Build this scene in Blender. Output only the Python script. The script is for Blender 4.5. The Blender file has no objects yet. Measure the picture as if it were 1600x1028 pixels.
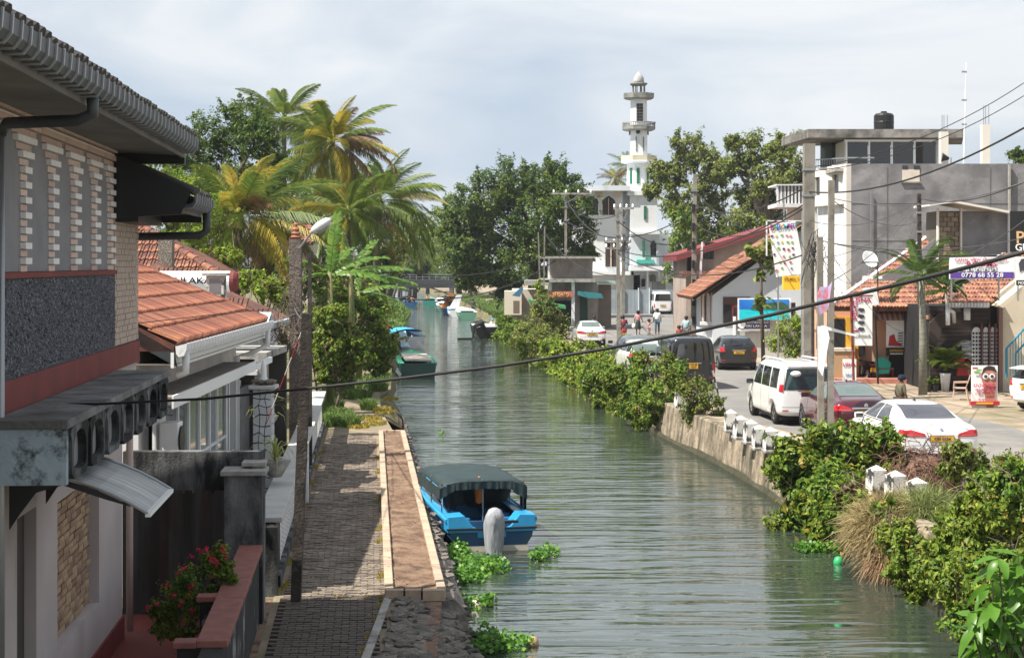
import bpy, bmesh, math, random
import numpy as np
from mathutils import Vector, Matrix, noise as mnoise
R=math.radians; SC=bpy.context.scene; COL=SC.collection
random.seed(7); RNG=np.random.default_rng(7)
# ---------------- camera ----------------
F=2600.0; HZ=412.0; CZ=5.9
cam=bpy.data.cameras.new('camera'); camo=bpy.data.objects.new('camera',cam); COL.objects.link(camo)
camo.location=(0,0,CZ); camo.rotation_euler=(R(90),0,0)
cam.sensor_width=36; cam.lens=F/1600*36; cam.shift_y=-(514-HZ)/1600; cam.clip_end=6000; cam.clip_start=.2
SC.camera=camo
# ---------------- sky and sun ----------------
TS=Vector((-.62,-.3,1.0)).normalized()      # direction towards the sun
w=bpy.data.worlds.new('World'); SC.world=w; w.use_nodes=True
nt=w.node_tree; nt.nodes.clear(); N=nt.nodes.new; L=nt.links.new
out=N('ShaderNodeOutputWorld'); bg=N('ShaderNodeBackground'); sky=N('ShaderNodeTexSky'); sky.sky_type='NISHITA'; sky.sun_disc=False
sky.sun_elevation=math.asin(TS.z); sky.sun_rotation=math.atan2(TS.x,TS.y); sky.dust_density=2.0; sky.air_density=1.0; sky.ozone_density=1.0
tc=N('ShaderNodeTexCoord'); mp=N('ShaderNodeMapping'); mp.inputs['Scale'].default_value=(1.0,1.0,3.2); mp.inputs['Rotation'].default_value=(.1,.25,.4)
n1=N('ShaderNodeTexNoise'); n1.inputs['Scale'].default_value=2.6; n1.inputs['Detail'].default_value=9; n1.inputs['Roughness'].default_value=.55; n1.inputs['Distortion'].default_value=.35
cr=N('ShaderNodeValToRGB'); cr.color_ramp.elements[0].position=.30; cr.color_ramp.elements[1].position=.68
cr.color_ramp.elements[0].color=(.72,.72,.72,1); cr.color_ramp.elements[1].color=(.97,.97,.97,1)
n2=N('ShaderNodeTexNoise'); n2.inputs['Scale'].default_value=3.6; n2.inputs['Detail'].default_value=6; n2.inputs['Distortion'].default_value=.6
c2=N('ShaderNodeValToRGB'); c2.color_ramp.elements[0].position=.38; c2.color_ramp.elements[1].position=.62
c2.color_ramp.elements[0].color=(4.9,5.75,6.9,1); c2.color_ramp.elements[1].color=(8.2,8.4,8.6,1)
mx=N('ShaderNodeMixRGB'); L(tc.outputs['Generated'],mp.inputs['Vector']); L(mp.outputs[0],n1.inputs['Vector']); L(mp.outputs[0],n2.inputs['Vector'])
L(n1.outputs['Fac'],cr.inputs[0]); L(n2.outputs['Fac'],c2.inputs[0]); L(cr.outputs[0],mx.inputs[0]); L(sky.outputs[0],mx.inputs[1]); L(c2.outputs[0],mx.inputs[2])
L(mx.outputs[0],bg.inputs[0]); bg.inputs[1].default_value=.060; L(bg.outputs[0],out.inputs[0])
sl=bpy.data.lights.new('sun','SUN'); sl.energy=4.9; sl.angle=R(.6); sl.color=(1,.95,.86)
so=bpy.data.objects.new('sun',sl); COL.objects.link(so); so.rotation_euler=TS.to_track_quat('Z','Y').to_euler(); so.location=(-30,20,60)
SC.view_settings.view_transform='Standard'; SC.view_settings.look='None'; SC.view_settings.exposure=1.0; SC.view_settings.gamma=1
SC.render.film_transparent=False
SC.cycles.max_bounces=6; SC.cycles.transparent_max_bounces=8; SC.cycles.use_denoising=True
# ---------------- helpers ----------------
def W(px,py,D): return Vector(((px-800)*D/F, D, CZ-(py-HZ)*D/F))
def G(px,py,z=1.2):
    D=F*(CZ-z)/(py-HZ); return Vector(((px-800)*D/F,D,z))
def mat(name,c,c2=None,s=4,r=.8,b=0,bs=30,dirt=None,ds=1.2,dt=.55,dw=.12,st=(1,1,1),dst=(1,1,1),metal=0,spec=.4,isl=0,trans=0,coat=0,alpha=None):
    m=bpy.data.materials.new(name); m.use_nodes=True; t=m.node_tree; N=t.nodes.new; L=t.links.new; p=t.nodes['Principled BSDF']
    p.inputs['Roughness'].default_value=r; p.inputs['Metallic'].default_value=metal; p.inputs['Specular IOR Level'].default_value=spec; p.inputs['Coat Weight'].default_value=coat; p.inputs['Coat Roughness'].default_value=.05
    c=tuple(c)+(1,); col=None
    if c2 or dirt or b or isl:
        tc=N('ShaderNodeTexCoord'); mp=N('ShaderNodeMapping'); mp.inputs['Scale'].default_value=st; L(tc.outputs['Object'],mp.inputs[0])
    if c2:
        n=N('ShaderNodeTexNoise'); n.inputs['Scale'].default_value=s; n.inputs['Detail'].default_value=6; L(mp.outputs[0],n.inputs['Vector'])
        rp=N('ShaderNodeValToRGB'); rp.color_ramp.elements[0].position=.36; rp.color_ramp.elements[1].position=.64
        rp.color_ramp.elements[0].color=c; rp.color_ramp.elements[1].color=tuple(c2)+(1,); L(n.outputs['Fac'],rp.inputs[0]); col=rp.outputs[0]
    else:
        rg=N('ShaderNodeRGB'); rg.outputs[0].default_value=c; col=rg.outputs[0]
    if isl:
        g=N('ShaderNodeNewGeometry'); hs=N('ShaderNodeHueSaturation'); mr=N('ShaderNodeMapRange'); mr.inputs[3].default_value=1-isl; mr.inputs[4].default_value=1+isl
        oi=N('ShaderNodeObjectInfo'); ad=N('ShaderNodeMath'); ad.operation='ADD'; frc=N('ShaderNodeMath'); frc.operation='FRACT'; L(g.outputs['Random Per Island'],ad.inputs[0]); L(oi.outputs['Random'],ad.inputs[1]); L(ad.outputs[0],frc.inputs[0]); L(frc.outputs[0],mr.inputs[0]); L(mr.outputs[0],hs.inputs['Value']); 
        ml=N('ShaderNodeMath'); ml.operation='MULTIPLY_ADD'; ml.inputs[1].default_value=-.045 if trans else .02; ml.inputs[2].default_value=.5225 if trans else .49; L(frc.outputs[0],ml.inputs[0]); L(ml.outputs[0],hs.inputs['Hue'])
        L(col,hs.inputs['Color']); col=hs.outputs[0]
    if dirt:
        m2=N('ShaderNodeMapping'); m2.inputs['Scale'].default_value=dst; L(tc.outputs['Object'],m2.inputs[0])
        n=N('ShaderNodeTexNoise'); n.inputs['Scale'].default_value=ds; n.inputs['Detail'].default_value=9; n.inputs['Roughness'].default_value=.68; L(m2.outputs[0],n.inputs['Vector'])
        rp=N('ShaderNodeValToRGB'); rp.color_ramp.elements[0].position=dt-dw; rp.color_ramp.elements[1].position=dt+dw; L(n.outputs['Fac'],rp.inputs[0])
        mx=N('ShaderNodeMixRGB'); L(rp.outputs[0],mx.inputs[0]); L(col,mx.inputs[1]); mx.inputs[2].default_value=tuple(dirt)+(1,); col=mx.outputs[0]
    L(col,p.inputs['Base Color'])
    if b:
        n=N('ShaderNodeTexNoise'); n.inputs['Scale'].default_value=bs; n.inputs['Detail'].default_value=5; L(mp.outputs[0],n.inputs['Vector'])
        bp=N('ShaderNodeBump'); bp.inputs['Strength'].default_value=min(1,b); bp.inputs['Distance'].default_value=.02*max(1,b); L(n.outputs['Fac'],bp.inputs['Height']); L(bp.outputs[0],p.inputs['Normal'])
    if trans:
        tr=N('ShaderNodeBsdfTranslucent'); L(col,tr.inputs[0]); ms=N('ShaderNodeMixShader'); ms.inputs[0].default_value=trans; o=t.nodes['Material Output']
        L(p.outputs[0],ms.inputs[1]); L(tr.outputs[0],ms.inputs[2]); L(ms.outputs[0],o.inputs[0])
    if alpha is not None: p.inputs['Alpha'].default_value=alpha
    return m
class MB:
    def __init__(s): s.v=[]; s.f=[]
    def add(s,vs,fs):
        n=len(s.v); s.v+= [tuple(q) for q in vs]; s.f+=[tuple(i+n for i in f) for f in fs]; return s
    def box(s,x0,x1,y0,y1,z0,z1,M=None):
        vs=[Vector((x,y,z)) for z in (z0,z1) for x,y in ((x0,y0),(x1,y0),(x1,y1),(x0,y1))]
        if M: vs=[M@q for q in vs]
        return s.add(vs,[(3,2,1,0),(4,5,6,7),(0,1,5,4),(1,2,6,5),(2,3,7,6),(3,0,4,7)])
    def bar(s,a,b,w,h=None,up=(0,0,1)):
        a=Vector(a); b=Vector(b); h=h or w; d=(b-a); l=d.length; d.normalize(); u=Vector(up)
        if abs(d.dot(u))>.98: u=Vector((0,1,0))
        x=d.cross(u).normalized(); u=x.cross(d)
        vs=[p+x*i*w/2+u*j*h/2 for p in (a,b) for i,j in ((-1,-1),(1,-1),(1,1),(-1,1))]
        return s.add(vs,[(3,2,1,0),(4,5,6,7),(0,1,5,4),(1,2,6,5),(2,3,7,6),(3,0,4,7)])
    def tube(s,pts,r,n=8,cap=True):
        pts=[Vector(p) for p in pts]; k=len(pts); rs=r if isinstance(r,(list,tuple)) else [r]*k; vs=[]; px=None
        for i,p in enumerate(pts):
            d=(pts[min(i+1,k-1)]-pts[max(i-1,0)]).normalized()
            if px is None:
                u=Vector((0,0,1)) if abs(d.z)<.9 else Vector((0,1,0)); px=d.cross(u).normalized()
            else: px=(px-d*px.dot(d)).normalized()
            q=d.cross(px)
            for j in range(n):
                a=2*math.pi*(j+.5)/n; vs.append(p+(px*math.cos(a)+q*math.sin(a))*rs[i])
        fs=[(i*n+j,i*n+(j+1)%n,(i+1)*n+(j+1)%n,(i+1)*n+j) for i in range(k-1) for j in range(n)]
        if cap: fs+=[tuple(range(n))[::-1],tuple(range((k-1)*n,k*n))]
        return s.add(vs,fs)
    def lathe(s,prof,n=16,c=(0,0,0),a0=0,cap=True):
        vs=[(c[0]+r*math.cos(a0+2*math.pi*j/n),c[1]+r*math.sin(a0+2*math.pi*j/n),c[2]+z) for r,z in prof for j in range(n)]
        k=len(prof); fs=[(i*n+j,i*n+(j+1)%n,(i+1)*n+(j+1)%n,(i+1)*n+j) for i in range(k-1) for j in range(n)]
        if cap: fs+=[tuple(range(n))[::-1],tuple(range((k-1)*n,k*n))]
        return s.add(vs,fs)
    def prism(s,poly,ax,a0,a1):
        def P(u,v,a): return {'x':(a,u,v),'y':(u,a,v),'z':(u,v,a)}[ax]
        n=len(poly); vs=[P(u,v,a0) for u,v in poly]+[P(u,v,a1) for u,v in poly]
        return s.add(vs,[tuple(range(n))[::-1],tuple(range(n,2*n))]+[(i,(i+1)%n,n+(i+1)%n,n+i) for i in range(n)])
    def slab(s,q,t):      # four (or more) coplanar corners given thickness t against their normal
        q=[Vector(p) for p in q]; nn=(q[1]-q[0]).cross(q[2]-q[1]).normalized()*t; n=len(q)
        return s.add(q+[p-nn for p in q],[tuple(range(n)),tuple(range(n,2*n))[::-1]]+[(i,n+i,n+(i+1)%n,(i+1)%n) for i in range(n)])
    def quad(s,*q): return s.add(q,[tuple(range(len(q)))])
    def xf(s,M): s.v=[tuple(M@Vector(q)) for q in s.v]; return s
    def build(s,name,m,parent=None,smooth=False,bev=0,sub=0,loc=None,fix=True):
        me=bpy.data.meshes.new(name); me.from_pydata(s.v,[],s.f)
        if fix:
            bm=bmesh.new(); bm.from_mesh(me); bmesh.ops.recalc_face_normals(bm,faces=bm.faces); bm.to_mesh(me); bm.free()
        me.materials.append(m); o=bpy.data.objects.new(name,me); COL.objects.link(o)
        if smooth: me.polygons.foreach_set('use_smooth',[True]*len(me.polygons))
        if bev: b=o.modifiers.new('b','BEVEL'); b.width=bev; b.segments=2; b.limit_method='ANGLE'; b.angle_limit=R(40)
        if sub: b=o.modifiers.new('s','SUBSURF'); b.levels=sub; b.render_levels=sub
        if parent: o.parent=parent
        if loc is not None: o.location=loc
        return o
def tag(o,label,cat,group=None,kind=None):
    o['label']=label; o['category']=cat
    if group: o['group']=group
    if kind: o['kind']=kind
    return o
def thing(name,label,cat,loc=(0,0,0),rz=0,group=None,s=1):
    o=bpy.data.objects.new(name,None); COL.objects.link(o); o.location=loc; o.rotation_euler=(0,0,rz); o.empty_display_size=.3
    if s!=1: o.scale=(s,s,s)
    return tag(o,label,cat,group)
def struct(o): o['kind']='structure'; return o
def stuff(o): o['kind']='stuff'; return o
def clone(o,parent=None,loc=None,rz=None,label=None,s=None):
    c=o.copy(); COL.objects.link(c); c.parent=parent
    if loc is not None: c.location=loc
    if rz is not None: c.rotation_euler=(0,0,rz)
    if label: c['label']=label
    if s: c.scale=(s,s,s)
    for ch in list(o.children): clone(ch,c)
    return c
def npmesh(name,V,Fq,m,parent=None,smooth=False,k=4):
    me=bpy.data.meshes.new(name); nv=len(V); nf=len(Fq)
    me.vertices.add(nv); me.vertices.foreach_set('co',np.asarray(V,dtype=np.float32).ravel())
    me.loops.add(nf*k); me.loops.foreach_set('vertex_index',np.asarray(Fq,dtype=np.int32).ravel())
    me.polygons.add(nf); me.polygons.foreach_set('loop_start',np.arange(0,nf*k,k,dtype=np.int32))
    me.update(calc_edges=True); me.validate(); me.materials.append(m)
    o=bpy.data.objects.new(name,me); COL.objects.link(o)
    if parent: o.parent=parent
    return o
def leaf_arrays(P,Nn,size,aspect=.45,fold=.15,var=.35,axis=None):
    n=len(P); Nn=Nn/np.linalg.norm(Nn,axis=1,keepdims=True)
    t=RNG.normal(size=(n,3)) if axis is None else axis+RNG.normal(size=(n,3))*.35
    t-=Nn*np.sum(t*Nn,axis=1,keepdims=True); t/=np.linalg.norm(t,axis=1,keepdims=True)+1e-6
    s=np.cross(Nn,t); l=(size*(1+var*RNG.uniform(-1,1,n)))[:,None]
    V=np.stack([P-t*l*.5, P+s*l*aspect*.5+Nn*l*fold-t*l*.05, P+t*l*.5-Nn*l*fold*.4, P-s*l*aspect*.5+Nn*l*fold-t*l*.05],axis=1).reshape(-1,3)
    return V, np.arange(4*n).reshape(-1,4)
def clumps(blobs,k,fr=.36):
    C=[];Rr=[];out=[]
    for c,r in blobs:
        c=np.array(c); rr=np.array(r if hasattr(r,'__len__') else (r,r,r))
        for i in range(k):
            d=RNG.normal(size=3); d/=np.linalg.norm(d); d[2]=d[2]*.9+.08
            q=RNG.uniform(.45,1.0); f=RNG.uniform(.7,1.25)*fr
            C.append(c+d*rr*q); Rr.append(rr*f); out.append(d)
    return np.array(C),np.array(Rr),np.array(out)
def foliage(name,blobs,m,parent,k=14,n=60,size=.2,aspect=.5,fr=.36,fold=.15,up=.7,drop=0,shoot=.22):
    C,Rr,O=clumps(blobs,k,fr); idx=np.repeat(np.arange(len(C)),n)
    d=RNG.normal(size=(len(idx),3)); d/=np.linalg.norm(d,axis=1,keepdims=True)
    rad=RNG.uniform(.25,1,len(idx))**.6; rad*=(.8+.5*RNG.random(len(idx))**3)
    an=RNG.uniform(.65,1.35,(len(C),3)); P=C[idx]+d*Rr[idx]*an[idx]*rad[:,None]
    if shoot:
        sd=O+RNG.normal(size=O.shape)*.7; sd[:,2]+=.35; sd/=np.linalg.norm(sd,axis=1,keepdims=True); q=(RNG.random(len(idx))<shoot); sd=sd[idx]; tt=RNG.uniform(.5,2.1,len(idx))[:,None]
        P2=C[idx]+sd*Rr[idx]*tt*(.6+.6*RNG.random((len(C),1)))[idx]+RNG.normal(size=P.shape)*size*.35-np.array([0,0,.06])*tt**2*Rr[idx]; P[q]=P2[q]
    Nn=d*.8+O[idx]*.5+RNG.normal(size=d.shape)*.45; Nn[:,2]+=up
    ax=None
    if drop: ax=d+RNG.normal(size=d.shape)*.9; ax[:,2]-=drop
    V,Fq=leaf_arrays(P,Nn,size,aspect,fold,axis=ax)
    return npmesh(name,V,Fq,m,parent)
def rel(o,p): return Vector(p)-Vector(o.location)
TMP=bpy.data.scenes.new('tmp'); TC_=TMP.collection
def evalmesh(o):
    vl=TMP.view_layers[0]; vl.update(); dg=vl.depsgraph; return bpy.data.meshes.new_from_object(o.evaluated_get(dg))
def textobj(s,size,m,parent,M,name='lettering',depth=.004,align='CENTER',sx=1.0,font=None):
    cu=bpy.data.curves.new(name,'FONT'); cu.body=s; cu.size=size; cu.align_x=align; cu.align_y='CENTER'; cu.extrude=depth; cu.resolution_u=2; cu.offset=size*.012
    o=bpy.data.objects.new('t',cu); TC_.objects.link(o); me=evalmesh(o)
    bpy.data.objects.remove(o); me.transform(M@Matrix.Scale(sx,4,(1,0,0))); me.materials.clear(); me.materials.append(m); me.name=name
    q=bpy.data.objects.new(name,me); COL.objects.link(q); q.parent=parent; return q
FACE=Matrix.Rotation(R(90),4,'X')     # text in XY -> stands up facing -Y
def T(x,y,z): return Matrix.Translation((x,y,z))
# ---------------- common materials ----------------
m_plaster=mat('white_plaster',(.72,.72,.72),(.62,.62,.64),s=2,r=.8,dirt=(.25,.24,.22),ds=1.1,dt=.66,dst=(1,1,.35))
m_cream=mat('cream_plaster',(.62,.55,.47),(.55,.48,.41),s=1.5,r=.85,dirt=(.28,.24,.2),ds=.8,dt=.68)
m_pink=mat('pink_plaster',(.52,.40,.35),(.45,.35,.31),s=2,r=.85,b=.3,bs=60)
m_conc=mat('weathered_concrete',(.36,.34,.31),(.27,.26,.24),s=5,r=.9,b=.6,bs=25,dirt=(.06,.055,.05),ds=2,dt=.62)
m_dconc=mat('black_stained_concrete',(.23,.24,.24),(.10,.10,.10),s=1.4,r=.95,b=.6,bs=30,dirt=(.012,.012,.012),ds=1.3,dt=.47,dw=.09,dst=(1,1,.3))
m_steel=mat('grey_metal',(.32,.33,.34),r=.4,metal=.7)
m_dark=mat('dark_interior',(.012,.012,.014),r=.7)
m_black=mat('black_plastic',(.012,.012,.012),r=.45)
m_rubber=mat('tyre_rubber',(.018,.018,.018),r=.85)
m_cable=mat('cable_sheath',(.02,.02,.02),r=.6)
m_wire=mat('bare_wire',(.09,.09,.09),r=.5)
m_glass=mat('dark_window_glass',(.012,.015,.018),r=.06,spec=.8)
m_white=mat('white_paint',(.78,.78,.77),r=.5)
m_tile=mat('clay_roof_tile',(.34,.125,.07),(.23,.085,.055),s=3,r=.85,b=.4,bs=40,dirt=(.05,.035,.03),ds=2.2,dt=.62,isl=.28)
m_tileold=mat('old_clay_roof_tile',(.30,.12,.07),(.14,.06,.045),s=3,r=.9,b=.4,bs=40,dirt=(.04,.032,.03),ds=1.7,dt=.55,isl=.3)
m_leafG=mat('green_leaf',(.10,.19,.025),(.19,.25,.035),s=1.3,r=.45,isl=.6,trans=.42,spec=.25)
m_leafD=mat('dark_green_leaf',(.065,.12,.025),(.115,.165,.03),s=.35,r=.5,isl=.6,trans=.38,spec=.2)
m_leafO=mat('olive_leaf',(.14,.19,.04),(.22,.25,.06),s=.6,r=.55,isl=.5,trans=.42,spec=.3)
m_leafL=mat('lime_leaf',(.18,.30,.035),(.29,.36,.05),s=1.2,r=.5,isl=.5,trans=.45,spec=.3)
m_leafY=mat('yellow_leaf',(.30,.24,.03),r=.55,isl=.4,trans=.4)
m_leafR=mat('rusty_leaf',(.16,.05,.02),r=.6,isl=.5,trans=.3)
m_frondG=mat('palm_frond_green',(.09,.16,.025),(.17,.21,.035),s=1.2,r=.5,isl=.35,trans=.38)
m_frondY=mat('palm_frond_yellow',(.46,.36,.05),(.22,.24,.035),s=1.0,r=.5,isl=.35,trans=.42)
m_frondB=mat('palm_frond_brown',(.22,.14,.06),(.12,.08,.04),s=1.5,r=.8,isl=.4,trans=.2)
m_grassG=mat('green_grass_blade',(.10,.17,.03),r=.6,isl=.4,trans=.35)
m_grassY=mat('dry_grass_blade',(.36,.29,.14),r=.75,isl=.4,trans=.3)
m_bark=mat('tree_bark',(.13,.10,.075),(.07,.055,.04),s=6,r=.95,b=1,bs=18,st=(1,1,.3))
m_twig=mat('dry_twig',(.17,.13,.10),r=.9)
m_red=mat('red_paint',(.42,.03,.03),r=.5)
m_dred=mat('oxide_red_paint',(.20,.035,.03),(.15,.03,.027),s=2,r=.75)
m_yel=mat('yellow_paint',(.62,.36,.04),r=.6)
m_blue=mat('blue_paint',(.02,.12,.42),r=.5)
m_soil=mat('planter_soil',(.23,.14,.09),(.10,.06,.04),s=5,r=1,b=2,bs=40,dirt=(.30,.21,.14),ds=1.5,dt=.6)
m_skin=mat('brown_skin',(.15,.07,.04),r=.55); m_hair=mat('black_hair',(.012,.01,.01),r=.6)
# ---------------- ground, water, road, path ----------------
m_ground=mat('sandy_ground',(.33,.26,.19),(.24,.19,.14),s=.7,r=.95,b=1,bs=14,dirt=(.13,.12,.06),ds=.35,dt=.58)
m_asph=mat('worn_asphalt',(.20,.19,.175),(.15,.145,.14),s=.6,r=.9,b=.5,bs=60,dirt=(.29,.25,.20),ds=.4,dt=.66)
m_earth=mat('mossy_earth',(.17,.14,.08),(.10,.10,.045),s=1.3,r=.98,b=1,bs=20)
LB=[(20,.1),(24.9,-.55),(26.4,-.64),(30,-.98),(33.5,-1.29),(39,-1.89),(43.7,-2.42),(56.4,-3.56),(59.5,-4.07),(70,-4.85),(88,-6.1),(118,-8.0),(150,-9.6),(174,-10.9),(205,-13.6),(243,-17.4),(330,-24),(420,-33)]   # (distance, X) of the left waterline
RB=[(20,7.2),(24.9,7.25),(28,7.3),(32.8,6.95),(37,6.75),(41.9,6.53),(47.5,6.1),(55.6,5.13),(72,3.9),(91,2.46),(115,.66),(133,-.8),(150,-1.6),(174,-3.0),(197,-4.9),(225,-7),(256,-9.4),(330,-16),(420,-25)]
def ix(tab,D):
    for (a,x),(b,y) in zip(tab,tab[1:]):
        if a<=D<=b: return x+(y-x)*(D-a)/(b-a)
    return tab[0][1] if D<tab[0][0] else tab[-1][1]
def bank(name,tab,side,z,m,Ds,xf):
    vs=[];fs=[]
    for i,D in enumerate(Ds): vs+= [(ix(tab,D)+side*(.25 if side>0 or D>60 else 1.25),D,z),(xf,D,z)]
    for i in range(len(Ds)-1): fs.append((2*i,2*i+1,2*i+3,2*i+2) if side>0 else (2*i+1,2*i,2*i+2,2*i+3))
    return MB().add(vs,fs).build(name,m)
Ds=[-30,0,20]+[a for a,_ in LB[1:]]
gl=bank('ground',LB,-1,.62,m_earth,Ds,-900); struct(gl)
gr=bank('ground',RB,1,1.14,m_ground,[-30,0,20]+[a for a,_ in RB[1:]],900); struct(gr)
struct(MB().quad((-900,420,.6),(900,420,.6),(900,1400,.6),(-900,1400,.6)).build('ground',m_leafD))
# water
mw=bpy.data.materials.new('canal_water'); mw.use_nodes=True; t=mw.node_tree; p=t.nodes['Principled BSDF']
p.inputs['Base Color'].default_value=(.036,.048,.036,1); p.inputs['Roughness'].default_value=.05; p.inputs['IOR'].default_value=1.95; p.inputs['Specular IOR Level'].default_value=.5
tc=t.nodes.new('ShaderNodeTexCoord'); prev=None
for sc_,st_,ds_,dt_ in ((1.0,(.22,1.3,1),.075,2),(1.0,(1.1,5.0,1),.02,3),(1.0,(.07,.6,1),.09,2)):
    mp_=t.nodes.new('ShaderNodeMapping'); mp_.inputs['Scale'].default_value=st_; mp_.inputs['Rotation'].default_value=(0,0,R(3)); t.links.new(tc.outputs['Object'],mp_.inputs[0])
    n_=t.nodes.new('ShaderNodeTexNoise'); n_.inputs['Scale'].default_value=sc_; n_.inputs['Detail'].default_value=dt_; n_.inputs['Roughness'].default_value=.45; n_.inputs['Distortion'].default_value=.3; t.links.new(mp_.outputs[0],n_.inputs['Vector'])
    b_=t.nodes.new('ShaderNodeBump'); b_.inputs['Strength'].default_value=1; pn=t.nodes.new('ShaderNodeTexNoise'); pn.inputs['Scale'].default_value=.16; pn.inputs['Detail'].default_value=3; t.links.new(tc.outputs['Object'],pn.inputs['Vector']); pr_=t.nodes.new('ShaderNodeMapRange'); pr_.inputs[1].default_value=.38; pr_.inputs[2].default_value=.62; pr_.inputs[3].default_value=.5; pr_.inputs[4].default_value=1.0; t.links.new(pn.outputs['Fac'],pr_.inputs[0]); t.links.new(pr_.outputs[0],b_.inputs['Strength']); b_.inputs['Distance'].default_value=ds_; m1_=t.nodes.new('ShaderNodeMath'); m1_.operation='MULTIPLY_ADD'; m1_.inputs[1].default_value=2; m1_.inputs[2].default_value=-1; t.links.new(n_.outputs['Fac'],m1_.inputs[0]); m2_=t.nodes.new('ShaderNodeMath'); m2_.operation='ABSOLUTE'; t.links.new(m1_.outputs[0],m2_.inputs[0]); t.links.new((m2_ if dt_==2 and ds_<.08 else n_).outputs[0],b_.inputs['Height'])
    if prev: t.links.new(prev.outputs[0],b_.inputs['Normal'])
    prev=b_
t.links.new(prev.outputs[0],p.inputs['Normal'])
struct(MB().quad((-60,-30,0),(60,-30,0),(60,430,0),(-60,430,0)).build('water',mw))
struct(MB().quad((-60,-30,-.6),(60,-30,-.6),(60,430,-.6),(-60,430,-.6)).build('canal_bed',m_soil))
# road
RL=[(14,9.6),(35,9.2),(51,7.2),(62,6.6),(80,5.2),(100,3.7),(118,3.0),(125,5.2),(160,8.5),(230,14)]
RR=[(14,16.5),(35,15.3),(48,14.6),(54,13.6),(66,12.0),(82,11.9),(100,11.6),(118,12.2),(125,13),(160,17),(230,26)]
vs=[];fs=[];DD=sorted(set([a for a,_ in RL+RR]+list(range(20,120,5))))
for i,D in enumerate(DD):
    j=.22*math.sin(D*1.7)+.12*math.sin(D*4.1); vs+=[(ix(RL,D)+j,D,1.148),(ix(RR,D)-j*.8,D,1.148)]
    if i: fs.append((2*i-2,2*i-1,2*i+1,2*i))
struct(MB().add(vs,fs).build('road',m_asph))
# left bank path (runs parallel to the canal)
def fx(D): return -3.73-.085*(D-25.9)           # outer foot of the balustrade wall
m_pave=mat('grey_paver',(.175,.14,.11),(.11,.088,.07),s=1.2,r=.85,b=.5,bs=40,dirt=(.26,.215,.17),ds=2.2,dt=.56,isl=.3)
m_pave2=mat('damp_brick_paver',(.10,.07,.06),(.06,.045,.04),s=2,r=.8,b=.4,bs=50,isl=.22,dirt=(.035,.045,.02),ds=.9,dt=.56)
path=struct(MB().add([(fx(D)+o,D,.632) for D in (18,26.2,51,60,78,92) for o in (0,(2.3 if D<52 else 1.9))],[(2*i,2*i+1,2*i+3,2*i+2) for i in range(5)]).build('path',mat('sandy_path',(.27,.20,.15),(.18,.14,.10),s=1.5,r=.95,b=1,bs=20,dirt=(.12,.13,.05),ds=.8,dt=.6)))
b=MB(); D=26.3; r=0                # far pavers: joined
while D<51:
    x=fx(D)+.14; xe=ix(LB,D)-1.12 ; x+= (r%2)*.11; 
    while x<xe-.2:
        h=.652+random.uniform(-.012,.010); a=random.uniform(-.02,.02)
        b.box(x+.008,x+.212,D+.008+a*.1,D+.105,.6,h); x+=.222
    D+=.115; r+=1
stuff(b.build('paver_field',m_pave,path,fix=False))
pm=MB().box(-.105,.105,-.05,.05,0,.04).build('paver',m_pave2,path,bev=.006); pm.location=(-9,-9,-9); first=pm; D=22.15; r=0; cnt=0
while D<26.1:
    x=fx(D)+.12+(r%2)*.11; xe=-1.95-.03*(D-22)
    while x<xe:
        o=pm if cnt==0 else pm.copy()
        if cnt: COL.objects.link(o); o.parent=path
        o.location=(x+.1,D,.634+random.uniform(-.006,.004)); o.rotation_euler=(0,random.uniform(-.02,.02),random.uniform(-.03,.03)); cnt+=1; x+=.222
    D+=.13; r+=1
MB().box(-2.0,-1.88,21,26.1,.6,.69).build('edge_strip',m_conc,path,bev=.01)
struct(MB().quad((-4.2,18,.628),(-.9,18,.628),(-1.1,26.2,.628),(-4.0,26.2,.628)).build('pavement',m_soil))
# planter bed with kerb blocks
m_kerb=mat('tan_kerb_block',(.42,.32,.23),(.34,.26,.19),s=6,r=.9,b=.5,bs=40,isl=.12)
pl=thing('planter_bed','long narrow soil bed edged with tan kerb blocks between path and canal','planter',(-1.6,26,.63))
def pln(D): return ix(LB,D)-1.02+.0*(D), ix(LB,D)-.26
PD=[26.1,30,35,40,45,50,51.2]
def pL(D): return (595+(D<99)*0+ (13.0)*((F*5.27/D+HZ)-675)/260-800)*D/F
def pR(D): return (628+62*((F*5.27/D+HZ)-675)/260-800)*D/F
k0=None; D=26.2
base=MB().box(-.07,.07,0,.40,0,.17).build('kerb_block',m_kerb,pl,bev=.012); n=0
while D<51:
    for s_,fn in ((0,pL),(1,pR)):
        x=fn(D); dx=(fn(D+.4)-x); 
        o=base if n==0 else base.copy()
        if n: COL.objects.link(o); o.parent=pl
        o.location=(x+1.6,D-26,random.uniform(-.006,.006)); o.rotation_euler=(0,0,-math.atan2(dx,.4)); n+=1
    D+=.415
for i,D in enumerate((26.12,51.0)):
    x0=pL(D);x1=pR(D); k=3
    for j in range(k):
        MB().box(x0+(x1-x0)*j/k+.004-.06,x0+(x1-x0)*(j+1)/k-.004-(.0 if j<2 else -.06),D-.14,D+.0,0,.18).build('kerb_block',m_kerb,pl,bev=.012,loc=(1.6,-26,0))
b=MB(); rows=[(pL(D)+1.6+.07,pR(D)+1.6-.07,D-26) for D in np.linspace(26.15,50.9,60)]; vs=[];fs=[]
for i,(a,c,y) in enumerate(rows):
    for j in range(7): vs.append((a+(c-a)*j/6,y,.10+random.uniform(-.022,.022)))
    if i: fs+=[((i-1)*7+j,(i-1)*7+j+1,i*7+j+1,i*7+j) for j in range(6)]
b.add(vs,fs).build('soil',m_soil,pl,smooth=True)
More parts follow.
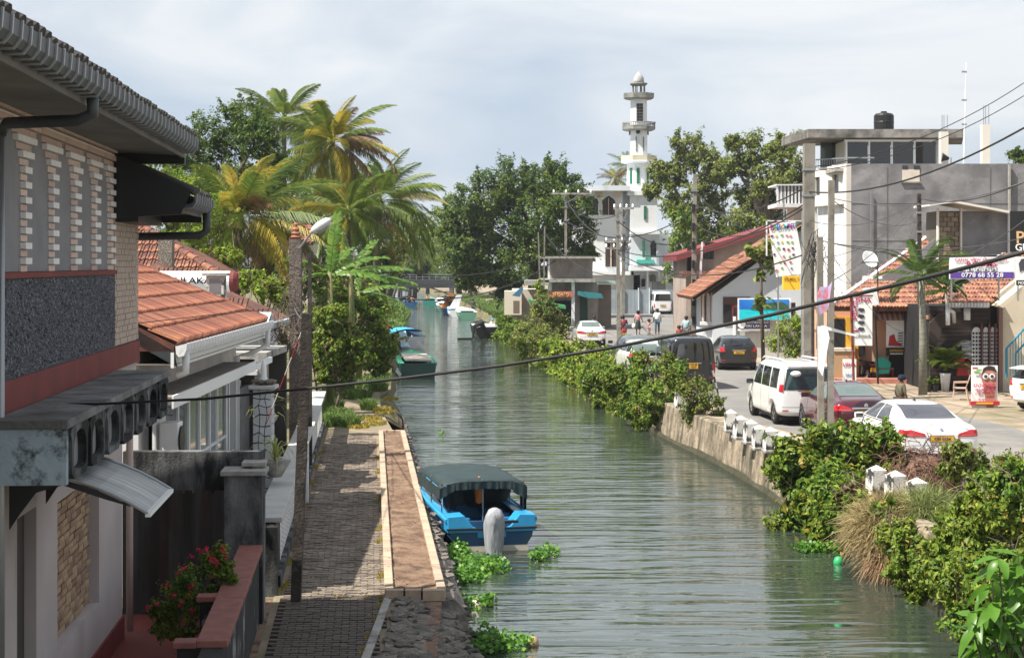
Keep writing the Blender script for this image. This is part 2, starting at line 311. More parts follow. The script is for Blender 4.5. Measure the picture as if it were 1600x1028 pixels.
# stone embankment below the path
m_stone=mat('embankment_stone',(.19,.165,.14),(.10,.09,.08),s=5,r=.95,b=1.2,bs=22,isl=.35,dirt=(.34,.30,.26),ds=3,dt=.62)
em=thing('stone_embankment','rough grey rubble embankment sloping from the planter into the canal','embankment',(-1,24,0))
vs=[];fs=[];Dz=list(np.linspace(20,60,90))
for i,D in enumerate(Dz):
    for j,(f,z) in enumerate(((0,.66),(.35,.62),(.7,.42),(1,-.3))):
        xw=ix(LB,D); x0=(pR(D)+.04 if 26<D<51.3 else (xw-.75 if D>=51 else -1.75)); 
        if D>51.3: x0=xw-.12
        vs.append((x0+(xw+.05-x0)*f+1+random.uniform(-.03,.03),D-24,z+random.uniform(-.03,.03)*(j in(1,2))))
    if i: fs+=[((i-1)*4+j,(i-1)*4+j+1,i*4+j+1,i*4+j) for j in range(3)]
MB().add(vs,fs).build('rubble_core',m_stone,em)
def rock(seed,sub=1):
    rr=random.Random(seed); bm=bmesh.new(); bmesh.ops.create_icosphere(bm,subdivisions=sub,radius=.5)
    for v in bm.verts: v.co*=rr.uniform(.75,1.15); v.co.z*=.55; v.co.x*=1.25
    me=bpy.data.meshes.new('stone'); bm.to_mesh(me); bm.free(); me.materials.append(m_stone); return me
rk=[rock(i) for i in range(6)]
for i in range(285):
    if i<190: D=random.uniform(21.8,26.1); f=random.random(); x0=-1.75; xw=ix(LB,D)+.02
    else: D=26+ (i-190)*.27; f=random.uniform(.1,1.0); x0=pR(D)+.1; xw=ix(LB,D)
    z=np.interp(f,[0,.35,.7,1],[.66,.62,.42,.02]); o=bpy.data.objects.new('stone',rk[i%6]); COL.objects.link(o); o.parent=em
    s=random.uniform(.14,.36) if i<190 else random.uniform(.1,.26); o.scale=(s,s,s*random.uniform(.5,.9)); o.rotation_euler=(random.uniform(-.3,.3),random.uniform(0,.5)*f,random.uniform(0,6)); o.location=(x0+(xw-x0)*f+1,D-24,z+.01)
# right retaining wall
m_ret=mat('mottled_retaining_wall',(.36,.29,.21),(.22,.17,.12),s=2.6,r=.92,b=1.5,bs=9,dirt=(.06,.055,.035),ds=2.3,dt=.51,dst=(1,1,.45))
rw=thing('canal_wall','mottled tan concrete canal wall below the white bollards','retaining wall',(6.5,40,0))
vs=[];fs=[];Dz=list(np.linspace(18,78,60))
for i,D in enumerate(Dz):
    x=ix(RB,D)+.0; 
    for xx,z in ((x-.12,-.4),(x-.10,.12),(x-.03,.13),(x+.08,1.16),(x+.12,1.2),(x+.5,1.2),(x+.5,-.4)): vs.append((xx-6.5+random.uniform(-.012,.012),D-40,z))
    if i: fs+=[((i-1)*7+j,(i-1)*7+j+1,i*7+j+1,i*7+j) for j in range(6)]
MB().add(vs,fs).build('wall_face',m_ret,rw)
vs=[];fs=[]
for i,D in enumerate(Dz):
    x=ix(RB,D)-6.5; vs+=[(x-.13,D-40,-.35),(x-.125+random.uniform(-.01,.01),D-40,.10),(x-.06,D-40,.15+random.uniform(.02,.12))]
    if i: fs+=[((i-1)*3+j,(i-1)*3+j+1,i*3+j+1,i*3+j) for j in range(2)]
MB().add(vs,fs).build('algae_band',mat('wet_algae',(.035,.035,.02),(.06,.055,.03),s=4,r=.5),rw)
# low mud banks further off
for nm,tab,sd,d0,d1,zt in (('left_bank',LB,-1,58,420,.64),('right_bank',RB,1,76,420,1.15)):
    vs=[];fs=[];Dz=list(np.linspace(d0,d1,110))
    for i,D in enumerate(Dz):
        x=ix(tab,D)
        for j,(o,z) in enumerate(((.15,-.4),(0,.02),(-.35*sd*sd,zt*.6),(-1.0,zt+.03))): vs.append((x-sd*o+random.uniform(-.18,.18)*(j>0),D,z))
        if i: fs+=[((i-1)*4+j,(i-1)*4+j+1,i*4+j+1,i*4+j) for j in range(3)]
    struct(MB().add(vs,fs).build('canal_bank',m_earth))
# bollards
m_boll=mat('whitewashed_bollard',(.62,.60,.56),(.50,.48,.45),s=5,r=.85,b=.4,bs=30,dirt=(.035,.035,.033),ds=2.2,dt=.50,dw=.03)
bp=thing('bollard','whitewashed square bollard, farthest of the row, half hidden by shrubs','bollard',(0,0,0),0,'whitewashed bollards on the canal wall')
b=MB(); b.prism([(-.17,-.17),(.17,-.17),(.17,.17),(-.17,.17)],'z',.0,.001)
b=MB().add([(sx*w_,sy*w_,z) for w_,z in ((.17,0),(.155,.5),(.0,.6)) for sx,sy in ((-1,-1),(1,-1),(1,1),(-1,1))],[(0,1,5,4),(1,2,6,5),(2,3,7,6),(3,0,4,7),(4,5,9,8),(5,6,10,9),(6,7,11,10),(7,4,8,11),(3,2,1,0)])
b.build('post',m_boll,bp,bev=.02); MB().box(-.2,.2,-.2,.2,-.05,.03).build('footing',m_conc,bp,bev=.02)
BP=[((1056,636),'whitewashed bollard, farthest of the canal-side row, between two shrubs'),((1071,641),'narrow bollard just right of the farthest whitewashed one'),((1134,672),'bollard at the back of the row of six beside the white minivan'),((1148,683),'second bollard from the back of the row of six, black patch on its face'),((1164,690),'third bollard from the back of the row of six, stained in the middle'),((1178,699),'fourth bollard from the back of the row of six, big black stain'),((1195,703),'fifth bollard of the row of six with a round black stain'),((1214,712),'nearest bollard of the row of six, touching the big green shrub'),((1358,772),'shadowed bollard half buried in the big shrub left of the dry grass'),((1388,781),'bollard with pale pointed cap standing in the dry grass'),((1421,794),'nearest bollard, right one of the two in the dry grass')]
for i,((px,py),lb) in enumerate(BP):
    g=G(px,py,1.2); o=bp if i==0 else clone(bp); o['label']=lb; o.location=(g.x+.16,g.y+.05,1.19); o.rotation_euler=(random.uniform(-.04,.04),random.uniform(-.04,.04),R(8)+random.uniform(-.2,.2))
# ================= near left house =================
h1=thing('house','two-storey pale pink house with black pebbledash panel and dark eaves, nearest on the left','house',(-5.39,24,.63),R(4.4))
z0=.63
def hb(d0,d1,x0,x1,za,zb,name,m,par=h1,bev=0): return MB().box(x0,x1,d0-24,d1-24,za-z0,zb-z0).build(name,m,par,bev=bev)
m_graypan=mat('grey_recess_panel',(.24,.24,.25),(.20,.20,.21),s=2,r=.8)
m_pebble=mat('black_pebbledash',(.008,.009,.012),(.20,.21,.25),s=42,r=.75,b=3,bs=45)
m_bpink=mat('pink_brick',(.60,.47,.40),(.52,.39,.33),s=8,r=.85,isl=.15)
m_bwhite=mat('white_brick',(.82,.80,.78),(.74,.71,.68),s=8,r=.8)
m_btan=mat('tan_brick',(.45,.31,.20),(.27,.17,.10),s=5,r=.9,isl=.3)
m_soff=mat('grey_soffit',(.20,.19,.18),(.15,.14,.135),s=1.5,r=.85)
m_gut=mat('dark_gutter',(.06,.065,.07),(.04,.043,.047),s=4,r=.45)
m_dtile=mat('blackened_roof_tile',(.03,.028,.027),(.05,.045,.04),s=4,r=.85,b=.5)
m_pinkw=mat('pale_pink_wall',(.50,.43,.41),(.44,.38,.36),s=1.2,r=.85,b=.2,bs=50,dirt=(.30,.25,.22),ds=.9,dt=.7,dst=(1,1,.3))
# lower storey built round the door and the panel recess
for a,b_,za,zb in ((10,16.6,z0,3.92),(17.53,18.66,z0,3.92),(21.4,23.3,z0,3.92),(16.6,17.53,3.35,3.92),(18.66,21.4,3.22,3.92),(18.66,21.4,z0,1.55)): hb(a,b_,-6,-.12,za,zb,'wall',m_pinkw)
hb(16.6,17.53,-6,-.32,z0,3.35,'door_recess',m_dark)
d=hb(16.72,17.5,-.30,-.24,z0+.02,3.3,'door',mat('dark_door',(.05,.035,.033),r=.6)); MB().lathe([(.02,0),(.02,.05)],8,(-.2,-7.2,1.0)).build('handle',m_steel,d)
hb(18.66,21.4,-6,-.27,1.55,3.22,'panel_back',mat('brick_joint',(.10,.06,.04),r=1))
nb=0
for r_ in range(20):
    zz=1.57+r_*.082
    for c in range(10):
        yy=18.69+c*.272+(r_%2)*.13
        if yy>21.15: continue
        o=MB().box(-.27,-.245+random.uniform(0,.03),0,.255,0,.066).build('brick',m_btan,h1) if nb<6 else BR[nb%6].copy()
        if nb<6: BR=(BR if nb else [])+[o]
        else: COL.objects.link(o); o.parent=h1
        o.location=(0,yy-24,zz-z0); nb+=1
hb(10,23.32,-.12,-.09,z0-.05,.98,'plinth',m_dred)
hb(15.75,15.85,-.12,-.10,1.85,2.0,'switch_plate',m_steel)
# wall core of upper storey
hb(10,21.9,-6,-.10,3.94,5.8,'upper_wall',m_graypan); hb(10,21.9,-6,-.035,5.82,7.38,'upper_wall',m_graypan); hb(21.905,24,-6,-.03,3.94,6.68,'end_bay',m_pinkw)
hb(10,21.9,-.10,.0,4.80,5.76,'pebble_panel',m_pebble); hb(10,21.9,-.10,.03,5.76,5.815,'red_trim',m_dred); hb(10,24,-.10,.02,4.5,4.80,'red_band',m_dred)
rg=np.random.default_rng(9); n_=9000; PP=np.stack([rg.uniform(.0,.012,n_),rg.uniform(-14,-2.12,n_),rg.uniform(4.82-z0,5.745-z0,n_)],1); PP=PP[PP[:,1]>-9.2]; n_=len(PP); sz=rg.uniform(.007,.017,n_)[:,None]
O6=np.array([(1,0,0),(0,1,.2),(0,-.2,1),(0,-1,-.2),(0,.2,-1)]); VV=(PP[:,None,:]+O6[None]*sz[:,:,None]*np.array([.9,1.2,1.2])*rg.uniform(.6,1.3,(n_,5,1))).reshape(-1,3); FF=np.array([(0,1,2),(0,2,3),(0,3,4),(0,4,1)]); FF=(FF[None]+np.arange(n_)[:,None,None]*5).reshape(-1,3)
stuff(npmesh('pebbledash',VV,FF,mat('dark_pebble',(.09,.095,.115),r=.5,isl=.95),h1,k=3))
def dpx(px): return 3.542/((800-px)/2600-.077)
cols=[(34,46),(78,89),(113,124.5),(145,155),(170,179)]; cols=[(dpx(a),dpx(b_)) for a,b_ in cols]; mids=[(a+b_)/2 for a,b_ in cols]
sp=mids[1]-mids[0]
cols=[(c[0]-sp*k,c[1]-sp*k) for k in (2,1) for c in cols[:1]]+cols
mids=[(a+b_)/2 for a,b_ in cols]; BRK={}
def brick(y0,y1,zz,x1,m,h=.062):
    key=(round(y1-y0,2),m.name,h)
    if key in BRK: o=BRK[key].copy(); COL.objects.link(o); o.parent=h1
    else: o=MB().box(-.10,0,0,round(y1-y0,2),0,h).build('brick',m,h1); BRK[key]=o
    o.location=(x1,y0-24,zz-z0)
for r_ in range(21):
    zz=5.82+r_*.075
    t=max(0,(zz-6.75)/.5); 
    for i,(a,b_) in enumerate(cols):
        c=(a+b_)/2; hw=(b_-a)/2-.03
        lo=(c-mids[i-1])/2 if i else .45; hi=(mids[i+1]-c)/2 if i<len(cols)-1 else (21.9-c)
        e=min(1,t**1.6)
        if zz<7.27: 
            l=hw+(lo-hw-.01)*e; h=hw+(hi-hw-.01)*e if i<len(cols)-1 else 21.9-c
            j=(.05 if r_%2 else -.02) if e<.4 else 0
            brick(c-l+j,c+h+(j if i<len(cols)-1 else 0),zz,.02 if r_%2 else -.015,(m_bwhite if r_%2 else m_bpink) if e<.75 else m_bpink)
for r_ in range(3): 
    zz=7.27+r_*.08; brick(10,21.9,zz,.035 if r_%2 else .0,m_bpink if r_%2 else m_bwhite)
b=MB(); zz=4.82; r_=0                     # painted brick courses of the end bay
while zz<6.6:
    y=21.91-(r_%2)*.1
    while y<23.99:
        b.box(-.03,.0+random.uniform(-.004,.004),max(21.91,y)-24+.004,min(y+.21,24)-24-.004,zz-z0,zz-z0+.073); y+=.22
    zz+=.08; r_+=1
stuff(b.build('painted_brickwork',mat('painted_brick',(.50,.40,.33),(.45,.36,.30),s=3,r=.85),h1))
# ledge with arched fascia
m_ledge=mat('mossy_ledge_concrete',(.24,.24,.235),(.12,.115,.11),s=1.3,r=.95,b=.6,bs=30,dirt=(.035,.033,.03),ds=1.6,dt=.58)
m_endw=mat('peeling_blue_plaster',(.34,.42,.46),(.24,.30,.33),s=2.5,r=.9,b=.5,bs=20,dirt=(.03,.035,.035),ds=2.4,dt=.53,dw=.05)
m_fas=mat('sooty_fascia',(.20,.21,.21),(.05,.05,.05),s=3.2,r=.95,b=.6,bs=30,dirt=(.008,.008,.008),ds=1.7,dt=.46,dw=.08,dst=(1,1,.25))
hb(14.78,21.92,.02,.72,4.42,4.5,'ledge_slab',m_ledge,bev=.01)
hb(14.8,14.9,-.4,.70,3.92,4.42,'ledge_end',m_endw)
def ring(par,outer,inner,x0,x1,name,m):
    n=len(outer); vs=[(x1,y,z) for y,z in outer]+[(x1,y,z) for y,z in inner]+[(x0,y,z) for y,z in outer]+[(x0,y,z) for y,z in inner]
    fs=[]
    for i in range(n):
        j=(i+1)%n; fs+=[(i,j,n+j,n+i),(2*n+i,2*n+j,j,i),(n+i,n+j,3*n+j,3*n+i)]
    return MB().add(vs,fs).build(name,m,par)
na=7; wA=(21.9-15.0)/na
for i in range(na):
    ya=15.0+wA*i-24; c=ya+wA/2; outer=[];inner=[]; hw=wA*.33
    for k in range(24):
        a=2*math.pi*(k+.5)/24; cy=math.cos(a); sz=math.sin(a)
        m_=max(abs(cy),abs(sz)); zz=4.17+.245*sz/m_; oy=c+(wA/2-.004)*cy/m_*(1 if zz>4.3 else .80+.1*(zz-3.92))
        outer.append((oy,zz-z0)); sg=1 if cy>0 else -1
        if sz<0: iy=c+hw*sg*abs(cy)**.35; iz=4.14-.15*abs(sz)**.4
        else: iy=c+hw*sg*abs(cy)**.9; iz=4.14+.22*sz**.8
        inner.append((iy,iz-z0))
    ring(h1,outer,inner,.58,.70,'fascia_arch',m_fas)
    MB().prism([(c+(y-c)*1.04,z) for y,z in inner],'x',.59,.62).build('niche_panel',m_graypan,h1)
hb(14.9,21.9,-.1,.60,4.2,4.42,'ledge_underside',m_graypan)
# eaves, gutter, roof
for d0,d1,ze,nm in ((10,22.3,7.42,'a'),(21.95,24.35,6.68,'b')):
    xw=0 if nm=='a' else -.03
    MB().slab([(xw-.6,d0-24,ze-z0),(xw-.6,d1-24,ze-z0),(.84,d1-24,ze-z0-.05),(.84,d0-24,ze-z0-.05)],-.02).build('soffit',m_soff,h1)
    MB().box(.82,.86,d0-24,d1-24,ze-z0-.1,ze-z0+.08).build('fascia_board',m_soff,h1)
    g=MB().prism([(.865,ze-z0+.13),(.875,ze-z0+.0),(.92,ze-z0-.04),(1.0,ze-z0-.03),(1.04,ze-z0+.03),(1.05,ze-z0+.14),(1.035,ze-z0+.14),(1.02,ze-z0+.04),(.93,ze-z0-.02),(.89,ze-z0+.02),(.88,ze-z0+.13)],'y',d0-24,d1-24).build('gutter',m_gut,h1)
    D=d0+.1; base=None
    while D<d1:
        if base is None: o=base=MB().prism([(.86,-.055),(1.0,-.05),(1.055,.02),(1.065,.15),(1.05,.15),(1.035,.03),(.99,-.035),(.86,-.04)],'y',0,.035).build('gutter_bracket',m_steel,g)
        else: o=base.copy(); COL.objects.link(o); o.parent=g
        o.location=(0,D-24,ze-z0); D+=.3
    # roof body and tiles
    rp=R(24); x0,zr=.93,ze+.12-z0; Lr=6.3 if nm=='a' else 1.5; ct,st_=math.cos(rp),math.sin(rp)
    MB().slab([(x0,d0-24,zr),(x0,d1-24,zr),(x0-Lr*ct,d1-24,zr+Lr*st_),(x0-Lr*ct,d0-24,zr+Lr*st_)],.10).build('roof',m_dtile,h1)
    D=d0+.05; base=None
    while D<d1-.1:
        pts=[(.11*math.cos(a),.075*math.sin(a)) for a in np.linspace(0,math.pi,6)]+[(-.08,-.01),(.08,-.01)]
        if base is None:
            Mx=T(0,0,0)@Matrix.Rotation(rp,4,'Y'); q=MB()
            for k in range(int(Lr/.5)): q.prism([(u,v+.01*k*0) for u,v in pts],'x',-k*.5-.5,-k*.5+.02)
            o=base=q.xf(Mx).build('roof_tile',m_dtile,h1)
        else: o=base.copy(); COL.objects.link(o); o.parent=h1
        o.location=(x0+.06,D-24+.1,zr+.02+random.uniform(0,.035)); D+=.225
hb(22.3,22.42,-.5,.86,7.24,7.58,'verge_board',m_black); hb(24.35,24.45,-.5,.86,6.5,6.84,'verge_board',m_black)
hb(21.93,24.3,-.4,.30,6.45,6.62,'eave_beam',m_black)
MB().prism([(-.5,5.85),(.86,5.92),(.99,6.24),(-.5,6.92)],'y',-2.10,-2.0).build('eave_board',m_black,h1)
MB().tube([(.05,-8.86,6.5),(.05,-8.86,0)],.035,8).build('wall_pipe',m_steel,h1,smooth=True)
MB().tube([(.95,-9.3,6.75),(.95,-9.3,6.6),(.8,-9.2,6.55),(.1,-8.86,6.55),(.05,-8.86,6.45)],.055,10).build('downpipe',m_gut,h1,smooth=True)
MB().tube([(.96,.15,6.05),(.96,.15,5.75),(.86,.15,5.68),(-.05,.15,5.66)],.06,10).build('downpipe',m_gut,h1,smooth=True)
MB().tube([(-.04,-.55,3.4),(-.04,-.55,.1)],.05,8).build('drainpipe',m_pink,h1,smooth=True)
# awning
aw=thing('door_awning','curved grey polycarbonate awning on black brackets over the near doorway','awning',(-4.72,16.7,3.95),R(4.4))
aw.location=(-4.85,16.7,3.92); m_poly=mat('streaky_polycarbonate',(.42,.43,.42),(.20,.205,.20),s=2.2,r=.4,st=(.4,7,1),dirt=(.08,.08,.075),ds=2,dt=.6,dst=(.5,6,1))
prof=[(1.3*u,-.42*u**2.0) for u in np.linspace(0,1,9)]
vs=[(x,y,z) for x,z in prof for y in (-.85,.85)]; fs=[(2*i,2*i+1,2*i+3,2*i+2) for i in range(8)]
o=MB().add(vs,fs).build('sheet',m_poly,aw); sm=o.modifiers.new('s','SOLIDIFY'); sm.thickness=.012
MB().bar((1.3,-.87,-.425),(1.3,.87,-.425),.05,.04).build('front_bar',m_white,aw)
for y in (-.86,.86):
    MB().tube([(x,y,z+.01) for x,z in prof],.018,6).build('edge_trim',m_steel,aw)
    MB().prism([(0,-.55),(0,-.02)]+[(x,z-.02) for x,z in prof[1:8]]+[(.9,-.27),(.5,-.13),(.25,-.2),(.1,-.4)],'y',y-.02,y+.02).build('bracket',m_black,aw)
# ================= garden wall, shed wall =================
m_rust=mat('rusty_sheet',(.085,.085,.085),(.02,.018,.017),s=1.5,r=.8,st=(2.2,1,.18),dirt=(.045,.018,.012),ds=1.3,dt=.62,dst=(2,1,.25))
sh=thing('corrugated_fence','black-stained wall of corrugated rusty sheets under a dark concrete beam','fence',(-5.85,25,.6))
MB().box(0,2.1,.0,.2,1.85,2.48).build('concrete_beam',m_dconc,sh,bev=.01)
xs=[i*.036 for i in range(60)]
for k in range(3):
    vs=[];fs=[]
    for i in range(39):
        x=(k*38+i)*.0183; y=-.012*math.cos(i*2*math.pi/8)-k*.008; vs+=[(x,y,.0),(x,y,1.9)]
        if i: fs.append((2*i-2,2*i-1,2*i+1,2*i))
    MB().add(vs,fs).build('corrugated_sheet',m_rust,sh,smooth=True)
pp=thing('wall_pillar','black-stained square gate pillar with pale flat cap slab beside the white balustrade','pillar',(-3.95,24.6,.6),R(4))
MB().box(-.28,.28,-.25,.3,0,2.2).build('shaft',m_dconc,pp,bev=.01); MB().box(-.33,.33,-.3,.34,2.2,2.27).build('cap_slab',m_conc,pp,bev=.01)
MB().box(-.05,.3,.0,.5,2.3,2.36).build('loose_slab',m_conc,pp,bev=.008); MB().box(.1,.3,.05,.25,2.27,2.3).build('packing_block',m_conc,pp)
pw=thing('planter_wall','low black-streaked garden wall with oxide red coping stones, bottom left','wall',(-3.52,21,.6),R(5))
m_strk=mat('streaked_black_wall',(.03,.03,.03),(.015,.015,.015),s=2,r=.95,dirt=(.34,.33,.31),ds=2.6,dt=.62,dw=.03,dst=(1,1,.3))
MB().box(-.11,.11,-3.6,3.4,0,1.12).build('wall_body',m_strk,pw)
m_cop=mat('red_coping',(.26,.10,.08),(.20,.075,.06),s=5,r=.8,b=.3,bs=40)
for a,b_,w_ in ((-2.9,-.55,.17),(-.55,.75,.175),(.75,3.3,.17)): MB().box(-w_,w_,a+.005,b_-.005,1.12,1.2).build('coping',m_cop,pw,bev=.01)
for y in (-2.8,-.3,1.25): MB().box(-.42,-.17,y-.12,y+.12,1.12,1.19).build('cross_coping',m_cop,pw,bev=.01); MB().box(-.38,-.12,y-.07,y+.07,0,1.11).build('cross_wall',m_strk,pw)
struct(MB().quad((-6,18,.66),(-3.6,18,.66),(-4.0,24.9,.66),(-6,24.9,.66)).build('pavement',m_dred))
# balustrade wall
bw=thing('balustrade_wall','long low white wall with grey coping and scalloped white balusters along the path','wall',(-3.73,25.9,.6),R(4.86))
MB().box(-.14,.06,1.2,27.6,0,.22).build('base_course',m_dconc,bw); m_cpg=mat('pale_grey_coping',(.50,.49,.46),(.40,.39,.37),s=1.5,r=.85,b=.3,bs=30)
for k in range(5): a=1.0+k*5.35; MB().box(-.34,.10,a,a+5.34,1.12,1.2).build('coping',m_cpg,bw,bev=.01)
MB().box(-.20,-.02,.6,2.6,0,1.1).build('end_panel',m_dconc,bw); MB().box(-.2,.05,.5,.65,0,1.12).build('end_post',m_dconc,bw)
pr=[(-.08,-.0)]; bal=None
pts=[]; nsc=11
for i in range(nsc*4+1): z=.22+.88*i/(nsc*4); pts.append((.085+.016*abs(math.sin(i*math.pi/4)),z))
poly=[(u,z) for u,z in pts]+[(-u,z) for u,z in reversed(pts)]
for k in range(60):
    y=2.75+k*.42
    if y>27.4: break
    if bal is None: o=bal=MB().prism([(u,v) for u,v in poly],'x',-.10,-.02).build('baluster',m_white,bw)
    else: o=bal.copy(); COL.objects.link(o); o.parent=bw
    o.location=(0,y,0)
# ================= tiled white house =================
h2=thing('house','single-storey white house with red clay tile roof, white gutter and tall glazed front','house',(-5.28,26,.63),R(.9))
def b2(x0,x1,y0,y1,za,zb,name,m,bev=0,par=None): return MB().box(x0,x1,y0,y1,za-z0,zb-z0).build(name,m,par or h2,bev=bev)
m_gp=mat('cream_gable',(.55,.50,.44),(.48,.44,.39),s=1.5,r=.85,dirt=(.25,.2,.16),ds=1,dt=.66)
b2(-6,-.62,.4,10.6,3.75,4.5,'upper_wall',m_gp); b2(-6,-.60,8.6,11.0,.63,3.74,'wall',m_plaster); b2(-6,-.62,.3,1.1,.63,3.74,'wall',m_plaster)
b2(-.60,-.575,8.6,11.0,.63,1.35,'plinth',m_dred)
wn=b2(-.60,-.58,9.3,10.2,1.9,3.4,'window',mat('grey_shutter',(.25,.25,.25),r=.7)); b2(-.575,-.56,9.22,9.3,1.85,3.45,'frame',m_white,par=wn); b2(-.575,-.56,10.2,10.28,1.85,3.45,'frame',m_white,par=wn)
b2(-.9,-.70,7.7,8.6,.63,3.74,'doorway',mat('dark_red_door',(.08,.012,.012),r=.6)); b2(-.62,-.5,8.5,8.62,.63,3.7,'door_post',m_white); 
b2(-3,-.7,1.1,7.7,.66,.70,'porch_floor',m_dred); b2(-3.2,-3.0,1,8.6,.63,3.7,'back_wall',m_cream)
sl_=b2(-.7,.02,-.3,8.9,3.72,3.84,'porch_slab',mat('dusty_slab',(.22,.185,.16),(.17,.145,.125),s=2,r=.9)); b2(.02,.05,-.3,8.9,3.66,3.86,'slab_edge',m_white,par=sl_)
b2(-.02,.06,8.9,11.5,3.68,3.80,'bracket_slab',m_white)
m_clear=mat('porch_glass',(.10,.12,.11),r=.05,spec=.7)
fr=[1.15,2.35,3.4,4.5,5.6,6.5,7.6]
for i,(a,c) in enumerate(zip(fr,fr[1:])):
    p_=b2(-.42,-.40,a+.05,c-.05,.7,3.7,'glass_pane',m_clear if i!=4 else mat('stone_print_panel',(.30,.32,.33),(.2,.22,.23),s=5)); 
for a in fr: b2(-.45,-.36,a-.05,a+.05,.66,3.72,'window_post',m_white)
b2(-.44,-.37,1.1,7.6,1.62,1.68,'window_rail',m_white); b2(-.44,-.37,1.1,7.6,2.4,2.45,'window_rail',m_white)
b=MB()
for k in range(9): b.box(-.40,-.36,.3+k*.09,.36+k*.09,.05,3.05)
stuff(b.build('ribbed_shutter',m_white,h2))
MB().box(-.30,.0,.35,.75,2.2,2.75).build('air_conditioner',m_white,h2,bev=.02); MB().lathe([(.22,0),(.22,.02)],16).xf(T(.012,.55,2.47)@Matrix.Rotation(R(90),4,'Y')).build('fan_grille',m_black,h2)
# roof body + tiles
e=4.63-z0; tp=math.tan(R(26.5)); Yl=10.7; k=4.6
MB().add([(0,0,e),(0,Yl,e),(-k,Yl-k,e+k*tp),(-k,.0,e+k*tp),(0,0,e-.1),(0,Yl,e-.1),(-2*k,0,e),(-2*k,Yl,e),(-2*k,0,e-.1),(-2*k,Yl,e-.1)],[(0,1,2,3),(1,7,2),(7,6,3,2),(0,3,6),(0,4,5,1),(1,5,9,7),(6,8,4,0),(4,8,9,5),(7,9,8,6)]).build('roof_deck',m_tileold,h2)
def tile_mesh(w=.235,l=.5):
    vs=[];q=MB(); pr=[(.004,-.01),(.02,.04),(.075,.046),(.10,.008),(.145,.004),(.165,.036),(.215,.038),(w-.006,-.01)]
    vs=[(u,y,z+ (.042 if y==0 else .0)) for y in (0,l) for u,z in pr]+[(u,0,z-.03) for u,z in pr]; n=len(pr)
    fs=[(i,i+1,n+i+1,n+i) for i in range(n-1)]+[(2*n+i,2*n+i+1,i+1,i) for i in range(n-1)]
    return q.add(vs,fs)
tm=tile_mesh()
def tiles(par,rows,n_max,org,ux,up,name,m,limit,jit=.008):
    # org lower corner, ux along the eave, up the slope
    ux=Vector(ux).normalized(); up=Vector(up).normalized(); nn=ux.cross(up); 
    if nn.z<0: nn=-nn
    M=Matrix((ux,up,nn)).transposed().to_4x4(); base=None; c=0
    for r_ in range(rows):
        lo,hi=limit(r_*.46); u=lo
        while u<hi-.1 and c<n_max:
            if base is None: o=base=MB().add(tm.v,tm.f).build(name,m,par)
            else: o=base.copy(); COL.objects.link(o); o.parent=par
            o.matrix_local=Matrix.Translation(Vector(org)+ux*u+up*(r_*.46)+nn*(.012+random.uniform(0,jit)))@M@Matrix.Rotation(random.uniform(-.02,.02),4,'Z'); c+=1; u+=.24
c30=math.cos(R(26.5)); s30=math.sin(R(26.5))
tiles(h2,7,298,(.03,0,e+.01),(0,1,0),(-c30,0,s30),'roof_tile',m_tile,lambda s_:(0,Yl-s_*c30))
hp=[(-t_,Yl-t_,e+t_*tp+.04) for t_ in np.linspace(0,k,14)]
for a,c in zip(hp,hp[1:]): MB().tube([a,(c[0]+.03,c[1]+.03,c[2]-.0)],[.10,.08],8).build('hip_tile',m_tile,h2)
g=MB().prism([(.02,e-.02),(.03,e-.14),(.07,e-.19),(.15,e-.17),(.19,e-.08),(.20,e+.02),(.185,e+.02),(.17,e-.07),(.08,e-.16),(.04,e-.02)],'y',0,Yl).build('gutter',m_white,h2)
for i in range(36):
    o=(MB().prism([(.02,-.16),(.07,-.205),(.16,-.185),(.205,-.08),(.215,.03),(.2,.03),(.15,-.17),(.03,-.14)],'y',0,.03).build('gutter_bracket',m_white,g) if i==0 else GB.copy())
    if i==0: GB=o
    else: COL.objects.link(o); o.parent=g
    o.location=(0,.1+i*.295,e)
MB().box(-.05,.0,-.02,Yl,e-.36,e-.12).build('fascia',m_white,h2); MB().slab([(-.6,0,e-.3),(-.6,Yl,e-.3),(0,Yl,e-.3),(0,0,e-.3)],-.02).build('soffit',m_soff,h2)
MB().slab([(0,0,e-.1),(-2,0,e+1.05),(-2,0,e+.8),(.05,0,e-.35)],.03).build('barge_board',m_gut,h2)
MB().tube([(.12,.35,e-.15),(.12,.35,e-.45),(-.02,.35,e-.5)],.06,10).build('downpipe',m_white,h2,smooth=True)
MB().tube([(.12,Yl-.4,e-.15),(.12,Yl-.4,e-.5),(-.3,Yl-.4,e-.7),(-.55,Yl-.4,e-.75),(-.55,Yl-.4,0)],.055,10).build('downpipe',m_white,h2,smooth=True)
# crazy paved pillar with finial
cp=thing('gate_pillar','white crazy-paved gate pillar topped by a rocky cap and carved spire','pillar',(W(412,700,33).x,33,.6))
MB().box(-.16,.16,-.16,.16,0,2.82).build('core',m_black,cp)
m_cz=mat('crazy_paving_stone',(.56,.57,.58),(.45,.46,.48),s=4,r=.7,isl=.1)
rr=random.Random(4)
for face in range(2):
    cs=[[(-.19+.38*i/3+(rr.uniform(-.035,.035) if 0<i<3 else 0), 2.82*j/16+(rr.uniform(-.05,.05) if 0<j<16 else 0)) for i in range(4)] for j in range(17)]
    for j in range(16):
        for i in range(3):
            q=[cs[j][i],cs[j][i+1],cs[j+1][i+1],cs[j+1][i]]; cx=sum(u for u,_ in q)/4; cy=sum(v for _,v in q)/4; q=[(cx+(u-cx)*.87,cy+(v-cy)*.87) for u,v in q]
            if face==0: MB().slab([(u,-.185,v) for u,v in q],.03).build('stone',m_cz,cp)
            else: MB().slab([(.185,u,v) for u,v in q],.03).build('stone',m_cz,cp)
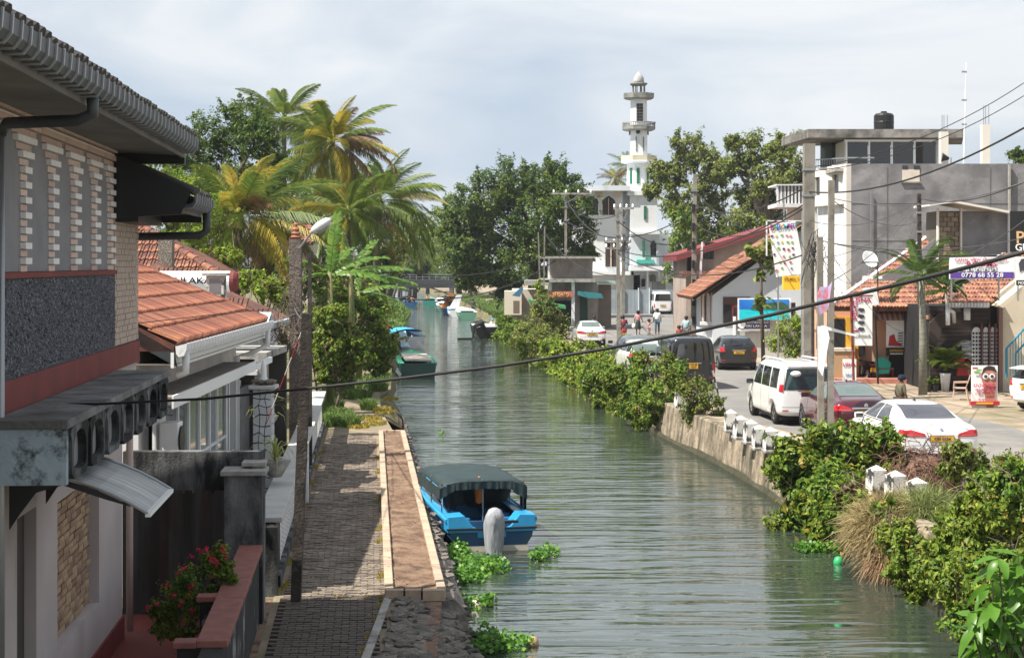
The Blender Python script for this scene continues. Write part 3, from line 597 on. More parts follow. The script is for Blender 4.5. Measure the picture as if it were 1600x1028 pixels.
MB().box(-.27,.27,-.27,.27,2.82,2.9).build('cap',m_cpg,cp,bev=.02)
for i in range(7): a=i*.9; o=bpy.data.objects.new('cap_rock',rk[i%6]); COL.objects.link(o); o.parent=cp; o.scale=(.2,.2,.22); o.location=(.15*math.cos(a),.12*math.sin(a),2.96); o.rotation_euler=(0,0,a)
MB().lathe([(.1,2.95),(.08,3.02),(.06,3.06),(.055,3.2),(.05,3.28),(.03,3.36),(.0,3.42)],10).build('spire',m_white,cp,smooth=True)
# planter pot with spider plant behind the coping
# carport / dark building behind
ch=thing('carport','dark open carport with grey slab roof and white door behind the gate pillar','carport',(-6.3,38,.62))
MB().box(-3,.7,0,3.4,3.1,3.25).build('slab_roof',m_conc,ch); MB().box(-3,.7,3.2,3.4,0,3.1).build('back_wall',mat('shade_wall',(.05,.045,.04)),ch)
MB().box(.42,.7,.0,.28,0,3.1).build('post',m_conc,ch); MB().box(-1.0,-.4,3.05,3.15,0,2.4).build('door',m_white,ch); MB().box(-3,-1.4,0,.15,0,3.1).build('side_wall',m_plaster,ch)
MB().box(-.3,-.2,.3,3.2,0,2.3).build('inner_wall',mat('grey_render_wall',(.2,.2,.2),(.15,.15,.15)),ch); MB().box(-1.4,.5,-.2,0,2.75,2.85).build('lintel',m_plaster,ch)
cw=thing('cross_wall','short pale grey garden wall crossing behind the balustrade','wall',(-5.2,36.5,.62)); MB().box(-.9,.72,0,.16,0,.95).build('wall_body',m_plaster,cw); MB().box(-.9,.72,-.06,.22,.95,1.03).build('coping',m_cpg,cw)
# roof with solar heater
h3=thing('house','white house with older red tiled roof carrying a solar water heater','house',(-8.6,43,.62))
def ridge_roof(par,x0,x1,y0,y1,ze,zr,m,over=.0,name='roof'):
    xm=(x0+x1)/2; return MB().add([(x0,y0,ze),(x1,y0,ze),(x1,y1,ze),(x0,y1,ze),(xm,y0+(x1-x0)*.35,zr),(xm,y1-(x1-x0)*.2,zr)],[(0,1,4),(1,2,5,4),(2,3,5),(3,0,4,5),(3,2,1,0)]).build(name,m,par)
MB().box(-3,2.0,0.3,4,0,3.7).build('wall',m_plaster,h3)
ridge_roof(h3,-4.4,2.3,-.3,4.5,3.75,5.3,m_tileold)
tiles(h3,5,200,(-4.1,-.28,3.8),(1,0,0),(0,.82,.57),'roof_tile',m_tileold,lambda s_:(s_*.85+1.6,6.3-s_*1.3))
MB().box(2.3,2.42,-.3,4.5,3.6,3.75).build('gutter',mat('blue_grey_gutter',(.35,.42,.46)),h3); MB().box(-4.4,2.4,-.45,-.3,3.6,3.75).build('gutter',mat('blue_grey_gutter',(.35,.42,.46)),h3)
so_=thing('solar_heater','white cylindrical solar water tank with red end cap above two glass collector panels','solar heater',(W(300,440,40).x,40,4.55))
D=40; sc=D/F
x1=W(368,440,D).x-so_.location.x; x0=W(225,440,D).x-so_.location.x; zc=W(0,440,D).z-4.55
MB().lathe([(.23,0),(.25,.03),(.25,x1-x0-.12)],20).xf(T(x0,0,zc)@Matrix.Rotation(R(90),4,'Y')).build('tank',m_white,so_,smooth=False)
MB().lathe([(.25,0),(.25,.1),(.2,.17),(.1,.19)],20).xf(T(x1-.12,0,zc)@Matrix.Rotation(R(90),4,'Y')).build('end_cap',m_dred,so_)
textobj('AULAKAA',.22,m_black,so_,T(W(305,441,D).x-so_.location.x,-.262,zc+.02)@FACE@Matrix.Shear('XZ',4,(0,0)),sx=1.25)
for a,b_ in ((330,363),(366,430)):
    xa=W(a,0,D).x-so_.location.x; xb=W(b_,0,D).x-so_.location.x
    f=MB().slab([(xa,-1.3,-.32+.05),(xb,-1.3,-.32+.05),(xb,-.3,.15),(xa,-.3,.15)],.07).build('collector_frame',m_steel,so_)
    MB().slab([(xa+.04,-1.26,-.25+.05),(xb-.04,-1.26,-.25+.05),(xb-.04,-.34,.195),(xa+.04,-.34,.195)],.01).build('glass',mat('pale_collector_glass',(.40,.52,.50),r=.12),f)
vb=thing('roof_vent','small square stained white vent stack standing in front of the solar tank','vent',(W(338,470,36.6).x,36.6,4.95))
MB().box(-.19,.19,-.19,.19,-.3,.68).build('stack',m_boll,vb); MB().box(-.27,.27,-.25,.25,.68,.74).build('cap',m_conc,vb); MB().box(-.12,.12,-.2,-.19,.3,.62).build('louvre',m_steel,vb)
# old roof behind, with pebbled chimney post
h4=thing('house','house with weathered red half-round tile roof behind the solar heater','house',(-11.5,52,.62))
MB().box(-3.4,1.8,.5,5,0,4.85).build('wall',m_cream,h4)
MB().add([(-5,-.3,4.85),(2.4,-.3,4.85),(2.4,6,4.85),(-5,6,4.85),(-1.6,3.2,7.0),(-2.0,3.4,7.0)],[(0,1,4,5),(1,2,4),(2,3,5,4),(3,0,5),(3,2,1,0)]).build('roof_deck',m_tileold,h4)
tiles(h4,9,280,(-5,-.3,4.88),(1,0,0),(0,.852,.523),'roof_tile',m_tileold,lambda s_:(max(1.1,s_*.7),7.3-s_*.98))
a=Vector((2.4,-.3,4.92));c=Vector((-1.6,3.2,7.05))
for i in range(14): MB().tube([a.lerp(c,i/14),a.lerp(c,(i+1.1)/14)],[.15,.12],8).build('ridge_tile',m_tileold,h4)
cpst=MB().box(-.19,.19,-.19,.19,-1.4,1.05).build('pebbled_post',mat('pebbled_concrete',(.30,.26,.21),(.10,.09,.08),s=28,r=.95,b=2,bs=30),loc=(W(260,400,46).x,46,5.6)); tag(cpst,'square pebble-textured concrete post rising in front of the old tiled roof','post')
# ================= right side buildings =================
class Bd:
    def __init__(s,name,label,cat,px,py,D,z=1.16,rz=0,group=None):
        g=W(px,py,D); s.l=Vector((g.x,D,z)); s.o=thing(name,label,cat,s.l,rz,group)
    def px(s,a,b,t,u,D,dp,name,m,par=None,bev=0):
        p=W(a,t,D)-s.l; q=W(b,u,D)-s.l
        if s.l.z<1.2 and -2<q.z<.75 and u-t>12: q.z=-.1
        return MB().box(p.x,q.x,p.y,p.y+dp,q.z,p.z).build(name,m,par or s.o,bev=bev)
    def poly(s,pts,D,dp,name,m,par=None):
        P=[W(a,b,D)-s.l for a,b in pts]
        for k in P:
            if s.l.z<1.2 and -2<k.z<.75: k.z=-.1
        return MB().prism([(p.x,p.z) for p in P],'y',D-s.l.y,D-s.l.y+dp).build(name,m,par or s.o)
    def p(s,a,b,D): return W(a,b,D)-s.l
m_grender=mat('grey_cement_render',(.215,.21,.215),(.13,.127,.132),s=.9,r=.95,b=.5,bs=12,dirt=(.31,.30,.30),ds=.6,dt=.62,dst=(1,1,1.6))
m_endwall=mat('cream_end_wall',(.66,.62,.55),(.60,.56,.50),s=1,r=.85)
gb=Bd('apartment_building','unfinished grey cement apartment building with cream end wall and glazed rooftop room','building',1330,600,80)
l=gb.l
gb.px(1330,1680,256,612,80,.3,'front_wall',m_grender)
b=MB(); b.slab([(W(1330,0,80).x-l.x,0.3,9.5),(W(1330,0,80).x-l.x,0.3,0),(-.8,5.2,0),(-.8,5.2,9.5)],.0)
def endw(t,u,x0,x1,off,name,m):    # piece of the end wall, x0..x1 along it 0..1
    z1=W(0,t,80).z-l.z; zb=W(0,u,80).z-l.z; a=Vector((-.8*x0+off,5.2*x0,0)); c=Vector((-.8*x1+off,5.2*x1,0))
    return MB().slab([(a.x,a.y,zb),(a.x,a.y,z1),(c.x,c.y,z1),(c.x,c.y,zb)],-.25).build(name,m,gb.o)
for t,u,x0,x1,off in ((256,270,0,1,0),(270,300,0,.2,0),(270,300,.38,.72,0),(270,300,.88,1,0),(300,318,0,1,0),(318,612,0,.06,0),(318,612,.94,1,0)): endw(t,u,x0,x1,off,'end_wall',m_endwall)
endw(318,612,.06,.94,.3,'recessed_wall',m_plaster); endw(270,300,.2,.38,.12,'window',m_glass); endw(270,300,.72,.88,.12,'window',m_glass)
MB().box(-.7,11,.3,5.4,9.2,9.35).build('roof_deck',m_conc,gb.o)
gb.px(1410,1437,265,284,79.97,.05,'boarded_window',m_cream); gb.px(1408,1439,284,286,79.9,.1,'sill',m_conc)
gb.px(1410,1418,259,265,79.96,.05,'window_gap',m_glass); gb.px(1428,1437,259,265,79.96,.05,'window_gap',m_glass)
m_jt=mat('render_joint_grey',(.11,.108,.11))  # dark grey of the render joints and floor lines
for px_ in (1386,1547): gb.px(px_,px_+1.2,262,600,79.985,.05,'wall_joint',m_jt)
for y_ in (318,376): gb.px(1331,1640,y_,y_+.8,79.985,.05,'floor_line',m_jt)
gb.px(1576,1579,256,600,79.8,.12,'drain_pipe',m_conc); gb.px(1360,1361.5,300,600,79.85,.06,'conduit',m_steel)
for i in range(4):
    a=1322+i*35.5; w_=gb.px(a+2,a+34,222,256,83,.06,'window',m_glass); gb.px(a,a+2,220,256,82.95,.12,'frame',m_white,par=w_)
gb.px(1464,1466,220,256,82.95,.12,'window_frame',m_white); gb.px(1320,1466,218.5,221.5,82.9,.2,'window_head',m_white)
gb.px(1466,1471,215,256,82.8,.4,'wall_end',m_endwall); gb.px(1300,1320,222,258,85.5,.1,'window',m_glass); gb.px(1282,1300,222,262,85.7,.06,'window_pane',m_clear); gb.px(1320,1323,220,256,83,2.4,'pillar',m_endwall)
zt=gb.p(0,204,83).z; P=[gb.p(1263,204,82.2),gb.p(1505,206,82.2),Vector((gb.p(1505,206,86).x+.2,7,zt)),Vector((gb.p(1222,214,88).x,8.2,zt)),Vector((gb.p(1222,214,88).x,7.4,zt))]
for q in P: q.z=zt
MB().slab(P,.42).build('roof_slab',mat('mouldy_roof_slab',(.28,.26,.24),(.14,.13,.12),s=1.5,r=.95,dirt=(.05,.05,.045),ds=1.2,dt=.55),gb.o)
tk=MB().lathe([(.48,0),(.5,.05),(.5,.35),(.52,.37),(.5,.4),(.5,.7),(.42,.8),(.15,.86),(.15,.92),(0,.93)],20).build('water_tank',m_black,None,loc=gb.l+gb.p(1381,203,84)+Vector((0,0,0))); tag(tk,'round black plastic water tank on the slab of the rooftop room','water tank')
for a,t,r0,D_ in ((1476,206,180,80.3),(1541,195,165,80.3)):
    c=gb.px(a-6,a+6,t,257,D_,.4,'column',m_endwall)
    for dx in (-4,-1,4): q=gb.p(a+dx,t,D_+.2); e=gb.p(a+dx,r0,D_+.2); MB().tube([q-Vector((0,0,.2)),e],.018,5).build('rebar',m_steel,c)
ms=thing('antenna_mast','tall thin pale antenna mast rising behind the grey building parapet','antenna',gb.l+gb.p(1506,256,82)); hM=gb.p(0,98,82).z-gb.p(0,256,82).z
MB().tube([(0,0,0),(.12,0,hM)],[.045,.02],6).build('mast',m_white,ms)
for f in (.38,.62,.9): MB().box(-.1,.14,-.03,.03,hM*f,hM*f+.08).build('bracket',m_steel,ms)
lsp=thing('loudspeaker','small black horn loudspeaker on the parapet of the grey building','speaker',gb.l+gb.p(1486,256,80.3)); MB().lathe([(.06,0),(.22,.35)],12).xf(T(-.1,0,.25)@Matrix.Rotation(R(-80),4,'Y')).build('horn',m_black,lsp); MB().tube([(0,0,0),(0,0,.3)],.03,6).build('stand',m_steel,lsp)
rr_=gb
pts=[gb.p(1272,247,85),gb.p(1272,247,80.5),gb.p(1365,247,80.3)]; pts=[gb.p(1275,250,85.2),gb.p(1322,247,80.4),gb.p(1366,247,80.3)]
MB().tube(pts,.035,6).build('handrail',m_steel,gb.o)
for i in range(14):
    f=i/13; q=pts[0].lerp(pts[1],f) if 1 else 0; MB().tube([q,q-Vector((0,0,.5))],.015,4).build('rail_post',m_steel,gb.o)
# balcony block behind left
bb=Bd('balcony_block','grey-white concrete balcony projecting from behind the tall utility pole','balcony',1240,330,92,z=W(0,330,92).z)
bb.px(1213,1272,288,290,90,3.0,'top_rail',m_plaster); bb.px(1213,1272,318,324,90,3,'floor_slab',m_plaster)
for i in range(10): bb.px(1214+i*5.6,1216.5+i*5.6,290,318,90.1,.12,'rail_panel',m_plaster)
bb.px(1216,1272,290,318,90.4,.1,'screen',m_conc); bb.px(1240,1272,324,600,91,2.5,'support_wall',m_endwall)
# small roof hut
hut=Bd('roof_hut','small brick and grey block hut with thin sloping sheet roof on the shop roof','hut',1515,425,70,z=W(0,430,70).z)
hut.px(1467,1501,330,430,70.05,2.2,'block_wall',mat('hut_joint',(.10,.09,.075))); hut.px(1503,1577,330,430,70,.15,'grey_wall',m_grender); hut.px(1465,1467.5,325,430,69.9,.2,'corner_post',m_endwall); hut.px(1501,1503.5,325,430,69.9,.2,'corner_post',m_endwall); hut.px(1576,1580,330,395,69.8,.25,'corner_post',m_white)
m_hbr=mat('hut_block',(.26,.20,.14),(.18,.14,.10),s=5,r=.9,isl=.25); zz=332; rw_=0
while zz<428:
    a=1468-(rw_%2)*6
    while a<1500: hut.px(max(1468,a)+.3,min(a+11,1500.5),zz,zz+6.8,70,.06,'block',m_hbr); a+=12
    zz+=7.6; rw_+=1
A=[hut.p(1453,322,69.2),hut.p(1490,316.5,69.2),hut.p(1582,334,69.2)]
MB().add([tuple(q+Vector((0,d,h))) for d in (0,2.8) for q in A for h in (0,.09)],[(0,2,3,1),(2,4,5,3),(6,7,9,8),(8,9,11,10),(1,3,9,7),(3,5,11,9),(0,6,8,2),(2,8,10,4),(0,1,7,6),(4,10,11,5)]).build('sheet_roof',m_endwall,hut.o)
tp_=thing('tarpaulin','crumpled blue and white tarpaulin sheet lying on the roof before the grey hut','tarpaulin',W(1545,425,66)); 
for (pts_,m_) in (([(1512,425),(1527,412),(1538,404),(1534,420)],m_blue),([(1528,412),(1567,395),(1570,405),(1536,421)],m_white)): MB().slab([W(a,b_,66+(.6 if k>1 else 0))-Vector(tp_.location) for k,(a,b_) in enumerate(pts_)],.03).build('sheet',m_,tp_)
# shop with orange tiled roof
m_peach=mat('peach_wall',(.56,.33,.21),(.50,.29,.19),s=1.5,r=.85,dirt=(.3,.2,.15),ds=1.2,dt=.68); m_oran=mat('orange_wall',(.60,.29,.06),(.52,.25,.05),s=2,r=.8); m_tileO=mat('orange_clay_tile',(.36,.165,.10),(.25,.11,.075),s=3,r=.85,b=.5,bs=30,dirt=(.10,.065,.05),ds=2,dt=.60,isl=.3)  # roof tiles here are clay of a more orange colour
s1=Bd('shop','peach and orange shop with patched clay tile roof and brown striped awning','shop',1380,590,67)
s1.px(1300,1475,476,612,67.5,4.5,'wall',m_peach); s1.px(1300,1342,495,592,67.3,.2,'orange_wall',m_oran); s1.px(1322,1341,495,545,67.2,.1,'yellow_pillar',m_yel); s1.px(1303,1320,498,548,67.25,.06,'opening',m_dark); s1.px(1343,1352,540,557,67.2,.1,'meter_box',m_dark)
s1.px(1302,1336,544,549,66.7,.5,'counter',m_cream); s1.px(1302,1336,549,592,66.75,.3,'counter_front',mat('tan_counter',(.42,.27,.15)))
s1.px(1416,1445,497,594,67.35,.2,'red_door',m_dred); s1.px(1391,1413,552,592,67.3,.2,'doorway',m_dark); 
for a in (1418,1424,1430,1436): s1.px(a,a+1,500,592,67.3,.05,'door_rib',m_dark)
s1.px(1300,1475,592,606,66.0,1.6,'red_step',mat('red_floor',(.45,.20,.15),(.36,.15,.11),s=2)); 
bd=s1.px(1385,1416,497,543,66.6,.06,'poster_board',m_white); s1.poly([(1388,540),(1390,525),(1397,522),(1400,532),(1412,541)],66.58,.015,'red_print',m_red,par=bd)
for i in range(5): s1.px(1403,1411,520+i*4,521.5+i*4,66.58,.015,'print_line',m_black,par=bd)
bs_=s1.px(1385,1417,543,556,66.5,.1,'black_sign',m_black); textobj('ESPRESSO',.13,m_yel,s1.o,T(*(s1.p(1401,548,66.47)))@FACE); s1.px(1391,1411,552,553.2,66.48,.015,'print_line',m_white,par=bs_)
# awning, striped corrugated
vs=[];fs=[];n=60
m_awn=mat('striped_awning',(.30,.14,.10),(.26,.12,.09),s=3,r=.6); m_awn2=mat('awning_pale_stripe',(.45,.33,.27),r=.6)
A0,A1=s1.p(1356,478,67.4),s1.p(1460,478,67.4)
for k in range(26):
    x0=A0.x+(A1.x-A0.x)*k/26; x1=A0.x+(A1.x-A0.x)*(k+1)/26-.006; prf=[(0,0),(-.5,-.10),(-.9,-.30),(-1.1,-.55)]
    MB().add([(x,A0.y+y,A0.z+z) for y,z in prf for x in (x0,x1)],[(2*i,2*i+1,2*i+3,2*i+2) for i in range(3)]).build('awning_slat',m_awn if k%2 else m_awn2,s1.o)
MB().slab([A0+Vector((0,0,0)),A0+Vector((0,-.5,-.1)),A0+Vector((0,-.9,-.3)),A0+Vector((0,-1.1,-.55)),A0+Vector((0,0,-.55))],.02).build('awning_side',m_awn,s1.o)
def slope(bd_,A,B,C_,Dd,name,m,rows,nmax,deck=m_tileold,tw=.24):   # eave A-B, top C (above A side), D (above B side)
    MB().slab([A,B,C_,Dd],.12).build('roof_deck',deck,bd_.o)
    ux=(B-A).normalized(); up=((Dd-A)-ux*(Dd-A).dot(ux)).normalized(); Lr=(Dd-A).dot(up); l0=(Dd-A).dot(ux)/Lr; w0=(B-A).length; l1=((C_-A).dot(ux)-w0)/((C_-A).dot(up))
    tiles(bd_,rows,nmax,A,ux,up,name,m,lambda s_:(l0*s_,w0+l1*s_)) if 0 else tiles(bd_.o,rows,nmax,A+Vector((0,0,.02)),ux,up,name,m,lambda s_:(l0*s_,w0+l1*s_))
A=s1.p(1296,482,65.8); B=s1.p(1480,482,65.8); C_=s1.p(1500,358,73); Dd=s1.p(1463,364,73)
slope(s1,A,B,C_,Dd,'roof_tile',m_tileO,16,290); MB().tube([A+Vector((-.05,0,.06)),Dd+Vector((-.05,0,.06))],.11,6).build('white_verge',m_plaster,s1.o)
s1.poly([(1296,484),(1340,452),(1400,420),(1463,372),(1463,484)],68,.1,'gable_wall',m_grender)
dish=thing('satellite_dish','white satellite dish with support on the edge of the orange tiled roof','satellite dish',s1.l+s1.p(1358,432,66)); 
def dishb(par,r,rzx,rx): MB().lathe([(0.001,0),(r*.5,r*.06),(r,r*.25),(r*1.02,r*.25),(r*.5,r*.03),(0.001,-.02)],18,cap=False).xf(T(0,0,r+.3)@Matrix.Rotation(rzx,4,'Z')@Matrix.Rotation(rx,4,'X')).build('dish',m_white,par,smooth=True); MB().tube([(0,0,0),(0,0,r+.3)],.03,6).build('stand',m_steel,par); MB().tube([(0,0,r*.5),(.1,-r*1.0,r*1.2)],.015,5).build('feed_arm',m_steel,par)
dishb(dish,.36,R(25),R(65)); MB().box(-.2,.5,-.1,.3,-.1,.02).build('base_block',m_white,dish)
# brown shop to the right
m_brown=mat('dark_brown_boards',(.045,.030,.026),(.035,.024,.02),s=2,r=.7); m_beige=mat('beige_gable',(.56,.50,.39),(.50,.44,.34),s=1,r=.9,dirt=(.4,.36,.28),ds=1.5,dt=.62)
s2=Bd('shop','brown boarded shop with latticed arch windows, beige gable and tiled roof','shop',1530,600,62)
s2.px(1452,1566,478,602,62.4,4,'core',m_dark)
for i in range(18): s2.px(1453,1548 if i<9 else 1515,481+i*6.6,487+i*6.6,62.25,.12,'board',m_brown)
s2.poly([(1545,472),(1660,380),(1660,602),(1566,602),(1566,478),(1545,478)],62,.35,'gable_wall',m_beige); s2.px(1561,1567,478,602,61.9,.3,'corner_pilaster',mat('brown_pilaster',(.2,.12,.1)))
for i,(a,b_) in enumerate(((1519,1533),(1536,1545),(1548,1555),(1557,1564))):
    c=(a+b_)/2; pts=[(a,580)]+[(c+(b_-a)/2*math.cos(t),520-9*math.sin(t)) for t in np.linspace(math.pi,0,9)]+[(b_,580)]
    f=s2.poly(pts,62.1,.1,'lattice_window',m_plaster)
    for r_ in range(10):
        for k in range(3): x=a+(b_-a)*(k+.5)/3; s2.px(x-(b_-a)*.1,x+(b_-a)*.1,519+r_*6,522.5+r_*6,62.08,.02,'lattice_gap',m_dark,par=f)
for a in (1534.5,1546.5,1556): s2.px(a-.9,a+.9,505,590,61.95,.2,'lattice_post',mat('red_brown_post',(.12,.05,.04)))
s2.px(1480,1546,473.5,480.5,61.2,.18,'gutter',m_plaster); 
for a in range(1482,1546,5): s2.px(a,a+.8,472.5,481.5,61.12,.07,'gutter_clip',m_steel)
MB().tube([s2.p(1481,478,61.3),s2.p(1481,508,61.3)],.08,8).build('downpipe',m_plaster,s2.o,smooth=True); MB().tube([s2.p(1483,484,61.4),s2.p(1490,488,61.6),s2.p(1491,504,61.9)],.07,8).build('downpipe',m_plaster,s2.o,smooth=True); MB().tube([s2.p(1511,482,61.8),s2.p(1511,500,61.8)],.12,8).build('vent_pipe',m_plaster,s2.o,smooth=True)
A=s2.p(1483,474,61.3); B=s2.p(1549,474,61.3); C_=s2.p(1640,398,66.5); Dd=s2.p(1560,405,67.5); Dd=s2.p(1580,398,66.5)
slope(s2,A,B,C_,Dd,'roof_tile',m_tileO,12,290)
MB().slab([s2.p(1549,477,61.3),s2.p(1640,402,61.3),s2.p(1640,408,61.3),s2.p(1556,480,61.3)],.9).build('verge',m_beige,s2.o)
s2.poly([(1452,505),(1468,490),(1515,487),(1515,512),(1472,512),(1468,530),(1460,545),(1452,545)],61.9,.1,'fascia_wall',m_brown)
for k,zz in enumerate((470,479)): s2.px(1450,1482,zz+14,zz+20,63-.6*k,1.2,'lean_to_tile',m_tileO)
m_brail=mat('teal_railing',(.02,.20,.30),r=.4)
st=Bd('stair_railing','blue-green metal stair railing climbing beside the beige gable','railing',1590,560,58)
for (a,b_),(c,d) in (((1572,545),(1610,503)),((1587,552),(1615,522)),((1572,590),(1572,545)),((1587,590),(1587,552))): MB().tube([st.p(a,b_,58),st.p(c,d,58)],.035,6).build('rail',m_brail,st.o)
for i in range(9): a=1574+i*4.4; MB().tube([st.p(a,543-(a-1572)*1.1+2,58),st.p(a,590-(a-1572)*.6,58)],.014,5).build('baluster',m_brail,st.o)
# black shop board, billboard
m_gold=mat('gold_letter',(.6,.40,.2),r=.4); m_purple=mat('purple_print',(.10,.05,.26)); m_mag=mat('crimson_print',(.45,.02,.10)); m_prt=mat('dark_print',(.05,.05,.06))
sg=Bd('shop_sign','black shop board with gold and white capitals at the right edge','sign',1600,425,60,z=W(0,425,60).z)
sg.px(1579,1640,330,394,60,.12,'board',m_black); textobj('PEARL',.62,m_gold,sg.o,T(*sg.p(1587,372,59.98))@FACE,align='LEFT',depth=.012); textobj('GEMS',.36,m_white,sg.o,T(*sg.p(1586,387,59.98))@FACE,align='LEFT',depth=.012); sg.px(1590,1592,394,470,60.05,.05,'leg',m_steel)
cv=Bd('billboard','white and purple rooms-to-let billboard with crimson lettering on the tiled roof','sign',1535,470,57,z=W(0,470,57).z)
cv.px(1484,1586,401.5,436,57,.08,'board',m_white); cv.px(1485,1584,425,435,56.98,.03,'purple_band',m_purple); 
textobj('CANAL VIEW APARTMENT',.135,m_mag,cv.o,T(*cv.p(1533,406.5,56.97))@FACE,sx=1.12); textobj('ROOMS',.26,m_mag,cv.o,T(*cv.p(1534,413.5,56.97))@FACE,sx=1.15); textobj('0778 68 55 28',.215,m_white,cv.o,T(*cv.p(1535,430,56.955))@FACE,sx=1.15)
for i in range(5):
    a=1499+i*12.5; f=cv.px(a,a+8.5,419,424,56.98,.02,'icon_frame',m_prt); cv.px(a+.6,a+7.9,419.6,423.4,56.97,.02,'icon_field',m_white,par=f); cv.px(a+2.5,a+6,420.4,422.6,56.96,.02,'icon_mark',m_prt,par=f)
cv.px(1446,1590,399.5,401.5,57.0,.1,'top_beam',m_black); cv.px(1486,1488,436,470,57.1,.08,'leg',m_steel); cv.px(1560,1562,436,470,57.1,.08,'leg',m_steel)
ps=Bd('poster_board','grey poster board with black figure print beside the rooms billboard','sign',1600,446,56.8,z=W(0,446,56.8).z)
ps.px(1587.5,1630,401,446,56.8,.06,'board',m_plaster); ps.px(1588,1630,438,446,56.78,.02,'black_band',m_black); textobj('MOB',.13,m_white,ps.o,T(*ps.p(1597,442.3,56.76))@FACE); ps.poly([(1594,425),(1592,412),(1596,405),(1602,404),(1607,412),(1604,428),(1599,422)],56.78,.02,'figure_print',m_prt)
# signs near the shops
us=Bd('shop_sign','tall white hanging sign reading USHA in red on a dark iron post','sign',1340,600,62)
us.px(1331,1363,464,540,62,.05,'board',m_white); textobj('USHA',.26,m_mag,us.o,T(*us.p(1346,469,61.98))@FACE,sx=1.1)
for i,c in enumerate('USHA'): textobj(c,.27,m_mag,us.o,T(*us.p(1336,476+i*7.3,61.98))@FACE)
for i in range(4): us.poly([(1340,484+i*10),(1343,481+i*10),(1350,482+i*10),(1351,486+i*10),(1346,488+i*10)],61.98,.015,'printed_fan',m_prt)
textobj('USHA DEALER',.10,m_prt,us.o,T(*us.p(1347,525,61.98))@FACE); us.px(1334,1342,516,518,61.98,.02,'red_print',m_mag)
MB().tube([us.p(1329.5,460,62),us.p(1334,600,62)],.05,6).build('post',m_dred,us.o); MB().tube([us.p(1329,462,62),us.p(1364,462,62)],.03,6).build('top_bar',m_dred,us.o)
ub=Bd('sandwich_board','small white standing board with red and blue print by the orange wall','sign',1327,594,65)
ub.px(1317,1338,561,593,65,.05,'board',m_white); textobj('USHA',.2,m_mag,ub.o,T(*ub.p(1327,570,64.98))@FACE); ub.poly([(1322,579),(1324,574),(1334,573),(1335,580)],64.98,.015,'machine_print',m_prt); textobj('SALE',.14,m_blue,ub.o,T(*ub.p(1327,586,64.98))@FACE)
cl=Bd('cloth_sign','torn white cloth banner hanging over the tiled roof edge','banner',1358,470,64,z=W(0,475,64).z); cl.poly([(1348,450),(1369,448),(1374,476),(1349,479)],64,.03,'cloth',m_white); cl.px(1371,1372.5,410,490,64.1,.05,'post',m_black); cl.px(1346,1372,409,411,64.1,.05,'bar',m_black)
MB().tube([cl.p(1367,485,64),cl.p(1372,600,64)],.04,6).build('post',m_black,cl.o)
bm_=Bd('billboard','tilted white baby shop billboard with rainbow capitals and printed toys','sign',1230,560,72)
q=[bm_.p(1201,350,72),bm_.p(1243,346,72),bm_.p(1258,427,72),bm_.p(1213,433,72)]
MB().slab([q[3],q[2],q[1],q[0]],.06).build('panel',m_white,bm_.o)
ang=math.atan2(q[1].z-q[0].z,q[1].x-q[0].x); cols_=[(.45,.02,.12),(.05,.35,.1),(.02,.15,.5),(.6,.2,.02),(.1,.4,.5),(.45,.02,.12),(.3,.05,.4),(.02,.3,.15)]
for i,c in enumerate('BABYMART'):
    a=1206.5+i*5.1+(1.5 if i>3 else 0); m_=mat('letter_colour',cols_[i]); textobj(c,.34,m_,bm_.o,T(*bm_.p(a,357-(a-1201)*.09,71.97))@Matrix.Rotation(-ang,4,'Y')@FACE)
textobj('NEW',.1,m_purple,bm_.o,T(*bm_.p(1206,351.5,71.97))@FACE)
rr=random.Random(5); TC=[mat('toy_'+n_,c) for n_,c in (('red',(.5,.05,.05)),('yellow',(.65,.5,.05)),('green',(.15,.4,.06)),('pink',(.6,.2,.25)),('dark',(.1,.05,.08)),('blue',(.1,.25,.5)))]
for r_ in range(6):
    for k in range(5):
        f=r_/6; a=1206+f*9+k*(7.6)+rr.uniform(-1,1); y=368+r_*10.5+rr.uniform(-2,2)
        if rr.random()<.15: continue
        pts=[(a+rr.uniform(1.6,3)*math.cos(t),y+rr.uniform(1.2,2.6)*math.sin(t)) for t in np.linspace(0,2*math.pi,7)[:-1]]
        bm_.poly(pts[::-1],71.975,.012,'printed_toy',TC[rr.randrange(6)])
bm_.px(1215,1217,433,560,72.1,.08,'post',m_steel); bm_.px(1197,1199,345,400,72.1,.06,'frame_bar',m_plaster); bm_.px(1197,1262,344.5,346,72.1,.06,'frame_bar',m_plaster); bm_.px(1224,1226,300,350,72.1,.06,'upper_post',m_steel)
ys=Bd('shop_sign','bright yellow lightbox sign below the baby shop billboard','sign',1238,455,70,z=W(0,455,70).z)
ys.px(1224,1250,431,453,70,.3,'lightbox',mat('bright_yellow',(.80,.50,.03),r=.5)); textobj('FAMILY',.2,mat('amber_print',(.5,.22,.02)),ys.o,T(*ys.p(1237,436,69.98))@FACE)
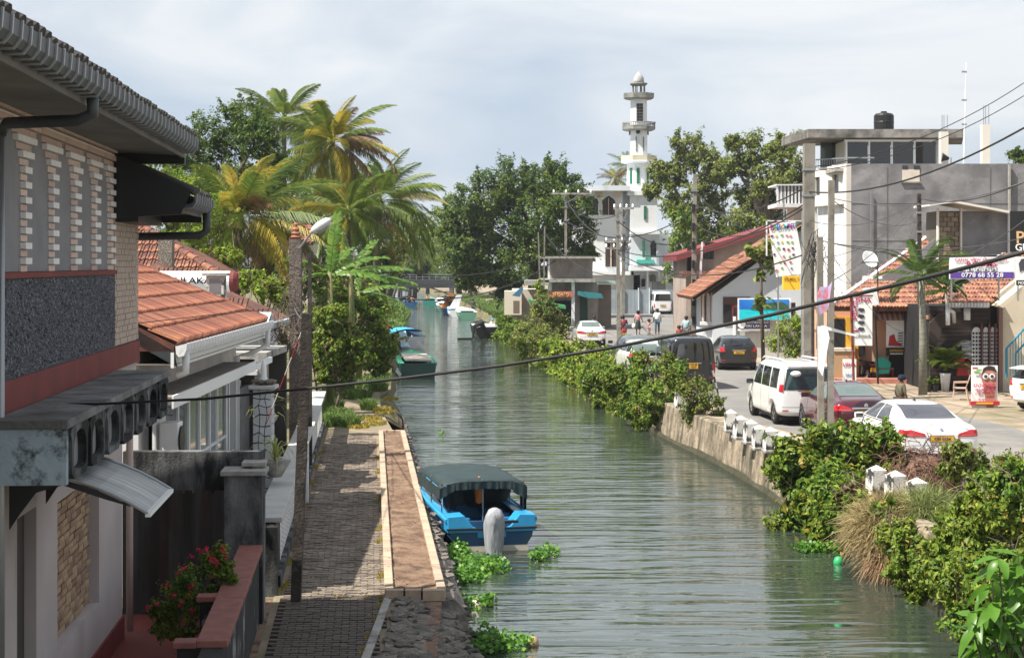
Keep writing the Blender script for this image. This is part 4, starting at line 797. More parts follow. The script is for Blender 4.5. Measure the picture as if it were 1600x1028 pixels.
# white house with gable + neighbour + fence wall
m_whouse=mat('blueish_white_wall',(.60,.63,.66),(.55,.58,.61),s=.7,r=.85)
wh=Bd('house','white gabled house with red tiled roof slope and brown window','house',1180,530,90)
wh.poly([(1113,462),(1190,405),(1262,352),(1262,540),(1113,540)],90,9,'wall',m_whouse)
A=wh.p(1082,466,89.5); B=Vector((A.x,8.5+A.y,A.z)); t0=wh.p(1262,346,89.5); C_=Vector((t0.x,A.y+8.5,t0.z)); 
slope(wh,B,A,t0,C_,'roof_tile',m_tileO,21,295,tw=.24)
MB().slab([A,A+Vector((0,0,-.16)),t0+Vector((0,0,-.16)),t0],.06).build('barge_board',m_twig,wh.o)
f=wh.px(1130,1172,464,506,89.93,.05,'window_surround',mat('brown_frame',(.09,.05,.04))); wh.px(1131,1142,476,503,89.9,.05,'shutter',m_dark,par=f); wh.px(1144,1156,476,504,89.88,.06,'red_door',m_dred,par=f); wh.px(1146,1149,480,494,89.86,.02,'door_pane',m_glass,par=f); wh.px(1151,1154,480,494,89.86,.02,'door_pane',m_glass,par=f); wh.px(1158,1171,476,504,89.9,.05,'shutter',m_dark,par=f)
for a in (1099,1106,1112): wh.px(a-1.5,a+1.5,458,510,90.5,.3,'porch_post',m_bpink)
wh.px(1095,1113,503,508,90,.4,'porch_rail',m_plaster); wh.px(1097,1113,508,535,90.2,.2,'porch_wall',m_plaster); wh.px(1096,1113,462,504,93,.2,'porch_shade',m_brown)
nh=Bd('house','weathered pink-grey house with long sloping maroon roof edge','house',1140,520,112)
nh.poly([(1072,400),(1250,350),(1250,540),(1072,540)],112,9,'wall',mat('weathered_pink_wall',(.36,.29,.25),(.28,.23,.20),s=.8,r=.9,dirt=(.12,.1,.09),ds=.7,dt=.62,dst=(1,1,.4)))
A=nh.p(1057,398,111); B_=nh.p(1262,338,111); MB().slab([A,A+Vector((0,0,-.42)),B_+Vector((0,0,-.42)),B_],10).build('roof',mat('maroon_roof',(.20,.03,.035),(.16,.03,.03),s=1,r=.6),nh.o)
w_=nh.px(1101,1115,378,405,111.95,.06,'window',m_glass)
for i in range(4): nh.px(1101+i*4.4,1101.8+i*4.4,378,405,111.9,.06,'window_bar',m_brown,par=w_)
nh.px(1074,1088,385,425,111.9,.1,'side_window',m_dark); nh.px(1066,1120,424,432,110,2,'lean_to_roof',m_tileold)
fw=Bd('wall','weathered concrete boundary wall with framed beach poster above it','wall',1195,548,85)
fw.px(1149,1262,500,555,85,.2,'wall_body',mat('pale_stained_wall',(.46,.44,.41),(.38,.36,.33),s=1,r=.9,dirt=(.15,.13,.11),ds=1,dt=.62,dst=(1,1,.4))); fw.px(1147,1150,495,555,84.9,.4,'end_pier',m_plaster)
bp_=Bd('beach_poster','wide tropical beach poster with turquoise sea in a white frame','poster',1195,500,84.5,z=W(0,500,84.5).z)
bp_.px(1153,1236,466,500,84.6,.1,'frame',m_white); bp_.px(1155,1233,468,483,84.55,.03,'printed_sky',mat('print_sky',(.01,.12,.48),(.02,.25,.6),s=1)); bp_.px(1155,1233,483,499,84.56,.03,'printed_sea',mat('print_sea',(.0,.42,.50),(.02,.55,.6),s=1.5,st=(1,1,5)))
bp_.poly([(1173,483),(1176,477),(1190,474),(1205,473),(1222,472),(1233,478),(1233,484),(1200,483)],84.53,.015,'printed_island',mat('print_palms',(.02,.06,.03),(.05,.10,.04),s=8)); bp_.px(1236,1243,473,495,84.9,.3,'dark_end',m_black)
sl2=Bd('wall_sign','purple-grey board lettered SRI LANKA with round white emblem','sign',1175,520,84.8,z=W(0,520,84.8).z)
sl2.px(1153,1203,499,514,84.75,.06,'board',mat('slate_purple',(.09,.08,.14))); sl2.px(1153,1203,514,517,84.74,.06,'white_strip',m_white); textobj('SRI LANKA',.17,m_white,sl2.o,T(*sl2.p(1182,509.5,84.7))@FACE,sx=1.3)
MB().lathe([(.2,0),(.2,.02)],16).xf(T(*sl2.p(1159,507,84.72))@Matrix.Rotation(R(90),4,'X')).build('emblem',m_white,sl2.o)
def sinh(par,x,z,y,s,n,m,seed):      # rounded looping script strokes
    r=random.Random(seed)
    for i in range(n):
        cx=x+i*s*1.05; a0=r.uniform(0,6); k=r.choice((1,-1)); pts=[]
        for t in np.linspace(0,1,9): a=a0+k*t*5.4; rr_=s*.42*(1-.35*t); pts.append((cx+rr_*math.cos(a),y,z+rr_*math.sin(a)))
        if r.random()<.6: pts.append((cx+s*.45,y,z+s*r.choice((.5,-.5))))
        MB().tube(pts,s*.09,5).build('lettering',m,par)
q=sl2.p(1168,503.3,84.71); sinh(sl2.o,q.x,q.z,q.y,.12,9,m_white,3)
sk=MB().lathe([(.25,0),(.33,.15),(.35,.5),(.27,.85),(.12,1.05),(.14,1.12)],10).build('sack',mat('yellow_sack',(.55,.36,.12),(.45,.28,.1),s=3,r=.7,b=1,bs=8),smooth=True,loc=G(1207,552,1.16)); tag(sk,'upright yellow sack leaning by the boundary wall next to the bush','sack')
# left cluster of old shops across the lane
m_oldw=mat('grimy_wall',(.36,.33,.30),(.28,.26,.24),s=.8,r=.9,dirt=(.10,.09,.08),ds=.8,dt=.58,dst=(1,1,.4))
a1=Bd('shop','old two-storey grey shop with flat slab roof and small teal awning','shop',895,515,120)
a1.px(860,926,404,442,121,5,'upper_wall',m_oldw); a1.px(845,930,400.5,404,119.5,7,'roof_slab',m_conc); a1.px(846,930,436,441,119,6,'mid_slab',m_conc); a1.px(862,935,441,520,120,6,'wall',m_oldw)
a1.px(856,859,404,437,119.9,.2,'column',m_plaster); a1.px(856,862,441,520,119.4,.5,'column',m_plaster); a1.px(893,898,441,522,119.3,.5,'column',m_plaster); a1.px(906,918,462,503,119.9,.2,'green_door',mat('dark_green_door',(.03,.06,.045))); a1.px(866,892,470,510,119.9,.2,'doorway',m_dark)
a1.poly([(903,455),(940,459),(943,466),(918,466),(903,461)],118.6,1.2,'awning',mat('teal_awning',(.03,.18,.20))); sx_=a1.px(857,895,455,465,119.2,.15,'sign_board',mat('rust_sign',(.45,.14,.08))); 
q=a1.p(866,460,119.15); sinh(a1.o,q.x,q.z,q.y,.3,4,m_gold,9); a1.px(925,955,445,520,124,5,'side_wall',mat('tan_side_wall',(.30,.25,.20),(.24,.2,.17),s=1)); a1.px(918,965,440,444,122,3,'green_roof_sheet',mat('pale_green_sheet',(.32,.42,.36)))
a2=Bd('shop','low shed with long green-edged sheet awning beside the canal trees','shop',850,505,118)
a2.px(800,858,452,505,123,4,'wall',m_cream); a2.poly([(826,468),(884,478),(884,483),(826,472)],116,3,'awning',mat('green_awning',(.05,.25,.10))); a2.px(788,815,455,492,121,3,'bright_wall',mat('warm_plaster',(.62,.55,.45))); a2.px(820,858,438,446,119,4,'roof_sheet',m_conc); 
for a in (830,836,843,852): a2.px(a,a+1.5,468,505,117,.15,'post',m_plaster)
a2.px(802,812,470,490,119,.3,'crate_stack',m_twig); a2.poly([(800,462),(815,448),(818,452),(812,464)],116,1,'blue_sheet',mat('faded_blue_sheet',(.05,.15,.25)))
# mosque
m_mos=mat('pale_blue_white_wall',(.62,.66,.70),(.56,.60,.64),s=.4,r=.85,dirt=(.36,.38,.38),ds=.4,dt=.68,dst=(1,1,.4)); m_mosw=mat('mosque_white',(.72,.74,.75),(.64,.66,.67),s=.6,r=.85,dirt=(.3,.3,.28),ds=.7,dt=.7,dst=(1,1,.4)); m_mold=mat('mouldy_concrete',(.26,.26,.24),(.15,.15,.14),s=1.5,r=.95)
ms_=Bd('mosque','white mosque with tall octagonal balconied minaret and onion-arched windows','mosque',975,490,165)
ms_.px(880,973,298,424,165,12,'upper_wall',m_mosw); ms_.px(885,985,290,298,163.5,14,'roof_slab',m_mos); ms_.px(973,985,300,424,166,11,'side_wall',m_mos)
ms_.px(905,985,424,430,164,13,'string_course',m_mosw); ms_.px(925,1000,430,495,167,9,'lower_wall',m_mos)
def onion(c,y0,y1,hw,D,name,m,par=None):
    h=y1-y0; pts=[(c-hw,y1)]+[(c-hw*u,y0+h*v) for u,v in ((1,.45),(1.12,.35),(.95,.22),(.5,.10),(0,0))]+[(c+hw*u,y0+h*v) for u,v in ((.5,.10),(.95,.22),(1.12,.35),(1,.45))]+[(c+hw,y1)]
    return ms_.poly(pts[::-1],D,.1,name,m,par)
for c in (925,951):
    o=onion(c,304,338,12,164.85,'arch_surround',m_mosw); q=onion(c,306,336,9.5,164.8,'arched_window',m_brown,par=o); ms_.px(c-.4,c+.4,310,336,164.7,.1,'mullion',m_bpink,par=o)
w_=ms_.px(946,963,378,417,164.85,.2,'window',m_brown); ms_.px(944,965,375,378,164.6,.4,'window_head',m_mold,par=w_); ms_.px(954,955.5,380,417,164.75,.1,'mullion',m_bpink,par=w_)
for a in (913,936,965): q=ms_.p(a,303,164.9); MB().lathe([(.35,0),(.35,.08)],12).xf(T(*q)@Matrix.Rotation(R(90),4,'X')).build('medallion',m_gold if 0 else m_bpink,ms_.o)
ms_.px(985,1027,300,362,164,8,'tower_base',m_mosw); ms_.px(985,1030,362,366,163.7,8.6,'tower_ledge',m_mosw); ms_.px(985,1030,366,424,164.2,8,'tower_base',m_mos); ms_.px(981,1021,298,305,163.7,8.8,'tower_ledge',m_mosw)
for a,t,u in ((1006,322,343),(1004,376,402)): ms_.px(a,a+4,t,u,163.9,.15,'green_window',mat('green_slot',(.02,.13,.07)))
onion(1021,375,402,4.5,163.8,'arched_window',m_glass)
ms_.px(1027,1053,383,420,167,5,'annex',m_mos); dm=ms_.p(1035,383,168.5); MB().lathe([(1.15,0),(1.15,.2),(.95,.7),(.5,1.1),(0,1.25)],16,c=tuple(dm)).build('annex_dome',m_mosw,ms_.o,smooth=True)
ms_.px(985,1056,416,423,163,9,'string_course',m_mosw)
for a in (1012,1030,1041,1053): ms_.px(a-1.3,a+1.3,423,490,164,.5,'column',m_mosw)
ms_.px(990,1052,424,490,167,3,'lower_wall',m_mos); onion(1020,428,440,5,166.6,'arched_window',m_mold); ms_.px(1002,1008,436,448,166.7,.2,'window',m_glass); ms_.px(1020,1040,440,455,163.6,1,'rubble_shelf',m_mold); ms_.px(995,1022,406,411.5,163.4,1,'green_sheet',mat('turquoise_sheet',(.05,.38,.30)))
for i,(a,b_) in enumerate(((950,974),(974,998),(998,1015),(1015,1060))): 
    for k in range(4): x=a+(b_-a)*k/4; ms_.px(x+.15,x+(b_-a)/4-.15,453,500,158,.12,'fence_sheet',mat('blue_grey_sheet',(.27,.31,.34),(.22,.25,.28),s=1) if i+k==0 else FS); FS=bpy.data.materials['blue_grey_sheet']
    ms_.px(b_-.7,b_+.7,450,500,157.8,.4,'fence_post',m_mos)
mc=ms_.p(998,490,168); s_=168/F
def zq(y): return (HZ-y)*s_+CZ-ms_.l.z
def oct_(prof,name,m,n=8,a0=math.pi/8,smooth=False): return MB().lathe([(w/2*s_/(.924 if n==8 else 1),zq(y)) for w,y in prof],n,c=(mc.x,mc.y,0),a0=a0).build(name,m,ms_.o,smooth=smooth)
oct_([(36,302),(36,254)],'minaret_shaft',m_mosw); oct_([(26,253),(26,203)],'minaret_shaft',m_mosw); oct_([(25,196),(25,152)],'minaret_shaft',m_mosw)
for (y0,y1,w_,m_) in ((254,251,54,m_mosw),(203,199,50,m_mold),(154,151,46,m_mold)): oct_([(w_*.8,y0+2),(w_,y0),(w_,y1)],'balcony_floor',m_mosw if m_ is m_mosw else m_mold)
for (y0,y1,w_,m_) in ((251,245,53,mat('yellowed_parapet',(.55,.47,.28),(.6,.56,.42),s=1)),(199,192.5,49,m_conc),(151,147.5,45,m_mold)):
    R0=w_/2*s_/.924; k=0; par=None
    for e in range(8):
        a=math.pi/8+e*math.pi/4; b_=a+math.pi/4; A=Vector((mc.x+R0*math.cos(a),mc.y+R0*math.sin(a),0)); B=Vector((mc.x+R0*math.cos(b_),mc.y+R0*math.sin(b_),0))
        MB().bar(A+Vector((0,0,zq(y1))),B+Vector((0,0,zq(y1))),.1,.1).build('parapet_rail',m_,ms_.o)
        if y0-y1>4 and w_<50:
            for j in range(6): q=A.lerp(B,j/6); MB().box(q.x-.04,q.x+.04,q.y-.04,q.y+.04,zq(y0),zq(y1)).build('parapet_baluster',m_,ms_.o)
        else: MB().bar(A+Vector((0,0,(zq(y0)+zq(y1))/2)),B+Vector((0,0,(zq(y0)+zq(y1))/2)),.08,zq(y1)-zq(y0)).build('parapet_panel',m_,ms_.o)
def mpx(a,b_,t,u,off,name,m,par=None): 
    p=ms_.p(a,t,168); q=ms_.p(b_,u,168); return MB().box(p.x,q.x,mc.y-off,mc.y-off+.12,zq(u),zq(t)).build(name,m,par or ms_.o)
gw=mpx(993.5,1004,163,192,.86,'grille_window',m_mold)
for i in range(6):
    for k in range(2): mpx(994.3+k*4.8,998.2+k*4.8,164+i*4.7,167.3+i*4.7,.90,'grille_opening',m_dark,par=gw)
for a in (992,1003.5): mpx(a,a+2,215,237,.9,'slot_window',m_mold)
gs=bpy.data.materials['green_slot']; mpx(993.5,998,264,288,1.24,'green_window',gs); 
for sx in (-1,1):
    c=(mc.x+sx*.86,mc.y-.86); 
    MB().box(-.14,.14,-.03,.03,zq(288),zq(264)).xf(T(c[0],c[1],0)@Matrix.Rotation(R(sx*45),4,'Z')).build('green_window',gs,ms_.o)
MB().lathe([(.22,0),(.05,.2)],12).xf(T(mc.x-.15,mc.y-1.1,zq(207.5))@Matrix.Rotation(R(-90),4,'X')).build('horn_speaker',m_black,ms_.o)
for sx in (-1,1): MB().lathe([(.24,0),(.05,.25)],12).xf(T(mc.x+sx*.98,mc.y-.1,zq(208.5))@Matrix.Rotation(R(-90*sx),4,'Y')).build('horn_speaker',m_black,ms_.o)
for e in range(8):
    a=math.pi/8+e*math.pi/4; r0=9.5*s_; MB().tube([(mc.x+r0*math.cos(a),mc.y+r0*math.sin(a),zq(150)),(mc.x+r0*math.cos(a),mc.y+r0*math.sin(a),zq(132))],.09,6).build('kiosk_column',m_mold,ms_.o)
oct_([(22,134),(27,132),(26,130.5)],'kiosk_eave',m_mold); oct_([(16,131),(17,127),(15.5,122),(11,118),(5,114.5),(1.5,112.5),(0.3,111)],'dome',mat('grey_dome',(.40,.40,.39),(.28,.28,.27),s=1,r=.9),n=14,smooth=True)
# far bridge
br=Bd('footbridge','dark flat road bridge with thin railing crossing the canal far away','bridge',650,470,250,z=0)
br.px(596,735,437,450,250,6,'deck',mat('dark_bridge',(.035,.037,.04))); br.px(603,612,446,478,251,5,'left_pier',m_dark); br.px(702,708,446,474,250.5,5,'right_pier',m_conc)
br.px(596,735,428.5,429.5,250,.1,'top_rail',m_steel); br.px(596,735,432.5,433.2,250,.1,'mid_rail',m_steel)
for i in range(14): br.px(600+i*10,601+i*10,429,437,250,.12,'rail_post',m_steel)
# small red tiled houses on the left bank further away
for k,(a,b_,t,u,D,lb) in enumerate(((535,573,432,470,110,'small house with pink-red tiled roof seen behind banana leaves'),(450,490,348,380,95,'red and white tiled roof gable glimpsed between the palms'))):
    hh=Bd('house',lb,'house',(a+b_)/2,500,D,z=.62); hh.px(a,b_-6,u,505 if k==0 else 500,D+.5,6,'wall',m_brown if k==0 else m_cream)
    A=hh.p(a-6,u,D); B=hh.p(b_,u,D); C_=hh.p(b_-6,t,D+5); Dd=hh.p(a,t,D+5); slope(hh,A,B,C_,Dd,'roof_tile',mat('pinkish_tile',(.45,.22,.17),(.36,.14,.10),s=3,isl=.3),9,200)
dsh=thing('satellite_dish','white satellite dish facing the canal on a dark post by the left bank','satellite dish',W(588,482,108)); dsh.location=W(586,487,108); dishb(dsh,.62,R(60),R(70)); MB().tube([(0,0,0),(0,0,-2.2)],.06,6).build('post',m_black,dsh)
# ================= vehicles =================
def skin_eval(o,name,m,parent):
    if o.name not in TC_.objects: COL.objects.unlink(o); TC_.objects.link(o)
    me=evalmesh(o); old=o.data; bpy.data.objects.remove(o); bpy.data.meshes.remove(old)
    me.name=name; me.materials.clear(); me.materials.append(m); q=bpy.data.objects.new(name,me); COL.objects.link(q); q.parent=parent
    me.polygons.foreach_set('use_smooth',[True]*len(me.polygons)); return q
def decal(body,ax,sg,poly,off,m,name,par,lo=None,hi=None,lim=.15):
    # cut a convex outline out of a copy of the body skin, raised by off
    bm=bmesh.new(); bm.from_mesh(body.data); I={'x':(1,2,0),'y':(0,2,1),'z':(0,1,2)}[ax]
    c=[sum(p[0] for p in poly)/len(poly),sum(p[1] for p in poly)/len(poly)]
    bm.normal_update(); bmesh.ops.delete(bm,geom=[f for f in bm.faces if f.normal[I[2]]*sg<lim or (lo is not None and f.calc_center_median()[I[2]]<lo) or (hi is not None and f.calc_center_median()[I[2]]>hi)],context='FACES')
    for i in range(len(poly)):
        a=poly[i]; b=poly[(i+1)%len(poly)]; n=[b[1]-a[1],-(b[0]-a[0])]
        if (c[0]-a[0])*n[0]+(c[1]-a[1])*n[1]>0: n=[-n[0],-n[1]]
        co=[0,0,0]; no=[0,0,0]; co[I[0]],co[I[1]]=a; no[I[0]],no[I[1]]=n
        bmesh.ops.bisect_plane(bm,geom=bm.verts[:]+bm.edges[:]+bm.faces[:],plane_co=co,plane_no=no,clear_outer=True)
    bm.normal_update()
    for v in bm.verts: v.co+=v.normal*off
    if not bm.faces: bm.free(); return None
    me=bpy.data.meshes.new(name); bm.to_mesh(me); bm.free(); me.materials.clear(); me.materials.append(m)
    me.polygons.foreach_set('use_smooth',[True]*len(me.polygons)); o=bpy.data.objects.new(name,me); COL.objects.link(o); o.parent=par; return o
m_tail=mat('tail_light',(.42,.01,.015),r=.12,coat=1); m_chr=mat('chrome',(.6,.6,.6),r=.15,metal=1); m_plate=mat('yellow_plate',(.62,.34,.03),r=.5); m_cglass=mat('car_glass',(.010,.012,.014),r=.04,spec=.9); m_lglass=mat('light_car_glass',(.10,.13,.12),r=.05,spec=.8); m_gap=mat('panel_gap',(.01,.01,.01))
def paint(n,c): return mat(n,c,r=.28,coat=1,spec=.5)
WH={}
def wheel(par,x,y,r,w=.22):
    k=(round(r,2))
    if k in WH:
        a=clone(WH[k],par); a.location=(x,y,r); a.rotation_euler=(0,0,0 if x>0 else math.pi); return
    Mx=Matrix.Rotation(R(90),4,'Y')
    o=MB().lathe([(r*.62,-w/2),(r*.9,-w/2),(r,-w*.36),(r,w*.36),(r*.9,w/2),(r*.62,w/2)],24,cap=False).xf(Mx).build('tyre',m_rubber,par,smooth=True)
    MB().lathe([(r*.64,-w*.3),(r*.64,w*.42),(r*.58,w*.42),(r*.55,w*.2),(.03,w*.22)],20,cap=False).xf(Mx).build('rim',m_steel,o)
    b=MB()
    for i in range(5): a=i*2*math.pi/5; b.bar((w*.36,0.03*math.cos(a),.03*math.sin(a)),(w*.40,r*.6*math.cos(a),r*.6*math.sin(a)),.05,.03,up=(1,0,0))
    b.build('spokes',m_chr,o); o.location=(x,y,r); o.rotation_euler=(0,0,0 if x>0 else math.pi); WH[k]=o
def car(name,label,cat,loc,rz,st,pm,wheels,wr=.32,hw=.86,group=None,sub=2):
    t=thing(name,label,cat,loc,rz,group); vs=[];fs=[];n=14
    for (y,ws,zb,wb,ze,wr_,zt) in st:
        h=[(ws*.86,zb),(ws,zb+.1),(wb,zb+(ze-zb)*.55),(wb*.985,ze),(wr_,zt-.05),(wr_*.8,zt),(0,zt+.015)]
        vs+=[(0,y,zb)]+[(x,y,z) for x,z in h[:-1]]+[(0,y,h[-1][1])]+[(-x,y,z) for x,z in h[:-1][::-1]]
    n=14
    for i in range(len(st)-1):
        for j in range(n): fs.append((i*n+j,i*n+(j+1)%n,(i+1)*n+(j+1)%n,(i+1)*n+j))
    k=(len(st)-1)*n
    for b in (0,k):
        for j in range(1,7): q=(b+j-1 if j>1 else b,b+j,b+(n-j),b+(n-j+1)%n if j>1 else b); q=tuple(dict.fromkeys(q)); fs.append(q)
        fs.append((b+6,b+7,b+8))
    o=MB().add(vs,fs).build('b',pm); s=o.modifiers.new('s','SUBSURF'); s.levels=sub; s.render_levels=sub
    cut=MB()
    for y in wheels:
        for sx in (-1,1): cut.lathe([(wr*1.17,-.16),(wr*1.17,.16)],22).xf(T(sx*(hw-.04),y,wr+.01)@Matrix.Rotation(R(90),4,'Y')) if 0 else None
        c2=MB().lathe([(wr*1.17,-hw-.2),(wr*1.17,-hw+.26)],22).xf(T(0,y,wr+.01)@Matrix.Rotation(R(90),4,'Y')); cut.add(c2.v,c2.f)
        c2=MB().lathe([(wr*1.17,hw-.26),(wr*1.17,hw+.2)],22).xf(T(0,y,wr+.01)@Matrix.Rotation(R(90),4,'Y')); cut.add(c2.v,c2.f)
    co=cut.build('cut',pm); COL.objects.unlink(co); TC_.objects.link(co); bo=o.modifiers.new('b','BOOLEAN'); bo.operation='DIFFERENCE'; bo.object=co; bo.solver='EXACT'
    body=skin_eval(o,'body',pm,t); bpy.data.objects.remove(co)
    MB().box(-hw+.12,hw-.12,.35,st[-1][0]-.35,.16,wr*2-.02).build('underbody',m_black,t)
    for y in wheels:
        for sx in (-1,1): wheel(t,sx*(hw-.12),y,wr)
    return t,body
def mirror(t,x,y,z,m):
    for s in (-1,1):
        o=MB().box(-.11,.11,-.05,.05,-.07,.07).build('mirror',m,t,bev=.03); o.location=(s*(x+.1),y,z); MB().box(-.09,.09,-.056,-.051,-.05,.05).build('mirror_glass',m_glass,o)
def plate(t,y,z,txt,w=.26,h=.055,two=None):
    f=MB().box(-w,w,y-.015,y,z-h,z+h).build('number_plate',m_plate,t); d=T(0,y-.018,z)
    MB().box(-w-.01,w+.01,y-.008,y+.01,z-h-.01,z+h+.01).build('plate_frame',m_black,f)
    if two: textobj(txt,h*.85,m_black,f,T(0,y-.018,z+h*.45)@FACE); textobj(two,h*.85,m_black,f,T(0,y-.018,z-h*.45)@FACE)
    else: textobj(txt,h*1.5,m_black,f,d@FACE,sx=1.1)
SED=[(0.0,.62,.42,.74,.78,.66,.86),(.07,.80,.32,.88,.90,.78,1.03),(.2,.86,.26,.92,.97,.80,1.10),(.72,.90,.22,.935,1.0,.75,1.135),(1.2,.92,.2,.94,1.0,.66,1.33),(1.75,.92,.2,.935,1.0,.60,1.45),(2.5,.92,.2,.935,.99,.61,1.475),(3.0,.92,.2,.935,.98,.60,1.42),(3.6,.92,.2,.93,.95,.68,1.13),(3.85,.92,.2,.93,.92,.72,1.04),(4.4,.88,.22,.90,.84,.68,.93),(4.8,.76,.26,.80,.70,.6,.78),(4.94,.6,.32,.64,.58,.5,.62)]
def scale_st(st,fy,fw,fz): return [(y*fy,a*fw,zb,b*fw,ze*fz,c*fw,zt*fz) for y,a,zb,b,ze,c,zt in st]
def sedan(label,loc,rz,m,txt,glass,fy=1,fw=1,fz=1,bmw=False,two=None,group=None):
    t,b=car('parked_car',label,'car',loc,rz,scale_st(SED,fy,fw,fz),m,(1.02*fy,3.98*fy),.33,.93*fw,group)
    D=lambda *a,**k: decal(b,*a,**k)
    D('y',-1,[(-.60*fw,1.155*fz),(.60*fw,1.155*fz),(.53*fw,1.405*fz),(-.53*fw,1.405*fz)],.008,glass,'rear_window',t,lo=.5,lim=.05)
    for s in (-1,1):
        D('x',s,[(1.25*fy,1.04*fz),(2.2*fy,1.04*fz),(2.2*fy,1.38*fz),(1.75*fy,1.37*fz)],.006,glass,'side_window',t); D('x',s,[(2.27*fy,1.04*fz),(3.3*fy,1.04*fz),(3.05*fy,1.28*fz),(2.7*fy,1.37*fz),(2.27*fy,1.38*fz)],.006,glass,'side_window',t)
        D('x',s,[(1.15*fy,1.005*fz),(3.5*fy,1.005*fz),(3.4*fy,1.02*fz),(1.2*fy,1.02*fz)],.008,m_black if not bmw else m_gap,'window_trim',t)
        for y in (1.5,2.24,3.25): D('x',s,[(y*fy-.006,.3),(y*fy+.006,.3),(y*fy+.006,.99*fz),(y*fy-.006,.99*fz)],.003,m_gap,'door_gap',t)
        lt=D('y',-1,[(s*.36*fw,.80*fz),(s*.95*fw,.80*fz),(s*.95*fw,.93*fz),(s*.70*fw,.955*fz),(s*.40*fw,.87*fz)],.012,m_tail,'tail_light',t,hi=.6)
        D('x',s,[(-.05,.82*fz),(.38,.86*fz),(.30,.95*fz),(-.05,.94*fz)],.012,m_tail,'tail_light_side',t)
        D('y',-1,[(s*.45*fw,.82*fz),(s*.8*fw,.83*fz),(s*.8*fw,.845*fz),(s*.47*fw,.835*fz)],.016,mat('light_bar',(.7,.12,.08),r=.3),'light_bar',t,hi=.5)
        ls=D('y',-1,[(s*.45*fw,.30),(s*.93*fw,.30),(s*.93*fw,.47),(s*.80*fw,.5),(s*.52*fw,.43)],.01,m_black,'bumper_corner',t,hi=.5)
        MB().lathe([(.05,0),(.06,.02),(.06,.16)],12).xf(T(s*.62*fw,.12,.33)@Matrix.Rotation(R(90),4,'X')).build('exhaust_tip',m_chr,t)
        ap=D('y',-1,[(s*.6*fw,.50),(s*.80*fw,.50),(s*.80*fw,.525),(s*.6*fw,.525)],.014,m_tail,'reflector',t,hi=.6)
    D('y',-1,[(-.5*fw,.26),(.5*fw,.26),(.45*fw,.42),(-.45*fw,.42)],.009,m_black,'diffuser',t,hi=.5)
    D('y',-1,[(-.72*fw,.60),(.72*fw,.60),(.72*fw,.608),(-.72*fw,.608)],.004,m_gap,'boot_gap',t,hi=.5)
    if not bmw: D('y',-1,[(-.42*fw,.86*fz),(.42*fw,.86*fz),(.42*fw,.895*fz),(-.42*fw,.895*fz)],.016,m_chr,'chrome_strip',t,hi=.5)
    D('y',-1,[(-.32,.70),(.32,.70),(.30,.84),(-.30,.84)],.003,m,'plate_recess',t,hi=.5)
    plate(t,-.012,.755,txt,w=.27,h=.062,two=two)
    q=MB().lathe([(.04,0),(.04,.012)],16).xf(T(0,.03,.955*fz)@Matrix.Rotation(R(90),4,'X')).build('badge',m_chr,t)
    if bmw:
        for k in range(4): a=k*math.pi/2; MB().add([(0,.012,.955*fz)]+[(.03*math.cos(a+u*math.pi/2/4),.012,.955*fz+.03*math.sin(a+u*math.pi/2/4)) for u in range(5)],[(0,1,2,3,4,5)]).build('badge_quarter',m_blue if k%2 else m_white,q)
        textobj('520d',.05,m_chr,t,T(.6,.045,.985)@FACE)
    else: MB().lathe([(.052,0),(.052,.01)],14).xf(T(0,.028,.955*fz)@Matrix.Rotation(R(90),4,'X')).build('badge_ring',m_chr,t)
    mirror(t,.9*fw,3.2*fy,1.02*fz,m); MB().add([(-.012,1.9,1.455*fz),(.012,1.9,1.455*fz),(0,2.15,1.47*fz),(0,1.92,1.53*fz)],[(0,1,3),(0,2,1),(0,3,2),(1,2,3)]).build('fin_antenna',m_black,t)
    return t,b
p_w=paint('white_car_paint',(.74,.74,.74))
bmw,_=sedan('white executive sedan, nearest car, dark rear glass and yellow plate',(9.82,38.0,1.15),R(4.5),p_w,'CBI 6226',mat('tinted_rear_glass',(.05,.05,.06),r=.06,spec=.9),bmw=True)
mar,_=sedan('maroon metallic sedan parked between the white minivan and white sedan',(9.5,44.6,1.15),R(4),mat('maroon_car_paint',(.085,.012,.022),r=.25,coat=1,metal=.3),'CAR 7416',m_lglass,fy=.94,fw=.92,two=None)
MB().tube([(-.35,.9,1.17),(.1,.86,1.19)],.015,5).build('wiper',m_black,mar); 
axi,_=sedan('white sedan driving away up the lane behind the canal shrubs',(W(924,540,95).x,94,1.15),R(3),p_w,'KY 2218',m_lglass,fy=.9,fw=.90,two=None)
VAN=[(0.0,.70,.40,.80,.95,.64,1.66),(.06,.78,.30,.85,1.0,.68,1.78),(.25,.84,.26,.865,1.02,.72,1.84),(1.2,.86,.22,.87,1.02,.73,1.86),(2.4,.86,.22,.87,1.02,.73,1.86),(3.1,.86,.22,.87,1.0,.72,1.81),(3.75,.86,.22,.86,.98,.68,1.35),(4.05,.85,.24,.85,.93,.66,1.08),(4.45,.78,.28,.78,.8,.58,.90),(4.6,.62,.34,.64,.62,.5,.68)]
